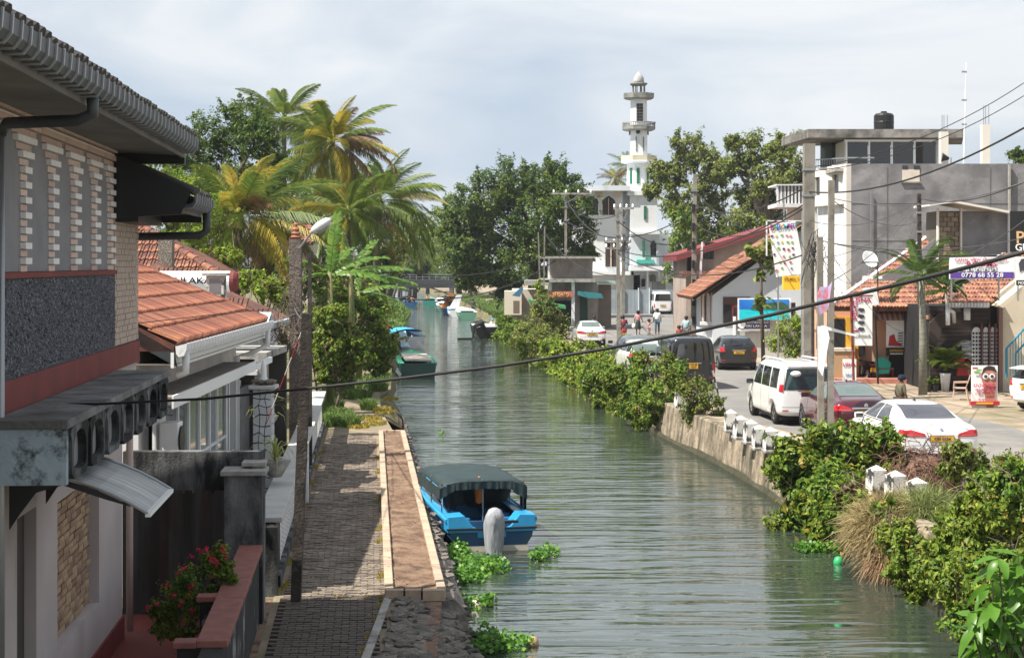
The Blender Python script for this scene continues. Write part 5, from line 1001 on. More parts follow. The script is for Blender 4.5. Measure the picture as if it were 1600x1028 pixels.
def vanlike(name,label,cat,loc,rz,st,m,glass,txt,fw,fz,win,wheels,wr=.32,tail='v',group=None,two=None,pz=.86):
    t,b=car(name,label,cat,loc,rz,st,m,wheels,wr,.87*fw,group); D=lambda *a,**k: decal(b,*a,**k); L_=st[-1][0]
    zb,zt=win
    D('y',-1,[(-.74*fw,zb),(.74*fw,zb),(.64*fw,zt),(-.64*fw,zt)],.008,glass,'rear_window',t,hi=1.0,lim=.05)
    for s in (-1,1):
        for a,c in ((.35,1.15),(1.25,2.2),(2.28,3.25)):
            a,c=a*L_/4.6,c*L_/4.6; cut=.25 if c>3*L_/4.6 else 0
            D('x',s,[(a,zb+.03),(c,zb+.03),(c-cut,zt-.02),(a+.05,zt-.02)],.007,m_cglass,'side_window',t)
        for a in (1.2,2.24,3.3): a*=L_/4.6; D('x',s,[(a-.006,.35),(a+.006,.35),(a+.006,zb),(a-.006,zb)],.003,m_gap,'door_gap',t)
        if tail=='v': D('y',-1,[(s*.76*fw,zb-.05),(s*.9*fw,zb-.05),(s*.9*fw,zt-.1),(s*.70*fw,zt-.1)],.014,mat('pale_tail_light',(.62,.5,.5),r=.15,coat=1),'tail_light',t,hi=.5); D('y',-1,[(s*.76*fw,zb-.05),(s*.9*fw,zb-.05),(s*.9*fw,zb+.16),(s*.74*fw,zb+.16)],.018,m_tail,'red_lens',t,hi=.5)
        elif tail=='h': D('y',-1,[(s*.72*fw,.62),(s*.9*fw,.62),(s*.9*fw,1.0),(s*.74*fw,1.0)],.014,m_tail,'tail_light',t,hi=.5); D('x',s,[(-.05,.64),(.1,.64),(.1,1.0),(-.05,1.0)],.014,m_tail,'tail_light_side',t)
        else: D('y',-1,[(s*.60*fw,.86*fz),(s*.9*fw,.82*fz),(s*.9*fw,1.0*fz),(s*.68*fw,.98*fz)],.014,m_tail,'tail_light',t,hi=.5); D('x',s,[(-.05,.82*fz),(.3,.88*fz),(.22,1.03*fz),(-.05,1.02*fz)],.014,m_tail,'tail_light_side',t)
        D('y',-1,[(s*.6*fw,.44),(s*.78*fw,.44),(s*.78*fw,.48),(s*.6*fw,.48)],.012,m_tail,'reflector',t,hi=.5)
    D('y',-1,[(-.8*fw,.555),(.8*fw,.555),(.8*fw,.565),(-.8*fw,.565)],.004,m_gap,'bumper_gap',t,hi=.5)
    D('y',-1,[(-.3,pz+.08),(.3,pz+.08),(.3,pz+.115),(-.3,pz+.115)],.018,m_chr,'chrome_strip',t,hi=.5)
    plate(t,-.022,pz,txt,w=.17 if two else .24,h=.11 if two else .06,two=two); mirror(t,.86*fw,3.4*L_/4.6,1.1*fz,m_black)
    MB().tube([(-.3,-.0,zb+.03),(.15,.01,zb+.10)],.012,5).build('wiper',m_black,t)
    return t,b
mv,b_=vanlike('minivan','white minivan with pale tail lights parked on the sandy shoulder','van',(W(1262,0,48.6).x,48.6,1.15),R(5),VAN,p_w,mat('teal_tinted_glass',(.02,.045,.05),r=.05,spec=.8),'32 8',.95,1,(1.06,1.68),(.85,3.7),wr=.34,two='5616',pz=.93)
for s in (-1,1): MB().tube([(s*.6,.3,1.86),(s*.6,.5,1.92),(s*.6,2.8,1.90),(s*.6,3.0,1.84)],.03,6).build('roof_rail',p_w,mv,smooth=True)
MB().slab([(-.62,-.08,1.76),(.62,-.08,1.76),(.58,.25,1.86),(-.58,.25,1.86)],.04).build('roof_spoiler',p_w,mv,bev=.01)
MB().lathe([(.0,.1),(.1,.09),(.15,.05),(.16,.0),(.1,-.05),(.0,-.07)],14,c=(-.36,-.03,1.52)).build('rear_view_mirror_dome',m_white,mv,smooth=True)
HI=[(0.0,.72,.36,.82,1.0,.72,1.78),(.05,.80,.28,.85,1.05,.76,1.92),(.2,.84,.24,.86,1.05,.78,1.97),(2.0,.86,.2,.86,1.05,.78,1.99),(3.4,.86,.2,.86,1.05,.77,1.97),(4.0,.85,.2,.855,1.0,.72,1.55),(4.4,.84,.24,.84,.9,.68,1.1),(4.68,.7,.3,.72,.7,.6,.8)]
hv,_=vanlike('passenger_van','black passenger van with red side lights and a chrome strip','van',(6.85,62.8,1.15),R(5),HI,paint('black_car_paint',(.008,.008,.009)),m_cglass,'NC 28',1,1.05,(1.1,1.8),(.95,3.6),wr=.34,tail='h',two='6317',pz=.9)
HA=[(0.0,.64,.40,.76,.80,.62,1.0),(.06,.78,.30,.84,.92,.68,1.15),(.25,.83,.25,.85,.98,.66,1.36),(.6,.85,.22,.86,1.0,.63,1.46),(1.4,.86,.2,.86,.99,.62,1.51),(2.2,.86,.2,.86,.97,.61,1.48),(2.95,.86,.2,.85,.95,.64,1.12),(3.3,.84,.22,.84,.88,.64,.98),(3.75,.72,.27,.74,.72,.55,.8),(3.9,.55,.34,.58,.6,.45,.64)]
ya,_=vanlike('parked_car','black hatchback with chrome strip parked right of the black van','car',(10.1,74,1.15),R(2),HA,bpy.data.materials['black_car_paint'],m_cglass,'CAB 31',.99,1,(1.06,1.38),(.72,3.2),wr=.3,tail='k',pz=.80)
sv,_=vanlike('parked_car','white crossover mostly hidden behind the green shrubs and black van','car',(W(1016,0,68).x,68,1.15),R(6),scale_st(HA,1.1,1.02,1.06),p_w,m_lglass,'CAL 90',1.02,1.06,(1.1,1.46),(.8,3.5),wr=.32,tail='k',pz=.8)
s3,_=vanlike('parked_car','dark grey hatchback parked just ahead of the half-hidden white crossover','car',(W(1003,0,75).x,75,1.15),R(6),HA,paint('grey_car_paint',(.06,.065,.07)),m_lglass,'CAE 15',1,1,(1.06,1.38),(.72,3.2),wr=.3,tail='k',pz=.8)
hn,_=vanlike('parked_car','white hatchback with sloping red tail light cut by the right edge','car',(16.45,53.2,1.15),R(-62),scale_st(HA,1.02,1,1.0),p_w,m_cglass,'CAO 44',1,1,(1.06,1.38),(.75,3.2),wr=.31,tail='k',pz=.8); MB().slab([(-.6,-.15,1.40),(.6,-.15,1.40),(.56,.3,1.47),(-.56,.3,1.47)],.035).build('roof_spoiler',p_w,hn,bev=.01)
BUS=[(y,a,zb,b*.98,ze*1.05,c,zt*1.08) for y,a,zb,b,ze,c,zt in HI]
bs,_=vanlike('minibus','white minibus parked at the lane end before the mosque fence','van',(W(1036,0,156).x,156,1.15),R(4),BUS,p_w,m_cglass,'62 1',1.05,1.05,(1.25,1.9),(.95,3.6),wr=.36,tail='h',pz=.8)
# motorbikes
def motorbike(label,loc,rz,m,lean=0,plt=True):
    t=thing('motorbike',label,'motorbike',loc,rz); t.rotation_euler=(0,lean,rz); Mx=Matrix.Rotation(R(90),4,'Y')
    for y in (0.3,1.55):
        w=MB().lathe([(.2,-.05),(.27,-.05),(.3,0),(.27,.05),(.2,.05)],20,cap=False).xf(T(0,y,.3)@Mx).build('tyre',m_rubber,t,smooth=True); MB().lathe([(.2,-.03),(.2,.03)],16).xf(T(0,y,.3)@Mx).build('rim',m_steel,w)
    MB().box(-.13,.13,.65,1.1,.25,.6).build('engine',m_steel,t,bev=.04)
    MB().prism([(.1,.72),(.5,.74),(.95,.78),(.95,.84),(.5,.82),(.0,.84)],'x',-.13,.13).build('seat',m_black,t,bev=.03)
    MB().prism([(.9,.78),(1.2,.72),(1.32,.85),(1.2,.98),(.95,.92)],'x',-.15,.15).build('fuel_tank',m,t,bev=.05)
    MB().prism([(-.05,.62),(.5,.5),(.6,.74),(.0,.82)],'x',-.11,.11).build('tail_fairing',m,t,bev=.03)
    MB().tube([(0,1.55,.3),(0,1.35,.85),(0,1.28,1.05)],.035,6).build('fork',m_chr,t); MB().tube([(-.36,1.12,1.06),(-.2,1.28,1.05),(.2,1.28,1.05),(.36,1.12,1.06)],.018,6).build('handlebar',m_black,t)
    for s in (-1,1): MB().tube([(s*.24,1.2,1.05),(s*.3,1.22,1.25)],.008,4).build('mirror_stalk',m_black,t); MB().box(s*.3-.06,s*.3+.06,1.21,1.23,1.24,1.31).build('mirror',m_black,t)
    MB().box(-.13,.13,1.38,1.48,.82,1.06).build('headlight',m_black,t,bev=.04); MB().box(-.08,.08,-.08,-.04,.66,.74).build('tail_light',m_tail,t); MB().tube([(.14,1.0,.3),(.16,.5,.33),(.16,.05,.42)],.045,8).build('exhaust',m_chr,t)
    MB().prism([(-.12,.35),(-.02,.35),(.1,.66),(0,.68)],'x',-.07,.07).build('mudguard',m_black,t)
    if plt: f=MB().box(-.11,.11,-.14,-.13,.42,.58).build('number_plate',m_plate,t); textobj('BEW',.06,m_black,f,T(0,-.142,.54)@FACE); textobj('2841',.06,m_black,f,T(0,-.142,.46)@FACE)
    MB().tube([(0,1.0,.25),(0,.4,.28),(0,.3,.3)],.05,6).build('swingarm',m_black,t)
    return t
g=G(1360,597,1.16); motorbike('black motorcycle with yellow plate parked before the orange shop',(g.x,g.y,1.16),R(14),m_black,lean=.1)
g=G(975,534,1.16); mb2=motorbike('red-tailed motorcycle ridden up the lane by a man in maroon',(g.x,g.y,1.15),R(3),m_red)
# ================= people =================
def skinm(name,pts,edges,rad,m,par,sub=1,root=0):
    me=bpy.data.meshes.new(name); me.from_pydata(pts,edges,[]); o=bpy.data.objects.new(name,me); COL.objects.link(o); md=o.modifiers.new('k','SKIN'); md.use_smooth_shade=True
    for i,v in enumerate(me.skin_vertices[0].data): r=rad[i]; v.radius=(r,r) if not hasattr(r,'__len__') else r; v.use_root=(i==root)
    s=o.modifiers.new('s','SUBSURF'); s.levels=sub; s.render_levels=sub; return skin_eval(o,name,m,par)
def person(label,loc,rz,h=1.65,top=None,bottom=None,pose='walk',skirt=False,hair=True,helmet=None,cap=None,hairlong=False,arms=None,phase=1):
    t=thing('person',label,'person',loc,rz); k=h/1.7
    P={'pel':(0,0,.95),'ch':(0,.02,1.28),'nk':(0,.02,1.46),'hd':(0,.05,1.60),'sl':(-.17,.01,1.41),'sr':(.17,.01,1.41),'el':(-.23,-.03,1.13),'er':(.23,.03,1.13),'wl':(-.24,.08,.9),'wr':(.24,.13,.92),'hl':(-.24,.12,.8),'hr':(.24,.18,.82),'pl':(-.09,0,.9),'pr':(.09,0,.9),'kl':(-.10,.16*phase,.5),'kr':(.10,-.02*phase,.5),'al':(-.10,.14*phase,.09),'ar':(.10,-.24*phase,.13),'tl':(-.11,.30*phase,.03),'tr':(.11,-.10*phase,.03)}
    if pose=='stand': P.update(kl=(-.1,.02,.5),kr=(.1,.02,.5),al=(-.1,0,.08),ar=(.1,0,.08),tl=(-.11,.15,.03),tr=(.11,.15,.03))
    if pose=='ride': P.update(pel=(0,.45,.86),ch=(0,.58,1.17),nk=(0,.62,1.34),hd=(0,.68,1.48),sl=(-.18,.6,1.29),sr=(.18,.6,1.29),el=(-.3,.75,1.08),er=(.3,.75,1.08),wl=(-.33,1.02,1.06),wr=(.33,1.02,1.06),hl=(-.34,1.1,1.07),hr=(.34,1.1,1.07),pl=(-.1,.45,.82),pr=(.1,.45,.82),kl=(-.22,.9,.72),kr=(.22,.9,.72),al=(-.18,.75,.34),ar=(.18,.75,.34),tl=(-.2,.92,.27),tr=(.2,.92,.27))
    if pose=='sit': P.update(pel=(0,0,.45),ch=(0,.05,.78),nk=(0,.08,.94),hd=(0,.12,1.08),sl=(-.17,.06,.89),sr=(.17,.06,.89),el=(-.25,.1,.62),er=(.25,.1,.62),wl=(-.2,.32,.52),wr=(.2,.32,.52),hl=(-.17,.4,.5),hr=(.17,.4,.5),pl=(-.09,0,.42),pr=(.09,0,.42),kl=(-.13,.42,.48),kr=(.13,.42,.48),al=(-.13,.45,.08),ar=(.13,.45,.08),tl=(-.13,.6,.03),tr=(.13,.6,.03))
    if arms: P.update(arms)
    P={a:tuple(c*k for c in v) for a,v in P.items()}; N_=list(P); ix_={a:i for i,a in enumerate(N_)}
    E=[('pel','ch'),('ch','nk'),('nk','hd'),('ch','sl'),('ch','sr'),('sl','el'),('sr','er'),('el','wl'),('er','wr'),('wl','hl'),('wr','hr'),('pel','pl'),('pel','pr'),('pl','kl'),('pr','kr'),('kl','al'),('kr','ar'),('al','tl'),('ar','tr')]
    Rr={'pel':.13,'ch':(.15,.12),'nk':.055,'hd':.10,'sl':.065,'sr':.065,'el':.045,'er':.045,'wl':.032,'wr':.032,'hl':.04,'hr':.04,'pl':.09,'pr':.09,'kl':.06,'kr':.06,'al':.042,'ar':.042,'tl':.035,'tr':.035}
    def sub_(names,f,nm,m): 
        nn=[a for a in N_ if a in names]; ii={a:i for i,a in enumerate(nn)}; rr=[(tuple(x*f*k for x in Rr[a]) if hasattr(Rr[a],'__len__') else Rr[a]*f*k) for a in nn]
        return skinm(nm,[P[a] for a in nn],[(ii[a],ii[b]) for a,b in E if a in ii and b in ii],rr,m,t)
    bo=sub_(N_,1,'body',m_skin)
    sh_=dict(P); hd=Vector(P['hd'])
    # face, ears
    MB().lathe([(.0,.03),(.012,.0),(.014,-.02),(.0,-.03)],6,c=(0,hd.y+.105*k,hd.z-.005)).build('nose',m_skin,bo)
    for s in (-1,1): MB().lathe([(0,.022),(.016,0),(0,-.022)],6,c=(s*.1*k,hd.y,hd.z)).build('ear',m_skin,bo); MB().lathe([(0,.01),(.011,0),(0,-.01)],6,c=(s*.035*k,hd.y+.095*k,hd.z+.02)).build('eye',m_black,bo)
    MB().box(-.02,.02,hd.y+.092*k,hd.y+.1*k,hd.z-.05,hd.z-.042).build('mouth',m_dred,bo)
    sub_(['pel','ch','sl','sr','el','er'],1.16,'shirt',top)
    if skirt: c=P['pel']; MB().lathe([(.20*k,-.55*k),(.21*k,-.5*k),(.17*k,-.1*k),(.14*k,.08*k)],14,c=(c[0],c[1]+.02,c[2])).build('skirt',bottom,t,smooth=True)
    else: sub_(['pel','pl','pr','kl','kr','al','ar'],1.2,'trousers',bottom)
    for a,b in (('al','tl'),('ar','tr')): p=Vector(P[a]);q=Vector(P[b]); MB().box(-.045,.045,-.05,.17,-.0,.07).build('shoe',m_black,t,bev=.02,loc=(p.x,p.y,min(p.z,q.z)-.03))
    prof=[(.0,.125),(.06,.118),(.1,.08),(.115,.02),(.11,-.03)]
    if helmet: MB().lathe([(r*1.2,z*1.15) for r,z in prof]+[(.12,-.09)],14,c=tuple(hd)).build('helmet',helmet,t,smooth=True)
    elif cap: MB().lathe([(r*1.04,z+.008) for r,z in prof],14,c=tuple(hd)).build('cap',cap,t,smooth=True); MB().slab([(-.07,hd.y+.1,hd.z+.03),(.07,hd.y+.1,hd.z+.03),(.05,hd.y+.2,hd.z+.01),(-.05,hd.y+.2,hd.z+.01)],.012).build('cap_peak',cap,t)
    elif hair: MB().lathe([(r*1.03,z+.006) for r,z in prof]+([(.1,-.1),(.06,-.2)] if hairlong else [(.09,-.06)]),12,c=(hd.x,hd.y-.02,hd.z)).build('hair',m_hair,t,smooth=True)
    return t,P
def cloth(n,c): return mat(n,c,tuple(x*.75 for x in c),s=9,r=.9)
g=G(968,522,1.15)
def at(px,py,z=1.155): v=G(px,py,z); return (v.x,v.y,z)
pa,Pa=person('woman in pink top and dark skirt walking with a white bag',at(997,523),R(-3),1.6,cloth('pink_top',(.55,.28,.28)),cloth('dark_skirt',(.03,.035,.03)),skirt=True,hairlong=True,arms={'er':(.25,.02,1.15),'wr':(.33,.05,.95),'hr':(.36,.08,.85)})
bg_=MB().lathe([(.02,.22),(.05,.18),(.12,.1),(.14,0),(.1,-.1),(.02,-.13)],10,loc=None) if 0 else MB().lathe([(.02,.22),(.05,.18),(.12,.1),(.14,0),(.1,-.1),(.02,-.13)],10).build('carrier_bag',m_white,smooth=True,loc=Vector(at(997,523))+Vector((-.28,.05,.55))); tag(bg_,'white plastic carrier bag held by the woman in the pink top','bag')
person('small child in pink walking hand in hand between two adults',at(1014,523),R(-3),1.0,cloth('child_pink',(.6,.32,.3)),cloth('child_trousers',(.5,.3,.28)),phase=-1,arms={'el':(-.3,0,1.3),'wl':(-.42,.03,1.45),'hl':(-.48,.05,1.55),'er':(.3,0,1.3),'wr':(.42,.03,1.45),'hr':(.5,.05,1.55)})
person('man in white T-shirt and blue jeans walking up the lane',at(1027,523),R(-5),1.72,m_white,cloth('blue_jeans',(.05,.09,.14)),phase=-1)
person('person in pale blue shirt standing behind the black van',at(1072,540),R(-20),1.7,cloth('pale_blue_shirt',(.35,.48,.52)),cloth('grey_shorts',(.1,.1,.1)),pose='stand')
person('small child in red beside the person in pale blue',at(1061,541),R(-10),1.15,cloth('child_red',(.35,.07,.05)),cloth('child_dark',(.05,.05,.06)),pose='stand')
rd,_=person('motorcycle rider in maroon shirt and dark helmet',mb2.location,R(3),1.7,cloth('maroon_shirt',(.16,.02,.04)),cloth('rider_trousers',(.04,.04,.05)),pose='ride',helmet=m_black)
person('man in dark clothes sitting in the shade by the lane shops',at(929,519),R(160),1.6,m_prt,m_prt,pose='sit')
cm,_=person('man in olive shirt and dark blue cap behind the parked sedans',(W(1407,0,48.2).x,48.2,1.15),R(-70),1.5,cloth('olive_shirt',(.13,.11,.07)),cloth('dark_trousers',(.03,.03,.04)),pose='stand',cap=cloth('navy_cap',(.01,.015,.04)))
# ================= shop front clutter =================
ch_=thing('plastic_chair','pale brown plastic armchair beside the film poster stand','chair',at(1500,624),R(75)); m_pl=mat('tan_plastic',(.45,.30,.22),r=.5)
MB().box(-.24,.24,-.22,.22,.38,.42).build('seat',m_pl,ch_,bev=.02); MB().slab([(-.23,-.22,.42),(.23,-.22,.42),(.2,-.36,.85),(-.2,-.36,.85)],.03).build('backrest',m_pl,ch_)
for sx in (-1,1):
    for y in (-.24,.22): MB().bar((sx*.22,y*.9,.38),(sx*.27,y*1.15,0),.05,.04).build('leg',m_pl,ch_)
    MB().bar((sx*.27,-.27,.62),(sx*.27,.22,.6),.05,.03).build('armrest',m_pl,ch_); MB().bar((sx*.27,.2,.6),(sx*.25,.22,.38),.04,.04).build('arm_post',m_pl,ch_)
pp_=Bd('poster_stand','white standing film poster with red script and a face in round glasses','poster stand',1538,634,55); 
pp_.px(1518,1559,571,628,55,.04,'poster_panel',m_white); pp_.px(1517,1562,627,633,54.9,.2,'red_base',m_red); pp_.px(1525,1552,628.5,631.5,54.88,.02,'yellow_strip',m_yel)
fc=pp_.poly([(1536,600),(1533,590),(1536,577),(1543,573),(1552,574),(1557,582),(1557,600),(1552,612),(1543,612)],54.97,.01,'face_print',mat('face_print',(.5,.22,.17),(.4,.15,.12),s=4)); pp_.poly([(1534,584),(1537,575),(1545,571),(1554,573),(1558,582),(1550,578),(1540,578)],54.96,.01,'hair_print',m_brown,par=fc)
for c in (1540,1550): q=pp_.p(c,588,54.95); MB().lathe([(.1,0),(.1,.01)],14).xf(T(*q)@Matrix.Rotation(R(90),4,'X')).build('glasses_lens',m_white,fc); MB().lathe([(.055,.0),(.055,.012)],12).xf(T(q.x,q.y-.012,q.z)@Matrix.Rotation(R(90),4,'X')).build('eye_print',m_prt,fc)
pp_.px(1534,1557,584.5,585.6,54.945,.01,'glasses_bar',m_prt,par=fc)
q=pp_.p(1524,602,54.94); sinh(pp_.o,q.x,q.z,q.y,.14,5,m_mag,21); q=pp_.p(1526,609,54.94); sinh(pp_.o,q.x,q.z,q.y,.09,7,m_mag,22); q=pp_.p(1526,615,54.94); sinh(pp_.o,q.x,q.z,q.y,.09,7,m_red,23)
for a,b_,m_ in ((1520,574,m_mag),(1526,577,TC[2]),(1522,580,TC[2])): pp_.px(a,a+8,b_,b_+2.5,54.95,.01,'title_print',m_)
ra=thing('clothes_rack','metal clothes rack hung with red, pink and striped shirts','clothes rack',at(1512,610)); 
for x in (-.45,.45): MB().tube([(x,0,0),(x,0,1.6)],.02,5).build('post',m_steel,ra)
MB().tube([(-.5,0,1.6),(.5,0,1.6)],.02,5).build('rail',m_steel,ra)
def shirt(x,z,m,lab): 
    o=MB().prism([(-.22,0),(.22,0),(.2,.5),(.34,.42),(.38,.5),(.2,.68),(-.2,.68),(-.38,.5),(-.34,.42),(-.2,.5)],'y',-.04,.04).build('shirt',m,loc=Vector(ra.location)+Vector((x,-.08,z)),bev=.02); tag(o,lab,'shirt',None)
shirt(-.22,.55,m_red,'plain red shirt hanging left on the clothes rack'); shirt(.16,.58,cloth('pink_cloth',(.55,.25,.25)),'pink shirt hanging beside the plain red shirt'); shirt(-.05,1.2,mat('striped_cloth',(.6,.6,.6),(.03,.03,.05),s=6,st=(.5,1,6)),'black and white striped shirt on top of the rack')
tb=thing('side_table','small wooden table carrying a teal cloth by the shop door','table',at(1378,596)); MB().box(-.45,.45,-.2,.2,.5,.55).build('tabletop',m_twig,tb)
for x in (-.4,.4):
    for y in (-.15,.15): MB().box(x-.03,x+.03,y-.03,y+.03,0,.5).build('leg',m_dred,tb)
o=MB().add([(-.3,-.2,.3),(.25,-.22,.35),(.35,-.1,.75),(.1,-.05,1.0),(-.28,-.08,.95),(-.3,.1,.56),(.3,.1,.56)],[(0,1,2,3,4),(0,4,5),(4,3,6,5),(3,2,6)]).build('cloth',mat('teal_cloth',(.04,.42,.32),r=.8),loc=tb.location); tag(o,'bright teal cloth draped over the small wooden table','cloth')
mn=thing('mannequin_boxes','metal sheet propped behind the parked motorcycle','board',at(1365,592)); mn['label']='grey metal sheet propped behind the parked black motorcycle'; MB().slab([(-.5,.1,.0),(.7,.1,.0),(.7,.25,.85),(-.45,.25,.85)],.04).build('sheet',m_steel,mn); mn.name='metal_sheet'
# ================= boats =================
def boat(label,loc,rz,L_,B,H,mh,mr,mi,group=None,s=1,detail=True,nm='boat'):
    t=thing(nm,label,'boat',loc,rz,group,s); n=12; O=[];I_=[];vs=[];fs=[]
    for i in range(n+1):
        u=i/n; b=B/2*(1-max(0,(u-.45)/.55)**2.2*.97); sh=H+.28*u**2*H/.6; k=-.18+.25*max(0,u-.7)
        O.append([(-b,u*L_,sh),(-b*.93,u*L_,sh*.45),(-b*.6,u*L_,k),(0,u*L_,k-.06),(b*.6,u*L_,k),(b*.93,u*L_,sh*.45),(b,u*L_,sh)])
    for r_ in O: vs+=r_
    fs=[(i*7+j,i*7+j+1,(i+1)*7+j+1,(i+1)*7+j) for i in range(n) for j in range(6)]+[tuple(range(7))[::-1]]
    o=MB().add(vs,fs).build('hull',mh,t); sm=o.modifiers.new('s','SOLIDIFY'); sm.thickness=.05; sm.offset=-1
    fl=[(O[i][1][0]*.9,O[i][1][1],H*.25) for i in range(n+1)]+[(O[i][5][0]*.9,O[i][5][1],H*.25) for i in range(n,-1,-1)]
    MB().add(fl,[tuple(range(len(fl)))]).build('floor',mi,t)
    for sd in (0,6):
        MB().tube([(p[sd][0],p[sd][1],p[sd][2]+.02) for p in O],.055,6).build('gunwale',mr,t)
    b=MB(); vs=[];                       # side decks
    for sd,sg in ((0,1),(6,-1)):
        q=[(p[sd][0],p[sd][1],p[sd][2]+.03) for p in O[:10]]+[(p[sd][0]+sg*min(.22,abs(p[sd][0])*.9),p[sd][1],p[sd][2]+.03) for p in O[:10][::-1]]; MB().slab(q,.04 if sd else -.04).build('side_deck',mr,t)
    q=[O[i][0] for i in range(8,n+1)]+[O[i][6] for i in range(n,7,-1)]; MB().add([(x,y,z+.04) for x,y,z in q],[tuple(range(len(q)))]).build('fore_deck',mr,t)
    return t,O
m_bcy=mat('bright_blue_boat',(.02,.25,.50),(.03,.30,.56),s=2,r=.4,dirt=(.05,.12,.16),ds=2.5,dt=.66,coat=.2); m_bdk=mat('deep_blue_hull',(.01,.06,.15),(.015,.08,.18),s=2,r=.45,dirt=(.06,.07,.06),ds=2,dt=.64); m_can=mat('dark_green_canvas',(.012,.026,.028),(.02,.036,.038),s=3,r=.65,b=.6,bs=9)
bt,O=boat('blue motorboat with dark green canopy and grey covered outboard, moored nearest',(-.42,34.2,0),R(12),6.6,1.95,.66,m_bdk,m_bcy,m_bdk)
B=.975
MB().box(-.82,.82,-.02,.05,-.12,.12).build('white_waterline',mat('cream_boot_stripe',(.5,.46,.38),r=.6),bt)
for s in (-1,1): MB().prism([(s*.98,.62),(s*.98,.78),(s*.62,.80),(s*.42,.55),(s*.3,.5),(s*.3,.42),(s*.98,.42)][::s],'y',-.05,.5).build('stern_quarter',m_bcy,bt,bev=.02)
MB().box(-.32,.32,-.04,.1,.3,.50).build('transom',m_bcy,bt,bev=.02); MB().tube([(-1.0,-.06,.5),(1.0,-.06,.5)],.025,6).build('rub_rail',m_black,bt)
for s in (-1,1):
    for k,y in enumerate((.75,1.35,1.95,2.5)): o=MB().box(-.2,.2,0,.1,.15,.62).build('seat_back',mat('seat_blue',(.015,.12,.30),r=.5),bt,bev=.06,loc=(s*.52,y,0)); MB().box(-.2,.2,.1,.45,.15,.32).build('seat_base',m_bdk,o,bev=.03)
MB().box(-.6,.75,3.1,3.25,.2,1.0).build('dashboard',m_bcy,bt,bev=.04)
MB().add([(.16*math.cos(a)+.42,2.75+.05*math.sin(a),.98+.16*math.sin(a)) for a in np.linspace(0,2*math.pi,13)[:-1]],[]).v
MB().tube([(.16*math.cos(a)+.42,2.75,.98+.16*math.sin(a)) for a in np.linspace(0,2*math.pi,14)],.016,5).build('steering_wheel',m_black,bt)
# canopy
cy0,cy1=.9,4.1; vs=[];fs=[];nx=12;ny=7
for j in range(ny+1):
    v=j/ny
    for i in range(nx+1):
        u=i/nx*2-1; z=1.46-.15*abs(u)**5-.05*abs(2*v-1)**3+.012*math.sin(i*2.1+j*1.7); vs.append((u*1.0,cy0+(cy1-cy0)*v,z))
fs=[(j*(nx+1)+i,j*(nx+1)+i+1,(j+1)*(nx+1)+i+1,(j+1)*(nx+1)+i) for j in range(ny) for i in range(nx)]
o=MB().add(vs,fs).build('canopy',m_can,bt,smooth=True,fix=False); sm=o.modifiers.new('s','SOLIDIFY'); sm.thickness=.02
def drape(a,b_,drop,nm,seed,axis='y'):
    r=random.Random(seed); vs=[];fs=[];k=12
    for i in range(k+1):
        f=i/k; p=Vector(a).lerp(Vector(b_),f); z0_=p.z; d=drop[0]+(drop[1]-drop[0])*f
        w=.02*math.sin(i*.9+seed*2); off=Vector((0,w,0)) if axis=='y' else Vector((w,0,0))
        vs+=[p,p+off*.6-Vector((0,0,d*.5)),p+off-Vector((0,0,d*r.uniform(.97,1.03)))]
        if i: q=3*i; fs+=[(q-3,q,q+1,q-2),(q-2,q+1,q+2,q-1)]
    MB().add(vs,fs).build(nm,m_can,bt,smooth=True,fix=False)
def czz(u,v): return 1.46-.15*abs(u)**5-.05*abs(2*v-1)**3
MB_=None
for i in range(6): a=-1+i/3; c=a+1/3; drape((a,cy0,czz(a,0)),(c,cy0,czz(c,0)),(.24 if i in(0,5) else .17,.18 if i<5 else .28),'canopy_flap',i)
drape((.99,cy0,czz(.99,0)),(.99,cy0+.7,czz(.99,.2)),(.72,.78),'side_curtain',9,'x'); drape((.99,cy0+.7,czz(.99,.2)),(.99,cy1,czz(.99,1)),(.3,.3),'canopy_flap',10,'x'); drape((-.99,cy0,czz(.99,0)),(-.99,cy1,czz(.99,1)),(.25,.3),'canopy_flap',12,'x')
drape((-.65,cy0+1.1,1.42),(-.25,cy0+1.1,1.44),(.75,.7),'hanging_curtain',14); 
for s in (-.93,.93):
    for y in (1.0,2.5,4.0): MB().tube([(s,y,.7),(s,y,1.38)],.02,6).build('canopy_pole',m_chr if y<2 else m_steel,bt)
MB().tube([(0,1.0,.3),(0,1.0,1.45)],.018,6).build('canopy_pole',m_steel,bt)
bt.scale=(.94,.94,.94)
rp=MB().tube([(-1.55,38.2,.72),(-1.75,37.6,.6),(-1.78,37.0,.66)],.018,5).build('mooring_rope',m_white,smooth=True); tag(rp,'pale mooring rope running from the blue boat bow to the embankment','rope')
bd_=MB().lathe([(.05,-.42),(.38,-.35),(.5,-.05),(.44,.25),(.2,.42),(.02,.46)],12).xf(Matrix.Scale(.75,4,(0,1,0))@Matrix.Scale(1.25,4,(1,0,0))).build('tarp_bundle',m_can,bt,smooth=True,loc=(.35,2.5,1.0))
om=thing('outboard_motor','outboard motor under a wrinkled grey cloth cover on the blue boat','motor',(-.45,34.2,0),R(12))
vs=[];fs=[];n=18
for j,(r_,z) in enumerate(((.05,.94),(.13,.90),(.19,.78),(.21,.62),(.20,.42),(.18,.2),(.15,.0))):
    for i in range(n): a=i*2*math.pi/n; w=1+(.09*math.sin(a*6+j*.35)*(j/4)); vs.append((.02+r_*w*math.cos(a),-.32+r_*w*1.15*math.sin(a)-(.06*(j<3)),z))
    if j: fs+=[((j-1)*n+i,(j-1)*n+(i+1)%n,j*n+(i+1)%n,j*n+i) for i in range(n)]
fs.append(tuple(range(n)))
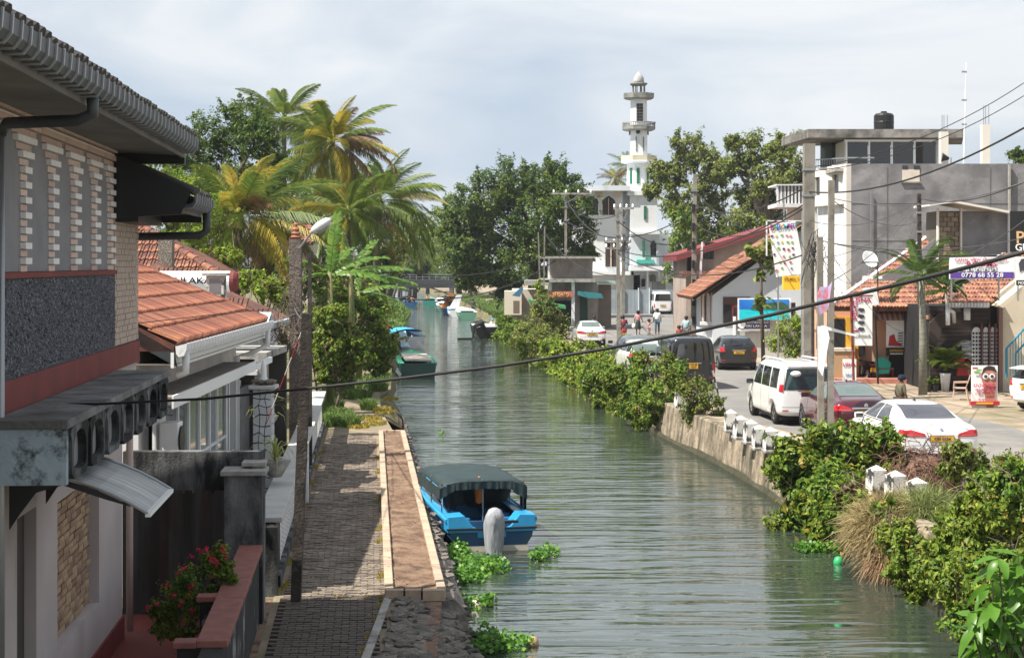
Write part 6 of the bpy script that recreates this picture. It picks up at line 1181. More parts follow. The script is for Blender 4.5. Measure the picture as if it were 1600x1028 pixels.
MB().add(vs,fs).build('cloth_cover',mat('grey_cloth_cover',(.30,.31,.33),(.22,.23,.25),s=6,r=.85,b=1,bs=12,st=(2,2,.4)),om,smooth=True); MB().box(-.08,.14,-.42,-.22,-.25,.2).build('leg',mat('rusty_leg',(.12,.07,.03)),om); MB().box(-.14,.18,-.22,.0,.35,.5).build('clamp',m_black,om); MB().tube([(.2,-.2,.62),(.55,-.18,.62)],.03,6).build('tiller',m_black,om)
jk=MB().lathe([(0,.3),(.07,.25),(.1,.0),(.08,-.25),(0,-.3)],8).build('life_jacket',mat('orange_jacket',(.6,.15,.02)),smooth=True,loc=Vector(bt.matrix_basis@Vector((-.02,1.35,1.15)))); tag(jk,'orange life jacket hanging from the canopy pole of the nearest boat','life jacket')
def scut(px,py,z,D): return W(px,py,D)
g=G(650,590,0); gb_,O=boat('green-edged dark boat with a pale tarpaulin, tied below the overhanging tree',(g.x+.15,85.5,0),R(7),6,1.9,.75,mat('dark_teal_hull',(.04,.12,.10),r=.4),mat('green_gunwale',(.03,.42,.2),r=.4),m_bdk)
MB().slab([(-.6,1.0,.95),(.8,1.0,.92),(.7,3.4,1.1),(-.7,3.4,1.12)],.12).build('folded_tarp',m_cream,gb_,bev=.04); MB().box(-.85,.85,-.03,.03,.0,.78).build('transom',mat('dark_teal_hull2',(.03,.07,.06)),gb_)
g=G(643,545,0); b2_,_=boat('light blue covered boat with white sheet, moored by the grassy left bank',(-7.0,116,0),R(14),6,1.9,.8,m_plaster,m_bcy,m_bcy)
vs=[(x,y,1.0+.35*math.cos(x)*(.5+.5*math.sin(y*2.1))) for y in (.6,1.6,2.6,3.8) for x in (-.9,-.3,.3,.9)]; MB().add(vs,[(j*4+i,j*4+i+1,j*4+i+5,j*4+i+4) for j in range(3) for i in range(3)]).build('blue_cover',mat('sky_blue_tarp',(.05,.35,.60),r=.5),b2_)
MB().slab([(-.8,-.3,.1),(-.2,-.4,.15),(-.3,.6,1.2),(-.8,.6,1.15)],.03).build('white_sheet',mat('pale_blue_sheet',(.4,.55,.65),r=.5),b2_)
b3_,_=boat('black boat with white deck cover and raised outboard near the right bank',(W(765,0,131).x,131,0),R(10),5.5,2.2,.8,m_black,m_black,m_white)
MB().box(-.9,.9,1,4.5,.85,1.05).build('white_cover',m_white,b3_,bev=.1)
om2=thing('outboard_motor','black tilted outboard motor on the boat with white cover','motor',(W(757,0,130).x,130.4,0),R(10)); MB().tube([(0,.4,.8),(-.3,-.2,1.3),(-.9,-.4,1.0),(-1.0,-.5,.1)],[.2,.26,.14,.08],8).build('engine_and_leg',m_black,om2); MB().box(-2.2,-1.0,-.5,-.35,.0,.12).build('propeller_end',m_black,om2)
p1,_=person('person in blue cap seated in the black boat with white cover',(W(770,0,134).x,134,.35),R(10),1.6,m_white,m_prt,pose='sit',cap=m_bcy)
m_bg=mat('pale_green_hull',(.12,.28,.20),r=.4); m_bo=mat('orange_boat',(.55,.2,.03),r=.4)
FB=[(731,176,m_bg,m_white,'white and green boat moored on the right below the big tree'),(716,184,m_plaster,m_bcy,'white and blue narrow boat second from the black-hulled one on the right bank'),(704,193,m_bdk,m_bo,'orange-edged blue boat third along the right bank moorings'),(697,205,m_bg,m_plaster,'small pale boat at the far end of the right bank moorings'),(693,228,m_bdk,m_white,'white boat beside the bridge pier on the right'),(640,222,m_bdk,m_bdk,'dark boat with passengers near the left bridge pier'),(671,232,mat('sea_green_hull',(.03,.2,.16)),m_bg,'small green boat with one orange-clad person in mid channel'),(634,240,m_black,m_black,'dark covered boat in the shadow of the left bridge pier')]
for i,(px,D,a,c,lb) in enumerate(FB):
    q,_=boat(lb,(W(px,0,D).x,D,0),R(8 if i<5 else 2),5.5,1.9,.75,a,c,m_bdk,group='boats moored far down the canal')
    if i in (0,1): MB().slab([(-.9,1,.95),(.9,1,.95),(.8,4,1.05),(-.8,4,1.05)],.1).build('deck_cover',m_white,q)
    if i in (2,4,7):
        for sx in (-.8,.8):
            for y in (1,4): MB().tube([(sx,y,.6),(sx,y,2.0)],.03,5).build('canopy_pole',m_steel,q)
        MB().box(-.95,.95,.8,4.2,1.95,2.05).build('canopy',m_can if i==7 else m_brown,q)
    if i in (2,1): MB().slab([(-.9,3.0,.6),(.3,3.2,.6),(.8,3.4,2.4),(.2,3.3,2.4)],.05).build('leaning_sheet',m_bo if i==2 else m_plaster,q)
for px,D,c,lb in ((668,233.5,m_bo,'seated person in orange life jacket in the green mid-channel boat'),(636,224,m_prt,'boatman in dark clothes on the boat by the left pier'),(644,223.5,m_bo,'passenger in orange on the boat by the left pier'),(704,196,m_bo,'person in orange standing on the moored boats at right'),(739,181,m_prt,'dark-clothed man standing on the moored white boat'),(696,230,m_bcy,'person in blue on the boat beside the right pier')):
    st_='stand' if 'standing' in lb else 'sit'; person(lb,(W(px,0,D).x,D,.4),0,1.65,c,m_prt,pose=st_)
# ================= vegetation =================
def frond_mesh(name,L_,n,droop,hang,m,seed,wd=.052,ll=1.0):
    r=np.random.default_rng(seed); V=[];Fq=[]
    def rach(u): return np.array([L_*u*(1-.12*droop*u*u),0,-droop*L_*.55*u**2.3])
    k=8
    for i in range(k):
        a=rach(i/k); b=rach((i+1)/k); w0=.035*(1-i/k)+.008; w1=.035*(1-(i+1)/k)+.008; q=len(V); V+=[a+[0,-w0,0],a+[0,w0,0],b+[0,w1,0],b+[0,-w1,0]]; Fq.append([q,q+1,q+2,q+3])
    for s in (-1,1):
        for i in range(n):
            u=.16+.84*(i+r.uniform(0,.8))/n; p=rach(u); l=ll*math.sin(math.pi*min(1,.18+.80*u))**.7*r.uniform(.8,1.1)*L_/3.6
            if u>.9: l*=.75
            d=np.array([.62+.3*u,s*.85,-.05-hang*.3*r.uniform(.6,1.3)]); d/=np.linalg.norm(d); d2=np.array([.45,s*.5,-.35-hang*r.uniform(.7,1.3)]); d2/=np.linalg.norm(d2)
            m1=p+d*l*.5; e=m1+d2*l*.5; w=np.array([.8,0,.1])*wd*.5; q=len(V); V+=[p-w*.6,p+w*.6,m1+w,m1-w,e+w*.15,e-w*.15]; Fq+=[[q,q+1,q+2,q+3],[q+3,q+2,q+4,q+5]]
    o=npmesh(name,np.array(V),np.array(Fq),m); me=o.data; bpy.data.objects.remove(o); return me
FR={}
def fr(kind,L_,droop,hang,m,n=46):
    key=(kind,round(L_,1)); 
    if key not in FR: FR[key]=frond_mesh('frond',L_,n,droop,hang,m,len(FR)+3)
    return FR[key]
def palm(label,px,py,D,L_,base_px=None,zb=.6,nf=34,mix=(.6,.3,.1),seed=1,tr=.17,bias=0,group=None,old=6,name='coconut_palm',n=78):
    nf=int(nf*1.45); r=random.Random(seed); c=W(px,py,D); bx=W(base_px or px,0,D).x; t=thing(name,label,'palm tree',(bx,D,zb),0,group)
    top=c-Vector((bx,D,zb)); mid=Vector((top.x*.35,0,top.z*.5)); pts=[Vector((0,0,0)),Vector((top.x*.1,0,top.z*.2)),mid,Vector((top.x*.7,0,top.z*.8)),top]
    MB().tube(pts,[tr*1.5,tr*1.05,tr,tr*.9,tr*.95],10).build('trunk',m_bark,t,smooth=True)
    MB().lathe([(tr*.9,-.4),(tr*1.3,0),(tr*.9,.3),(.02,.5)],10,c=tuple(top)).build('crown_shaft',m_frondG,t)
    for i in range(nf):
        az=i*2.39996+r.uniform(-.3,.3); f=i/nf; el=R(78-120*f**.9)+r.uniform(-.12,.12); q=r.random(); ll=L_*r.uniform(.85,1.1)*(.75 if f<.12 else 1)
        if f>1-old/nf: kd,m=('b',m_frondB) if q<.45 else ('y',m_frondY)
        else: kd,m=('y',m_frondY) if q<mix[1]*(1.35 if math.cos(az)>0 else .6) else (('b',m_frondB) if q>1-mix[2] else ('g',m_frondG))
        o=bpy.data.objects.new('frond',fr(kd+('h' if f>.55 else 'l'),L_,.75 if f<.55 else 1.05,1.5 if f>.55 else .95,m,n)); COL.objects.link(o); o.parent=t; s=ll/L_; o.scale=(s,s,s); o.location=top+Vector((0,0,.1))
        o.rotation_euler=(r.uniform(-.35,.35),-el,az)
        o.rotation_euler=(Matrix.Rotation(az,4,'Z')@Matrix.Rotation(-el,4,'Y')@Matrix.Rotation(r.uniform(-.5,.5),4,'X')).to_euler()
    for i in range(5): a=i*1.3; MB().lathe([(0,.13),(.1,.05),(.11,-.03),(0,-.13)],7,c=(top.x+.25*math.cos(a),top.y+.25*math.sin(a),top.z-.25)).build('coconut',m_grassY,t)
    return t
palm('large yellowing coconut palm left of the street lamp, nearest of the palms',372,345,64,3.9,base_px=367,nf=34,mix=(.5,.5,.08),seed=3,tr=.2)
palm('tall slender coconut palm with golden fronds standing highest on the left bank',519,226,88,3.6,base_px=524,nf=31,mix=(.45,.5,.15),seed=8,tr=.13)
palm('dark green coconut palm crown between the yellow palm and the tallest palm',444,190,100,3.5,nf=22,mix=(.9,.05,.02),seed=11,tr=.15,old=2)
palm('green coconut palm with fronds drooping over the canal bank',592,318,94,4.3,base_px=585,nf=32,mix=(.85,.12,.02),seed=14,tr=.2,old=3)
palm('light green young palm left of the drooping canal palm',545,335,84,2.9,nf=20,mix=(.8,.2,0),seed=17,tr=.15,old=2)
palm('hazy far palm beyond the bridge on the left bank',656,385,215,4.0,base_px=612,nf=20,mix=(.95,.0,.02),seed=19,n=26,old=1)
palm('far palm with brownish skirt next to the second far tree',703,345,225,3.8,base_px=738,nf=22,mix=(.7,.15,.15),seed=23,n=26,old=8)
palm('far palm crown seen just left of the big canal tree',640,372,190,3.6,base_px=600,nf=20,mix=(.95,.0,.02),seed=24,n=26,old=1)
palm('palm behind the mosque roof with orange-brown lower fronds',962,282,190,2.6,nf=18,mix=(.5,.2,.4),seed=29,n=26,old=7)
palm('palm crown rising beside the minaret behind the mosque',982,262,192,3.0,nf=18,mix=(.9,.0,.02),seed=31,n=26,old=2)
palm('dark palm drooping behind the tall golden palm',500,300,108,3.8,nf=24,mix=(.9,.05,.05),seed=33,old=2)
m_fade=mat('faded_brown_leaf',(.24,.16,.07),r=.7,isl=.5,trans=.3)
def tree(label,blobs,D,base,m,k=14,n=60,size=.2,fr_=.36,zb=.6,tr=.35,limbs=7,aspect=.5,depth=.8,up=.7,name='tree',cat='tree',group=None,seed=1,jd=1.0,drop=0,trunk=True,hub=.35,dfun=None):
    r=random.Random(seed); b=W(base[0],base[1],D); t=thing(name,label,cat,(b.x,D,zb),0,group); BB=[]; D0=D
    for bl in blobs:
        px,py,rp=bl[:3]; D=bl[3] if len(bl)>3 else (dfun(px,py,D0) if dfun else D0); c=W(px,py,D)-Vector((b.x,D0,zb)); rr=rp*D/F; BB.append(((c.x,c.y+r.uniform(-1,1)*rr*jd,c.z),(rr,rr*depth,rr)))
    if trunk:
        tz=min(c[2] for c,_ in BB)*.6+hub*max(c[2] for c,_ in BB)*.4; hp=Vector((r.uniform(-.2,.2)+sum(c[0] for c,_ in BB)/len(BB)*.4,0,max(.3,tz)))
        MB().tube([(0,0,-.2),hp*.5+Vector((r.uniform(-.1,.1)*tr*3,0,0)),hp],[tr*1.3,tr,tr*.8],9).build('trunk',m_bark,t,smooth=True)
        for c,rr in r.sample(BB,min(limbs,len(BB))):
            c=Vector(c); a=hp; mid=a.lerp(c,.5)+Vector((r.uniform(-.2,.2),r.uniform(-.2,.2),.12))*(c-a).length*.5
            b_=MB().tube([a-Vector((0,0,.1)),mid,c],[tr*.55,tr*.34,tr*.12],6)
            for q in range(3): e=c+Vector((r.uniform(-1,1),r.uniform(-.6,.6),r.uniform(-.4,1)))*rr[0]*.85; b_.tube([mid.lerp(c,.3+.3*q),e],[tr*.16,tr*.04],5)
            b_.build('limb',m_bark,t)
    foliage('crown',BB,m,t,k,n,size,aspect,fr_,up=up,drop=drop)
    if cat=='shrub' and D0<110 and seed!=42:
        foliage('faded_leaves',BB,m_leafY if seed%2 else m_fade,t,max(4,k//2),3,size*.95,aspect,fr_*1.15,up=up,drop=drop,shoot=.3)
        b_=MB()
        for c,rr in BB:
            for q in range(5): a=Vector(c)+Vector((r.uniform(-.5,.5),r.uniform(-.5,.3),r.uniform(-.6,.2)))*rr[0]; e=Vector(c)+Vector((r.uniform(-1,1),r.uniform(-1,.4),r.uniform(.1,1.25)))*rr[0]*1.15; b_.tube([a,a.lerp(e,.5)+Vector((r.uniform(-.05,.05),0,.05)),e],[.012,.009,.004],4,cap=False)
        stuff(b_.build('twigs',m_twig,t,fix=False))
    return t
tree('broad dark green tree behind the palms at the far left',[(330,212,48),(372,192,42),(292,235,42),(405,225,40),(345,262,48),(300,285,40),(420,270,40),(385,300,45)],86,(350,500),m_leafD,k=38,n=80,size=.17,tr=.4,fr_=.26,seed=2)
tree('feathery lime green tree above the tiled roofs',[(226,300,34),(272,295,38),(308,330,38),(252,345,36),(300,382,36),(330,400,30),(215,340,25),(355,400,22),(200,280,22),(240,265,22)],57,(285,520),m_leafL,k=30,n=60,size=.09,tr=.16,fr_=.26,seed=5,aspect=.4)
tree('dark leafy tree filling the gap behind the two golden palms',[(440,300,48),(500,330,52),(545,290,42),(470,360,50),(560,350,46),(610,380,40),(430,380,40),(520,400,40),(590,430,36)],112,(500,520),m_leafD,k=20,n=80,size=.26,tr=.3,fr_=.34,seed=6)
tree('great spreading dark green tree leaning over the right bank of the canal',[(800,290,46),(755,312,48),(850,283,42),(885,318,44),(725,350,42),(780,350,55),(840,350,55),(895,368,36),(722,398,32),(765,408,45),(825,405,50),(885,412,34),(735,432,26),(790,445,26),(708,368,22),(912,400,20),(870,292,40)],148,(842,492),m_leafD,k=44,n=105,size=.27,tr=.75,limbs=12,fr_=.25,seed=7,zb=1.1,hub=.75)
tree('lighter green middle tree at the canal bend left of the great tree',[(700,330,26),(682,395,30),(712,415,32),(662,418,18),(720,436,16),(675,365,16)],262,(720,460),m_leafG,k=20,n=80,size=.4,tr=.4,fr_=.32,seed=8)
tree('airy olive-green rain tree to the right of the minaret',[(1075,236,32),(1045,275,28),(1105,262,32),(1120,300,36),(1065,318,36),(1030,250+20,18),(1110,345,40),(1075,370,36),(1140,375,34),(1020,300,14)],158,(1100,480),m_leafO,k=36,n=75,size=.30,tr=.6,limbs=10,fr_=.27,seed=9,zb=1.1,hub=.6)
tree('second airy rain tree standing left of the grey apartment building',[(1180,238,34),(1222,232,30),(1150,262,26),(1202,275,38),(1240,275,32),(1172,312,34),(1225,325,36),(1165,360,36),(1215,370,34),(1145,225,14),(1258,310,24)],152,(1195,480),m_leafO,k=36,n=75,size=.30,tr=.6,limbs=10,fr_=.27,seed=10,zb=1.1,hub=.6)
tree('bright green tree between the mosque and the maroon roof',[(1065,345,22),(1072,385,26),(1062,425,22),(1085,410,20)],135,(1070,500),m_leafG,k=16,n=60,size=.28,tr=.25,seed=11,zb=1.1)
tree('small dark tree top behind the shops at the far right edge',[(1592,246,14),(1606,250,16)],130,(1600,500),m_leafD,k=16,n=70,size=.25,tr=.3,seed=12,zb=1.1)
tree('papaya-like young tree in front of the white gabled house',[(1192,398,22),(1178,392,16),(1206,408,14),(1188,430,10),(1187,470,8)],78,(1193,548),m_leafO,k=6,n=12,size=.40,tr=.08,limbs=4,aspect=.55,seed=13,zb=1.15,hub=1.6)
# far wood behind everything
BB=[((x,470+RNG.uniform(-25,25),5+RNG.uniform(-1,3)),(16,12,9)) for x in range(-260,300,13)]
stuff(foliage('crowns',BB,m_leafD,None,k=9,n=46,size=2.1,fr=.4)); bpy.data.objects['crowns'].name='distant_wood'; tag(bpy.data.objects['distant_wood'],'distant band of dark trees closing the view beyond the bridge','woodland')
for i,(px,py,rp,D) in enumerate(((648,415,22,262),(625,400,26,270),(600,420,24,262),(668,402,16,300),(715,425,14,275),(735,410,26,270),(640,440,10,268))):
    tree(['hazy tree right of the far palm crown beyond the bridge','hazy tree above the left end of the footbridge','hazy tree over the left bridge pier','small pale tree top in the gap of the sky above mid channel','hazy tree behind the right bridge pier','hazy tree behind the canal bend tree','low hazy tree just behind the bridge railing'][i],[(px,py,rp),(px+8,py+rp*.5,rp*.7),(px-8,py+rp*.4,rp*.7)],D,(px,460),m_leafG if i%2 else m_leafD,k=16,n=50,size=.7,tr=.3,seed=40+i,group='hazy trees beyond the bridge')
def dwall(px,py,D):
    if px<1180 or py<748: return D
    d=D
    for _ in range(4): d=ix(RB,d)*F/(px-800)
    return min(D,d-.35)
def edge(D0,D1,step,r,zs,off=.1,tab=None,sd=1):
    o=[]; D=D0
    while D<D1:
        X=ix(tab or RB,D)-sd*off+random.uniform(-.15,.15); z=random.choice(zs)+random.uniform(-.12,.12); rr_=r*random.uniform(.7,1.25); o.append((800+X*F/D,HZ+(CZ-z)*F/D,rr_*F/D,D)); D+=step*random.uniform(.7,1.3)
    return o
def shrub(label,blobs,D,base,m,k=16,n=50,size=.12,zb=1.1,seed=1,aspect=.5,name='shrub',jd=.8,tr=.05,drop=.3,extra=None,limbs=8,fr_=.34,dfun=None):
    t=tree(label,blobs,D,base,m,k=k,n=n,size=size,zb=zb,tr=tr,seed=seed,aspect=aspect,name=name,cat='shrub',jd=jd,drop=drop,limbs=limbs,fr_=fr_,hub=.1,dfun=dfun); return t
shrub('big glossy green shrub spilling over the canal wall left of the dry grass',[(1240,715,34),(1285,705,40),(1335,700,38),(1380,690,28),(1250,775,38),(1300,780,48),(1350,745,38),(1228,825,22),(1290,838,32),(1345,800,24),(1215,730,18),(1330,830,20),(1395,715,18),(1375,745,26),(1260,740,30),(1300,745,30),(1325,850,20),(1275,830,22),(1385,800,16)]+edge(33.2,38.5,.5,.36,(.3,.6,.9,1.1),off=.2),37,(1310,770),m_leafG,k=26,n=66,size=.15,seed=21,tr=.05,dfun=dwall)
shrub('brownish twiggy patch low in the big canal shrub',[(1345,780,30),(1325,815,22)],36.3,(1345,780),mat('brown_olive_leaf',(.10,.075,.03),r=.6,isl=.5,trans=.3),k=12,n=40,size=.1,seed=22,dfun=dwall)
shrub('wide pale green shrub leaning over the water at the lower right',[(1560,800,48),(1600,760,44),(1500,865,42),(1545,880,46),(1450,895,30),(1420,905,24),(1475,915,26),(1590,860,48),(1400,890,16),(1600,920,50),(1440,930,16),(1540,760,24),(1520,800,30),(1480,860,26),(1500,930,26),(1560,950,30),(1530,830,30),(1600,800,34),(1590,905,34),(1475,900,24)]+edge(23.5,30.2,.42,.34,(.35,.65,.95,1.1),off=.2)+edge(23.5,29.5,.5,.35,(1.3,1.5),off=-.5),29.5,(1560,880),m_leafG,k=24,n=84,size=.095,seed=23,jd=.5,zb=.9,dfun=dwall)
shrub('olive small-leaved shrub on the verge beside the near white sedan',[(1500,712,22),(1525,735,26),(1560,740,24),(1490,740,16),(1590,735,28)],33,(1520,790),m_leafO,k=20,n=50,size=.11,seed=24)
shrub('rounded olive shrub by the farthest bollard with leaves over the wall',[(1090,620,26),(1110,640,26),(1085,650,20),(1105,672,18),(1130,650,12),(1070,612,14)],52,(1095,690),m_leafO,k=20,n=44,size=.11,seed=25)
shrub('large bright shrub between the black van and the canal',[(985,590,30),(1025,600,38),(1060,598,28),(995,628,28),(1035,640,26),(955,602,24),(1000,565,16),(1065,630,20),(1045,570,14)]+edge(56.5,69,.75,.55,(.35,.8,1.2)),60,(1020,660),m_leafG,k=22,n=60,size=.14,seed=26)
shrub('yellow-green shrub row along the bank below the far white sedan',[(885,540,20),(915,555,24),(945,560,22),(900,572,20),(970,570,20),(930,585,20),(990,565,16),(870,555,14)]+edge(74,94,.9,.6,(.3,.8,1.2)),78,(920,600),m_leafL,k=20,n=50,size=.15,seed=27)
shrub('bright shrub between the yellow-green row and the large shrub',[(950,590,24),(925,600,18),(975,600,20)]+edge(67,75,.7,.55,(.35,.8,1.2)),68,(950,630),m_leafG,k=18,n=50,size=.14,seed=28)
shrub('grey-green rounded tree shrub on the bank left of the far white sedan',[(860,495,26),(838,512,24),(870,520,22),(845,540,20),(875,545,16),(825,530,16),(850,478,16)]+edge(94,116,1.1,.7,(.3,.9,1.3)),104,(850,565),m_leafO,k=22,n=60,size=.18,seed=29)
shrub('lime green undergrowth at the foot of the grey-green shrub',[(825,553,16),(850,560,16),(880,565,16),(812,540,10)],98,(850,580),m_leafL,k=16,n=44,size=.16,seed=30,zb=.7)
shrub('leafy shrub on the right bank beside the black boat',[(792,505,14),(805,520,14),(815,500,12),(800,532,10)]+edge(115,130,1.4,.7,(.3,.9,1.3)),124,(800,540),m_leafG,k=16,n=44,size=.22,seed=31,zb=.8)
shrub('bright green vine shrub climbing the poles by the shed awning',[(842,445,8),(846,460,10),(843,478,10),(838,490,8)],114,(843,500),m_leafL,k=10,n=34,size=.2,seed=32)
shrub('round lime bush by the boundary wall under the utility pole',[(1232,515,22),(1222,535,22),(1250,505,16),(1256,532,18),(1240,545,18)],77,(1237,560),m_leafL,k=20,n=56,size=.11,seed=33)
# left bank
shrub('dark glossy tree reaching out over the left canal edge',[(530,475,30),(500,500,32),(560,500,34),(540,535,34),(590,530,28),(600,546,16),(510,555,26),(570,560,22),(596,575,12)],67,(512,620),m_leafG,k=24,n=60,size=.17,seed=34,zb=.6,tr=.12,limbs=10)
shrub('lime green bush behind the white balustrade',[(494,500,20),(500,530,20),(492,560,20),(505,575,14)],58,(498,610),m_leafL,k=18,n=50,size=.12,seed=35,zb=.6)
shrub('bright leafy thicket hiding the banana stems beside the lamp column',[(522,500,26),(548,528,26),(515,548,26),(540,575,20),(565,560,18),(500,520,20),(535,600,14),(510,590,14)],57,(520,620),m_leafG,k=22,n=60,size=.13,seed=60,zb=.6)
shrub('rust-coloured bush beside the blue covered boat',[(598,525,12),(610,535,10),(588,540,10),(600,512,8)],76,(598,560),m_leafR,k=14,n=44,size=.13,seed=36,zb=.6)
shrub('bright green hedge beyond the solar collector panels',[(385,440,18),(410,452,18),(435,465,18),(400,435,12),(450,480,16),(428,448,12)],50,(410,500),m_leafL,k=18,n=52,size=.1,seed=37,zb=3.2)
shrub('dark undergrowth below the palms on the left',[(320,415,30),(360,430,30),(420,420,30),(470,440,34),(500,440,28),(450,500,30),(430,540,24),(400,400,26)],74,(420,520),m_leafD,k=18,n=60,size=.18,seed=38,zb=.6)
shrub('leafy green undergrowth below the banana plants',[(540,440,26),(570,460,26),(510,450,24),(590,480,20),(550,480,24)],78,(550,520),m_leafG,k=18,n=50,size=.18,seed=39,zb=.6)
shrub('mid-green overhang by the left bridge pier',[(582,450,18),(570,470,18),(592,474,10),(560,450,20)],190,(580,490),m_leafD,k=16,n=50,size=.4,seed=41,zb=.6)
# bougainvillea by the gate
fb=shrub('flowering garden shrub with crimson blossoms behind the red-coped wall',[(330,880,20),(300,900,22),(350,890,16),(280,930,24),(310,950,24),(265,960,22),(330,930,20),(290,985,24),(245,950,12),(360,905,12),(345,865,14),(255,985,20)],21.4,(300,1040),m_leafG,k=30,n=16,size=.06,seed=42,zb=.66,tr=.02)
BBf=[(tuple(W(px,py,21.0+RNG.uniform(-.4,.1))-Vector(fb.location)),.035) for px,py in ((322,858),(310,862),(348,856),(330,872),(300,870),(278,895),(288,885),(262,915),(248,945),(283,940),(300,955),(232,950),(318,965),(340,880),(296,915),(352,868),(271,930))]
foliage('blossom',BBf,mat('crimson_petal',(.55,.02,.07),r=.6,trans=.3,isl=.3),fb,k=3,n=6,size=.032,aspect=.9,fr=.8)
foliage('yellow_leaves',[(tuple(W(px,py,21.2)-Vector(fb.location)),.05) for px,py in ((290,970),(282,1000),(300,930),(270,990))],m_leafY,fb,k=5,n=6,size=.05,aspect=.6,fr=.8)
# banana plants
def bleaf(L_,w,droop,seed):
    r=random.Random(seed); vs=[];fs=[];n=16; R_=lambda u:(L_*u*(1-.15*droop*u),-droop*L_*.5*u*u)
    q=MB(); q.tube([(R_(u)[0],0,R_(u)[1]) for u in np.linspace(-.12,.97,8)],[.035,.03,.026,.022,.018,.014,.01,.006],5)
    for sd in (-1,1):
        for i in range(n):
            u0=.05+.93*i/n; u1=.05+.93*(i+1-(r.uniform(.03,.22) if r.random()<.5 else 0))/n; h=r.uniform(.25,.8) if r.random()<.6 else .35; sl=r.uniform(.02,.09)
            f=lambda u: w*(math.sin(math.pi*min(1,.1+.88*u))**.5)*r.uniform(.9,1.06)
            a=R_(u0);b=R_(u1); wa=f(u0);wb=f(u1)
            q.add([(a[0],0,a[1]),(b[0],0,b[1]),(b[0]+sl,sd*wb*.55,b[1]+wb*.12),(a[0]+sl,sd*wa*.55,a[1]+wa*.12),(b[0]+sl*2.2,sd*wb*(1-.2*h),b[1]-wb*h*.6),(a[0]+sl*2.2,sd*wa*(1-.2*h),a[1]-wa*h*.6)],[(0,1,2,3),(3,2,4,5)])
    return q
def banana(label,px,py,D,leaves,zb=.6,h=None):
    c=W(px,py,D); t=thing('banana_plant',label,'banana plant',(c.x,D,zb)); hz=c.z-zb
    MB().tube([(0,0,0),(0.05,0,hz*.6),(0,0,hz)],[.16,.13,.08],9).build('stem',mat('banana_stem',(.12,.15,.05),(.2,.16,.07),s=2,r=.7),t,smooth=True)
    for i,(az,el,L_,dr) in enumerate(leaves): 
        o=bleaf(L_,.30*L_/2.2,dr,i).build('leaf',m_ban,t,smooth=True,fix=False); o.location=(0,0,hz-.1); o.rotation_euler=(Matrix.Rotation(R(az),4,'Z')@Matrix.Rotation(-R(el),4,'Y')@Matrix.Rotation(R(70 if el>60 else 15),4,'X')).to_euler()
m_ban=mat('banana_leaf',(.11,.23,.03),(.15,.24,.04),s=3,r=.4,trans=.45,isl=.25)
banana('banana plant with one big upright leaf beside the street lamp',515,425,60,[(0,84,2.3,.1),(10,35,2.4,.7),(-20,15,2.3,.8),(170,40,1.8,.8),(60,50,1.9,.6),(200,10,1.6,1.0)])
banana('banana plant with torn horizontal leaves over the small tiled house',548,425,66,[(-5,18,2.6,.5),(8,-2,2.8,.25),(160,30,2,.8),(40,60,2,.5),(-40,30,1.9,.9),(100,75,2,.3)])
banana('smaller banana plant with arching leaves right of the other two',560,455,72,[(0,25,2.2,.7),(20,5,2,.6),(180,30,1.6,.8),(90,60,1.6,.5)])
# dry twig tangle on the lamp column
def twigs(par,c,rad,n,ln,m,nm='twigs',seed=1,r0=.008):
    r=random.Random(seed); b=MB()
    for i in range(n):
        p=Vector((r.gauss(0,1)*rad[0],r.gauss(0,1)*rad[1],r.gauss(0,1)*rad[2]))+Vector(c); d=Vector((r.gauss(0,1),r.gauss(0,1),r.gauss(0,1)-.2)).normalized(); q=p+d*ln*r.uniform(.4,1); e=q+(d+Vector((r.gauss(0,.6),r.gauss(0,.6),-.4))).normalized()*ln*.5
        b.tube([p,q,e],[r0,r0*.8,r0*.3],3,cap=False)
    return stuff(b.build(nm,m,par,fix=False))
# grass
def grass(name,spots,m,n,h,w=.02,lean=.5,seed=1,label=None,cat='grass',dome=0):
    r=np.random.default_rng(seed); V=[];Fq=[]
    for (x,y,z,rx,ry) in spots:
        a=r.uniform(0,2*np.pi,n); q=np.sqrt(r.uniform(0,1,n)); px=x+rx*q*np.cos(a); py=y+ry*q*np.sin(a); hh=h*r.uniform(.5,1.2,n); dx=r.normal(0,lean,n)*hh+dome*(px-x)*.8; dy=r.normal(0,lean,n)*hh+dome*(py-y)*.8; zz=z+dome*(1-q**2)*min(rx,ry)*.7
        s=r.uniform(0,2*np.pi,n); wx=w*np.cos(s); wy=w*np.sin(s)*.3
        b=np.stack([px,py,zz],1); wv=np.stack([wx,wy,0*wx],1); mid=b+np.stack([dx*.35,dy*.35,hh*.7],1); tp=b+np.stack([dx,dy,hh*(.95-dome*.45)],1)
        q0=len(V); arr=np.stack([b-wv,b+wv,mid+wv*.7,mid-wv*.7,tp+wv*.1,tp-wv*.1],1).reshape(-1,3); base=sum(len(v) for v in V); V.append(arr); i=np.arange(n)*6+base; Fq.append(np.stack([i,i+1,i+2,i+3],1)); Fq.append(np.stack([i+3,i+2,i+4,i+5],1))
    o=npmesh(name,np.concatenate(V),np.concatenate(Fq),m); stuff(o); tag(o,label,cat); return o
def gp(px,py,z): v=G(px,py,z); return v.x,v.y,z
grass('grass',[(*gp(px,py,.63),r_,r_*1.8) for px,py,r_ in ((515,640,.5),(530,655,.45),(545,665,.35),(525,620,.7),(545,605,.8),(570,600,.7),(590,595,.6),(560,622,.5),(510,665,.4),(500,650,.5),(575,640,.25),(590,610,.4))],m_grassG,700,.38,w=.018,seed=3,label='green grass tufts growing along the left side of the sandy path')
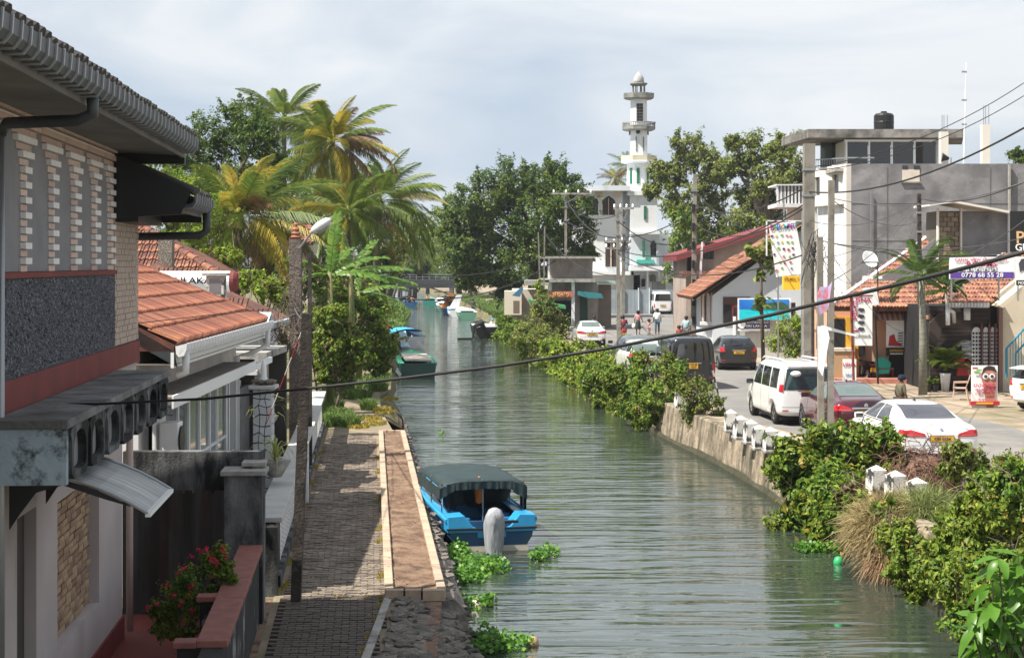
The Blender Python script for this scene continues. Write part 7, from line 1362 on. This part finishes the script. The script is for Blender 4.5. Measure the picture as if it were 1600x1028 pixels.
grass('weeds',[(*gp(px,py,.63),r_,r_*1.5) for px,py,r_ in ((600,645,.4),(575,655,.5),(610,625,.3),(560,668,.35),(595,640,.35),(585,663,.4))],m_leafY,260,.12,w=.02,seed=4,label='low yellowish weeds scattered over the sandy path')
grass('grass',[(ix(LB,D)-.8-r_*.5,D,.4,r_,3) for D,r_ in ((132,1.2),(140,1.5),(150,1.5),(160,1.8),(172,1.8),(182,1.3),(196,1.2),(210,1.2),(100,.8),(108,.9),(122,1),(90,.5))],m_grassG,900,.9,w=.06,seed=5,label='long bright green grass overhanging the far left bank',dome=.5)
grass('grass',[(ix(RB,D)+1.2,D,1.0,1.3,3.5) for D in (120,128,136,144,152,160,168,176,186,198,210,225,240)]+[(ix(RB,D)+3.6,D,1.15,1.5,3.5) for D in (128,136,144,152,160,170,180,200,230)],m_grassG,600,.5,w=.05,seed=6,label='sunlit grass verge along the far right bank under the great tree')
dgx=[gp(1400,800,1.1),gp(1440,790,1.1),gp(1370,810,1.1),gp(1475,800,1.1)]
def mound(label,c,rad,m,n,ln,name,seed=1,w=.010,down=.9):
    r=np.random.default_rng(seed); d=r.normal(size=(n,3)); d[:,2]=np.abs(d[:,2])*1.0-.25; d/=np.linalg.norm(d,axis=1,keepdims=True); b=d*np.array(rad)*r.uniform(.75,1,(n,1)); l=ln*r.uniform(.5,1.2,n)[:,None]
    g=d*.8+r.normal(size=(n,3))*.65; g[:,2]+=.2; m1=b+g*l*.5; g2=g.copy(); g2[:,2]-=down+.3; tp=m1+g2*l*.5; wv=np.cross(g,r.normal(size=(n,3))); wv/=np.linalg.norm(wv,axis=1,keepdims=True); wv*=w
    V=np.stack([b-wv,b+wv,m1+wv*.8,m1-wv*.8,tp+wv*.1,tp-wv*.1],1).reshape(-1,3); i=np.arange(n)*6; Fq=np.concatenate([np.stack([i,i+1,i+2,i+3],1),np.stack([i+3,i+2,i+4,i+5],1)]); o=npmesh(name,V,Fq,m); o.location=c; stuff(o); tag(o,label,'grass'); return o
c=W(1395,835,31.5); mound('big tuft of straw-coloured dry grass around the two nearest bollards',c,(.75,.75,.62),m_grassY,11000,.27,'dry_grass',5,w=.008)
c=W(1450,825,31.2); mound('paler green-tinged grass tuft right of the dry grass',c,(.55,.6,.6),mat('green_straw_blade',(.22,.26,.09),r=.7,isl=.4,trans=.3),7000,.27,'grass_tuft',6,w=.008)
c=W(1410,880,31.0); mound('rusty dry grass hanging down towards the water',c,(.5,.45,.42),mat('rusty_straw',(.30,.20,.11),r=.8,isl=.4,trans=.2),4000,.28,'hanging_grass',7,down=1.6)
for nm_,px,py,D,rx,rz_ in (('a',1400,840,31.4,.6,.5),('b',1450,850,31,.5,.5)): 
    o=bpy.data.objects.new('grass_mound',rk[2]); COL.objects.link(o); o.scale=(1.5,1.4,1.7); o.location=W(px,py,D)+Vector((.15,.2,-.15)); tag(o,'earth mound hidden under the '+('dry' if nm_=='a' else 'green-tinged')+' grass by the nearest bollards','mound'); o.data=rk[2].copy(); o.data.materials[0]=m_earth
# root ball
rbp=W(1450,755,34.5); rt=thing('root_ball','tangled brown root ball and dead palm stump behind the dry grass','stump',(rbp.x,34.5,1.0))
m_root=mat('brown_root',(.16,.085,.06),(.09,.05,.035),s=6,r=.95)
MB().lathe([(.0,.95),(.35,.85),(.55,.5),(.6,.1),(.5,-.1)],10).build('core',m_root,rt)
twigs(rt,(0,-.1,.5),(.42,.4,.33),900,.3,m_root,'roots',8,.011); 
for i,(x,dx) in enumerate(((.62,.1),(.72,.25),(.55,-.05),(.8,.35),(.68,.18))): MB().tube([(x*1.0,-.3,-.1),(x+dx*.3,-.35,.35),(x+dx-.15,-.3,.85)],[.05,.045,.02],5).build('dead_stalk',m_twig,rt)
# near large-leaved plant at bottom right
npx=W(1585,1080,16.5); npn=thing('leafy_sapling','near sapling with large glossy leaves filling the bottom right corner','sapling',(npx.x,16.5,npx.z-.3))
lm=[]
for k in range(4):
    n=8; vs=[];fs=[]
    for i in range(n+1):
        u=i/n; ww=.052*math.sin(math.pi*u)**.8*(1.0 if u<.6 else 1-.3*(u-.6)); x=.25*u; z=-.05*u*u*(k+.5)
        vs+=[(x,-ww,z+ww*.35),(x,0,z),(x,ww,z+ww*.35)]
        if i: q=3*i; fs+=[(q-3,q,q+1,q-2),(q-2,q+1,q+2,q-1)]
    me=bpy.data.meshes.new('leaf'); me.from_pydata(vs,[],fs); me.materials.append(m_big) if 'm_big' in globals() else None
    if not me.materials: m_big=mat('glossy_big_leaf',(.13,.27,.03),(.08,.20,.025),s=6,r=.35,trans=.45); me.materials.append(m_big)
    me.polygons.foreach_set('use_smooth',[True]*len(me.polygons)); lm.append(me)
rr=random.Random(12); b=MB(); nl=0
TIPS=[(1535,890),(1560,870),(1590,860),(1520,950),(1545,930),(1575,910),(1600,900),(1530,990),(1560,970),(1590,950),(1540,1010),(1580,1000),(1605,980),(1515,965),(1570,1025),(1600,1030),(1550,905),(1612,930),(1548,1040),(1585,975)]
TIPS+=[(1570,880),(1600,855),(1540,965),(1555,1000),(1590,930),(1605,1005),(1565,945),(1530,1035),(1600,890),(1580,970)]
for (px,py) in TIPS:
    D=16.5+rr.uniform(-.9,.7); tp=W(px,py,D)-npn.location; root=Vector((.05,0,0)); mid=tp.lerp(root,.5)+Vector((rr.uniform(-.1,.1),0,-.05)); b.tube([root,mid,tp],[.02,.012,.006],5)
    for j in range(9):
        if nl>=290: break
        o=bpy.data.objects.new('leaf',lm[rr.randrange(4)]); COL.objects.link(o); o.parent=npn; f=rr.uniform(0,.45); o.location=tp.lerp(mid,f); s=rr.uniform(.75,1.25); o.scale=(s,s,s)
        o.rotation_euler=(Matrix.Rotation(rr.uniform(0,6.28),4,'Z')@Matrix.Rotation(rr.uniform(-.5,.75),4,'Y')@Matrix.Rotation(rr.uniform(-.5,.5),4,'X')).to_euler(); nl+=1
b.build('stem',m_bark,npn)
# water hyacinth and debris
m_hy=mat('hyacinth_leaf',(.10,.24,.03),r=.35,isl=.5,trans=.4)
def hyac(label,blobs,n,seed=1):
    r=np.random.default_rng(seed); V=[];Fq=[];P=[];Nn=[]
    c0=G(blobs[0][0],blobs[0][1],0)
    for px,py,rx,ry in blobs:
        g=G(px,py,0)
        a=r.uniform(0,6.28,n); q=np.sqrt(r.uniform(0,1,n)); P.append(np.stack([g.x-c0.x+rx*q*np.cos(a),g.y-c0.y+ry*q*np.sin(a),r.uniform(.03,.24,n)*(1-.4*q)],1)); 
    P=np.concatenate(P); P=np.repeat(P,2,0)+r.normal(size=(len(P)*2,3))*.045; P[:,2]=np.abs(P[:,2]); Nn=r.normal(size=P.shape)*.6; Nn[:,2]+=.7; Nn[:,1]-=.3
    V,Fq=leaf_arrays(P,Nn,.085,.8,.12); o=npmesh('water_hyacinth',V,Fq,m_hy); o.location=(c0.x,c0.y,0); tag(o,label,'water plant',None,'stuff'); return o
hyac('bright water hyacinth clump under the stern of the blue boat',[(770,890,.32,.5),(745,885,.4,.6),(720,885,.3,.6),(735,905,.25,.5),(715,865,.2,.5)],170,1)
hyac('water hyacinth clump at the bottom edge beside the coconut',[(790,1012,.42,.35),(755,1015,.3,.35),(765,1005,.3,.3)],150,2); hyac('small water hyacinth sprig right of the outboard motor',[(855,868,.22,.25),(840,875,.15,.2)],70,3); hyac('water plants by the embankment near the white float',[(735,950,.2,.5),(760,945,.12,.2)],60,4); hyac('weed patch floating at the foot of the big green shrub',[(1290,862,.5,.3),(1265,862,.3,.2),(1395,890,.3,.5)],80,5); hyac('sprig of weed at the bow of the blue boat',[(678,745,.2,.4)],40,6)
hyac('tiny floating weeds in mid channel behind the green boat',[(690,680,.1,.2)],10,7)
for px,py,c,lb,ct in ((832,1007,(.45,.28,.16),'pale floating coconut beside the bottom hyacinth clump','coconut'),(745,948,(.55,.45,.38),'pinkish-white float among weeds by the embankment','float'),(1310,880,(.02,.35,.12),'green plastic bottle floating under the big shrub','bottle'),(1337,871,(.15,.35,.38),'pale blue bottle floating under the big shrub','bottle')):
    o=MB().lathe([(0,.13),(.07,.1),(.1,.02),(.09,-.06),(0,-.12)],10).build(ct,mat(ct+'_skin',c,r=.4),smooth=True,loc=G(px,py,0)+Vector((0,0,.02))); tag(o,lb,ct)
# right side palms and pots
def foxtail(label,px,py,D,L_,base_px,zb,nf,seed,tr=.1,trm=None):
    r=random.Random(seed); c=W(px,py,D); bx=W(base_px,0,D).x; t=thing('ornamental_palm',label,'palm tree',(bx,D,zb)); top=c-Vector((bx,D,zb))
    MB().tube([(0,0,-.1),(0,0,top.z*.5),top],[tr*1.25,tr,tr*.8],12).build('trunk',trm or mat('ringed_palm_trunk',(.22,.21,.16),(.15,.15,.12),s=3,r=.8,st=(1,1,6)),t,smooth=True)
    for i in range(nf):
        az=i*2.4+r.uniform(-.2,.2); f=i/nf; el=R(78-95*f)
        o=bpy.data.objects.new('frond',fr('fox%d'%(f>.5),L_,.9,.35,m_fox,60)); COL.objects.link(o); o.parent=t; o.location=top; o.rotation_euler=(Matrix.Rotation(az,4,'Z')@Matrix.Rotation(-el,4,'Y')@Matrix.Rotation(r.uniform(-1,1),4,'X')).to_euler(); s=r.uniform(.85,1.1); o.scale=(s,s*.8,s)
m_fox=mat('foxtail_frond',(.10,.17,.035),(.07,.12,.03),s=2,r=.5,isl=.35,trans=.35)
foxtail('ornamental palm with smooth grey trunk growing before the red door shop',1440,432,60.5,1.9,1442,1.15,16,4,tr=.13)
foxtail('smaller ornamental palm beside the lettered rooms billboard',1478,455,64,1.3,1484,1.15,12,5,tr=.06)
pt=thing('potted_palm','tall tapered white pot with a bushy green palm by the brown shop','potted plant',at(1477,611)); MB().lathe([(.13,0),(.2,.62),(.22,.66),(.17,.66),(.16,.5)],14).build('pot',m_plaster,pt,smooth=True)
for i in range(22):
    o=bpy.data.objects.new('frond',fr('pot',1.1,.9,.5,m_frondG,30)); COL.objects.link(o); o.parent=pt; o.location=(0,0,.75+.3*random.random()); o.rotation_euler=(Matrix.Rotation(i*2.4,4,'Z')@Matrix.Rotation(-R(80-2.8*i),4,'Y')).to_euler(); o.scale=(1,1.5,1)
for px,lb in ((1451,'left small black pot with green plant at the palm foot'),(1461,'right small black pot with green plant at the palm foot')):
    p_=thing('potted_plant',lb,'potted plant',at(px,612)); MB().lathe([(.1,0),(.14,.25),(.12,.25)],10).build('pot',m_black,p_); foliage('leaves',[((0,0,.35),.14)],m_leafG,p_,k=6,n=8,size=.12)
p_=thing('potted_plant','bushy yellow-green plant behind the film poster stand','potted plant',at(1545,606)); MB().lathe([(.15,0),(.2,.3),(.18,.3)],10).build('pot',m_conc,p_); foliage('leaves',[((0,0,1.0),.38),((.35,0,.9),.28)],m_leafL,p_,k=10,n=22,size=.16)
MB().tube([(0,0,.2),(.02,0,.8)],.02,5).build('stem',m_bark,p_)
# spider plants behind the balustrade
for px,py,D,lb in ((430,690,31,'pale striped spider plant in a bowl behind the balustrade coping'),(470,640,45,'yucca-like dry leaves at the far end of the balustrade'),(415,625,38,'grassy potted plant by the crazy-paved pillar')):
    p0_=W(px,py,D); t=thing('potted_plant',lb,'potted plant',(p0_.x,D,p0_.z-.35)); MB().lathe([(.12,-.3),(.3,0),(.26,0)],12).build('bowl',m_conc,t,smooth=True)
    for i in range(26):
        o=bpy.data.objects.new('blade',BL_) if i else MB().add([(0,-.012,0),(0,.012,0),(.25,.016,.22),(.25,-.016,.22),(.45,.012,.2),(.45,-.012,.2),(.58,.002,.02),(.58,-.002,.02)],[(0,1,2,3),(3,2,4,5),(5,4,6,7)]).build('blade',mat('striped_blade',(.35,.38,.12),r=.5,trans=.3),t,fix=False)
        if i: COL.objects.link(o); o.parent=t
        else: BL_=o.data
        o.rotation_euler=(0,-random.uniform(-.5,.7),i*2.4); s=random.uniform(.7,1.15); o.scale=(s,s,s)

# leaf litter and small weeds on the path and soil
r_=np.random.default_rng(77); n_=1500; D_=r_.uniform(22,51,n_); X_=np.array([fx(d) for d in D_])+r_.uniform(.15,3.0,n_); P_=np.stack([X_,D_,np.where(X_>np.array([pL(max(26.2,d)) for d in D_]),.80,.668)],1)
ok=np.array([x<(pR(max(26.2,d))-.05) for x,d in zip(X_,D_)]); P_=P_[ok]; Nn=r_.normal(size=P_.shape)*.25; Nn[:,2]+=1
V,Fq=leaf_arrays(P_,Nn,.05,.6,.1); o=npmesh('leaf_litter',V,Fq,m_fade); stuff(o); tag(o,'dead leaves scattered over the left path and the soil bed','leaf litter')
grass('weeds',[(fx(d)+.12,d,.63,.08,.5) for d in (27,29.5,31,34,36.5,40,43,46)]+[(pL(d)-.12,d,.64,.06,.4) for d in (28,31.5,33,37,42,45)]+[(-2.0,d,.64,.08,.3) for d in (22.5,23.4,24.6,25.5)]+[(-2.6+.3*k,26.15,.63,.2,.05) for k in range(5)],m_leafY,90,.06,w=.008,seed=8,label='small weeds and moss lining the edges of the paved path')
# ================= poles, lamps, cables =================
m_pole=mat('concrete_pole',(.26,.235,.20),(.17,.155,.13),s=2,r=.9,b=.5,bs=25,st=(1,1,.4),dirt=(.06,.055,.045),ds=2,dt=.62)
m_poleD=mat('dark_lichen_pole',(.055,.044,.036),(.028,.023,.02),s=5,r=.95,b=.8,bs=25,dirt=(.15,.14,.12),ds=9,dt=.68)
m_ins=mat('white_insulator',(.7,.7,.7),r=.3)
def pole(label,px,top,D,w,base_px=None,zb=1.14,m=None,wt=None,arms=(),sq=True,name='utility_pole',cat='utility pole',bands=True):
    c=W(px,top,D); bx=W(base_px or px,0,D).x; t=thing(name,label,cat,(bx,D,zb)); h=c.z-zb; dx=c.x-bx; wt=wt or w*.7
    MB().tube([(0,0,-.3),(dx,0,h)],[w*.72,wt*.72],4 if sq else 12).build('shaft',m or m_pole,t)
    if bands:
        for f in (.9,.8): MB().box(dx*f-w*.62,dx*f+w*.62,-w*.62,w*.62,h*f-.04,h*f+.04).build('band',m_steel,t)
    for (y,x0,x1) in arms:
        z=W(0,y,D).z-zb; a=W(x0,0,D).x-bx; b_=W(x1,0,D).x-bx; o=MB().box(a,b_,-w*.7-.1,-w*.7,z-.06,z+.06).build('crossarm',m_conc,t)
        for f in (.05,.35,.65,.95): MB().lathe([(.04,.06),(.08,.1),(.05,.16),(.08,.2),(.03,.28)],8,c=(a+(b_-a)*f,-w*.7-.05,z)).build('insulator',m_ins,o)
        MB().bar((a+(b_-a)*.25,-w*.7-.06,z),(dx*.9,-w*.5,z-.7),.05).build('brace',m_steel,o); MB().bar((a+(b_-a)*.75,-w*.7-.06,z),(dx*.9,-w*.5,z-.7),.05).build('brace',m_steel,o)
    return t
pole('dark lichen-flecked concrete pole leaning between the path and the balustrade',480,490,25.8,.15,base_px=461,zb=.62,m=m_poleD,wt=.15,bands=False)
lc=pole('thick pebbly concrete column carrying the street lamp above the left path',462,374,44,.33,base_px=463,zb=.62,m=mat('pebbly_column',(.17,.14,.12),(.08,.065,.055),s=22,r=.95,b=2,bs=30),wt=.3,bands=False)
tp=W(462,374,44)-lc.location; twigs(lc,(tp.x-.1,-.1,tp.z-1.9),(.28,.25,.7),110,.4,m_twig,'dry_creeper',3); twigs(lc,(tp.x-.5,.1,tp.z-2.4),(.5,.3,.3),200,.5,m_twig,'dry_creeper',4)
MB().lathe([(.1,0),(.15,.06),(.1,.1),(.13,.16),(.08,.2),(.1,.27),(.05,.32),(.06,.4),(0,.46)],8,c=(tp.x,0,tp.z)).build('finial',m_tile,lc)
sl_=thing('street_lamp','white street lamp head on a slanting arm over the left path','street lamp',tuple(W(468,388,43.7)))
p0_=W(468,388,43.7); a=W(488,362,43.3)-p0_; e=W(515,344,43.0)-p0_; MB().tube([(0,0,0),a*.6,a],[.03,.03,.03],6).build('arm',m_steel,sl_)
d=(e-a); MB().tube([a-d*.05,a+d*.15,a+d*.5,a+d*.85,e+d*.05],[.05,.11,.14,.12,.04],10).xf(Matrix.Identity(4)).build('lamp_head',mat('lamp_housing',(.55,.56,.57),r=.4),sl_,smooth=True)
MB().tube([a+d*.35-Vector((0,0,.1)),a+d*.9-Vector((0,0,.09))],[.09,.07],8).build('lens',mat('lamp_lens',(.3,.31,.31),r=.2),sl_,smooth=True)
pole('thin dark post behind the street lamp column',484,395,42,.12,zb=.62,m=m_poleD,bands=False); pole('slim grey pole among the banana leaves',553,395,82,.13,zb=.62,bands=False)
pole('massive dark square utility pole left of the cream end wall',1264,225,57,.33,base_px=1262,m=m_pole,wt=.36,arms=())
pole('short left pole of the pair in front of the maroon sedan',1281,370,44,.155,base_px=1283,wt=.15,bands=False); pole('tall right pole of the pair in front of the maroon sedan',1299,282,44,.155,base_px=1297,wt=.15,bands=False)
pole('slender steel sign post left of the massive utility pole',1254,330,60,.09,m=m_steel,bands=False,sq=False); pole('stubby lichen-covered post right of the massive utility pole',1270,405,55,.11,m=m_poleD,bands=False)
pole('slim lichen-flecked pole in front of the grey cement building',1436,303,66,.16,base_px=1438,m=m_poleD,wt=.14)
hp=pole('tall ladder-type concrete pole before the maroon-roofed house',1086,272,98,.30,base_px=1083,wt=.2)
for i in range(7): z=1.2+i*1.1; MB().box(-.08,.08,-.26,.26,z,z+.45).build('pole_opening',m_dark,hp)
pole('pale stay pole leaning beside the ladder-type concrete pole',1097,378,98,.16,base_px=1088,bands=False,m=m_plaster)
pole('pale utility pole beside the far white sedan',965,322,92,.22,base_px=967); pole('pole with crossarms and white insulators behind the lane',975,325,108,.24,base_px=973,arms=((326,958,990),(378,945,986),(388,945,985)))
pole('utility pole with wide crossarm in front of the great tree',884,303,124,.22,arms=((303,862,926),)); pole('left of two thin poles behind the shed awning',841,363,117,.13,base_px=846,bands=False); pole('right of two thin poles behind the shed awning',851,355,117,.13,base_px=849,bands=False)
sg_=thing('stay_wire_post','black and white striped stay guard leaning by the shrub','post',G(1128,641,1.16)); 
a=W(1111,568,50)-sg_.location
for i in range(8): MB().tube([a*(i/8),a*((i+1)/8)],.03,6).build('guard_section',m_black if i%2 else m_white,sg_)
cg=MB().slab([(0,0,0),(.9,.1,-.25),(1.0,.1,-.32),(.1,0,-.12)],.02).build('plastic_sheet',m_plaster,loc=W(1283,508,43.8)); tag(cg,'white plastic sheet strung from the short pole of the pair','plastic sheet')
cr=MB().add([(-.1,0,0),(.15,0,.03),(.2,-.1,-.3),(.02,-.1,-1.3),(-.1,-.08,-1.1)],[(0,1,2,3,4)]).build('plastic_sheet',m_plaster,loc=W(1283,510,43.7)); tag(cr,'torn white plastic hanging straight down the pole pair','plastic sheet')
cd=MB().add([(-.12,0,0),(.1,0,.0),(.2,-.05,.15),(.08,-.1,-.6),(-.15,-.1,-.75),(-.2,-.05,-.2)],[(0,1,2,3,4,5)]).build('cloth',mat('red_patterned_cloth',(.5,.12,.1),(.25,.3,.5),s=9,r=.9),loc=W(1288,448,43.7)); tag(cd,'faded red and blue cloth tied to the pole pair','cloth')
def cable(label,pts,r,sag=0,m=None,n=14,name='overhead_cable',group=None):
    P=[W(*p) for p in pts]; Q=[]
    if len(P)==2:
        for i in range(n+1): u=i/n; Q.append(P[0].lerp(P[1],u)-Vector((0,0,sag*4*u*(1-u))))
    else: Q=P
    o0=Q[0]; o=MB().tube([q-o0 for q in Q],r,5).build(name,m or m_cable,smooth=True,loc=o0); return tag(o,label,'cable',group)
# the thick foreground cable, straight run with its own sag
A=W(-20,632,17.5); B=W(1640,385,9.0); pts=[(-20,632,17.5),(160,631,16.4),(320,623,15.6),(470,608,14.8),(620,592,14.1),(780,572,13.4),(940,546,12.7),(1080,519,12.0),(1200,493,11.4),(1320,464,10.8),(1430,438,10.2),(1530,413,9.6),(1640,383,9.0)]
cable('thick black foreground cable rising from lower left to the right edge',pts,.0135)
cable('thin cable crossing the black pebbledash panel to the tiled roof',[(0,515,15.5),(130,514,20),(216,505,24.2),(330,492,28),(420,483,36),(460,480,44)],.008)
g_='overhead power lines strung between the poles'
G_='%s'
CL=[((1263,300,57),(1600,200,40),.5,.02,'heavy dark cable from the massive pole up to the right edge'),((1264,320,57),(1086,350,98),.9,.02,'cable from the massive pole to the ladder-type pole'),((1264,315,57),(965,390,92),1.0,.02,'dark cable from the massive pole to the pale utility pole'),((1299,310,44),(1600,285,40),.35,.010,'light cable from the tall pair pole to the right edge'),((1299,312,44),(1437,345,66),.4,.010,'service wire from the tall pair pole to the lichened pole'),((1437,310,66),(1600,285,44),.3,.014,'wire from the lichened pole to the right edge'),
((1299,380,44),(1600,372,46),.25,.009,'upper of the wires passing before the grey building'),((1283,376,44),(1600,392,48),.3,.009,'lower of the wires passing before the grey building'),((1437,316,66),(1299,440,44),.3,.010,'drooping wire between the lichened pole and the pair'),((1437,312,66),(1264,345,57),.5,.010,'wire from the lichened pole to the massive pole'),((1270,405,55),(1437,318,66),.5,.009,'slack wire rising to the lichened pole'),
((884,310,124),(965,372,92),.8,.025,'cable from the crossarm pole to the pale pole'),((884,345,124),(1086,330,98),1.4,.025,'long slack cable from the crossarm pole to the ladder-type pole'),((884,350,124),(1005,418,150),.6,.02,'service wire to the mosque from the crossarm pole'),((965,345,92),(1086,372,98),.8,.02,'cable from the pale pole to the ladder-type pole'),((965,395,92),(1264,395,57),1.0,.02,'slack cable from the pale pole to the massive pole'),((1086,320,98),(1264,290,57),.7,.02,'upper cable from the ladder-type pole to the massive pole'),((1086,372,98),(1230,345,72),.6,.016,'wire from the ladder-type pole to the baby shop billboard'),((975,330,108),(884,318,124),.8,.02,'wire joining the two crossarm poles'),((1086,300,98),(1240,375,80),.7,.015,'thin wire dropping over the white house gable'),((851,358,117),(884,400,124),.5,.02,'slack wire from the thin pole to the crossarm pole'),((851,365,117),(965,430,92),.8,.018,'wire from the thin pole to the pale pole'),
((553,410,82),(851,400,117),1.0,.022,'upper cable crossing the canal to the thin poles'),((553,455,82),(884,395,124),1.6,.024,'lower cable crossing the canal towards the great tree'),((480,498,25.8),(460,480,44),.1,.01,'short wire from the leaning pole to the lamp column'),((600,437,150),(720,440,160),.4,.02,'hazy wire low over the canal near the bridge'),((600,447,150),(730,440,160),.3,.02,'hazy wire just under the upper one near the bridge'),((553,400,82),(466,385,44),.5,.012,'wire from the slim grey pole to the lamp column'),((1437,420,66),(1600,345,50),.3,.010,'wire crossing the small roof hut'),((1264,262,57),(1600,130,60),.5,.012,'upper of two thin lines rising to the top right'),((1264,268,57),(1600,150,60),.5,.012,'lower of two thin lines rising to the top right')]
for a,b_,sg__,r_,lb in CL: cable(lb,[a,b_],r_*1.35,sg__,group=g_,m=m_cable if r_>.011 else m_wire)
# tangle at the poles
rr=random.Random(3)
for px,py,D,lb in ((1275,400,55.5,'tangled bundle of cut wires on the posts by the massive pole'),(975,385,107,'small tangle of wires at the insulator pole')):
    b=MB(); c=W(px,py,D)
    for i in range(26):
        q=[Vector((rr.gauss(0,.22),rr.gauss(0,.15),rr.gauss(0,.4))) for _ in range(4)]; b.tube(q,.010,4,cap=False)
    o=b.build('wire_tangle',m_cable,loc=c,fix=False); tag(o,lb,'wires')
for i,(a,b_) in enumerate((((1283,392,44),(1330,470,62)),((1283,400,44),(1350,430,64)),((1299,395,44),(1420,520,66)),((1272,392,57),(1300,480,62)),((1299,400,44),(1340,380,60)),((1437,318,66),(1400,400,66)),((1437,320,66),(1415,420,66)),((1264,420,57),(1299,560,60)))): cable(['slack wire from the short pair pole to the tall hanging sign','slack wire from the short pair pole to the satellite dish','slack wire from the tall pair pole to the red door shop','slack wire down the massive pole to the cream end wall base','slack wire from the tall pair pole to the grey building','slack wire from the lichened pole down to the striped awning','second slack wire from the lichened pole to the awning','slack wire down the massive pole behind the pair'][i],[a,b_],.008,.5,group='slack service wires above the shops',m=m_wire)
ss=thing('stay_wire','red and white guarded stay wire beside the leaning pole','stay wire',tuple(W(416,662,29))); a=W(478,500,26)-ss.location
for i in range(6): MB().tube([a*(i/6),a*((i+1)/6)],.008,4).build('wire_section',m_red if i%2==0 else m_white,ss)
bd=MB().lathe([(0,.22),(.05,.18),(.1,0),(.07,-.15),(0,-.3)],7).xf(Matrix.Rotation(R(50),4,'Y')).build('bird',m_black,loc=W(1022,193,165)); tag(bd,'black crow perched on the middle minaret balcony rail','bird')
hz=MB().box(-905,905,-35,1405,-1.6,48).build('haze',mat('haze_air',(1,1,1))); hz['kind']='stuff'
m=hz.data.materials[0]; t=m.node_tree; t.nodes.clear(); o=t.nodes.new('ShaderNodeOutputMaterial'); v=t.nodes.new('ShaderNodeVolumePrincipled'); v.inputs['Color'].default_value=(.86,.92,1,1); v.inputs['Density'].default_value=.0002; v.inputs['Anisotropy'].default_value=.3; t.links.new(v.outputs[0],o.inputs['Volume'])
bpy.data.scenes.remove(TMP)
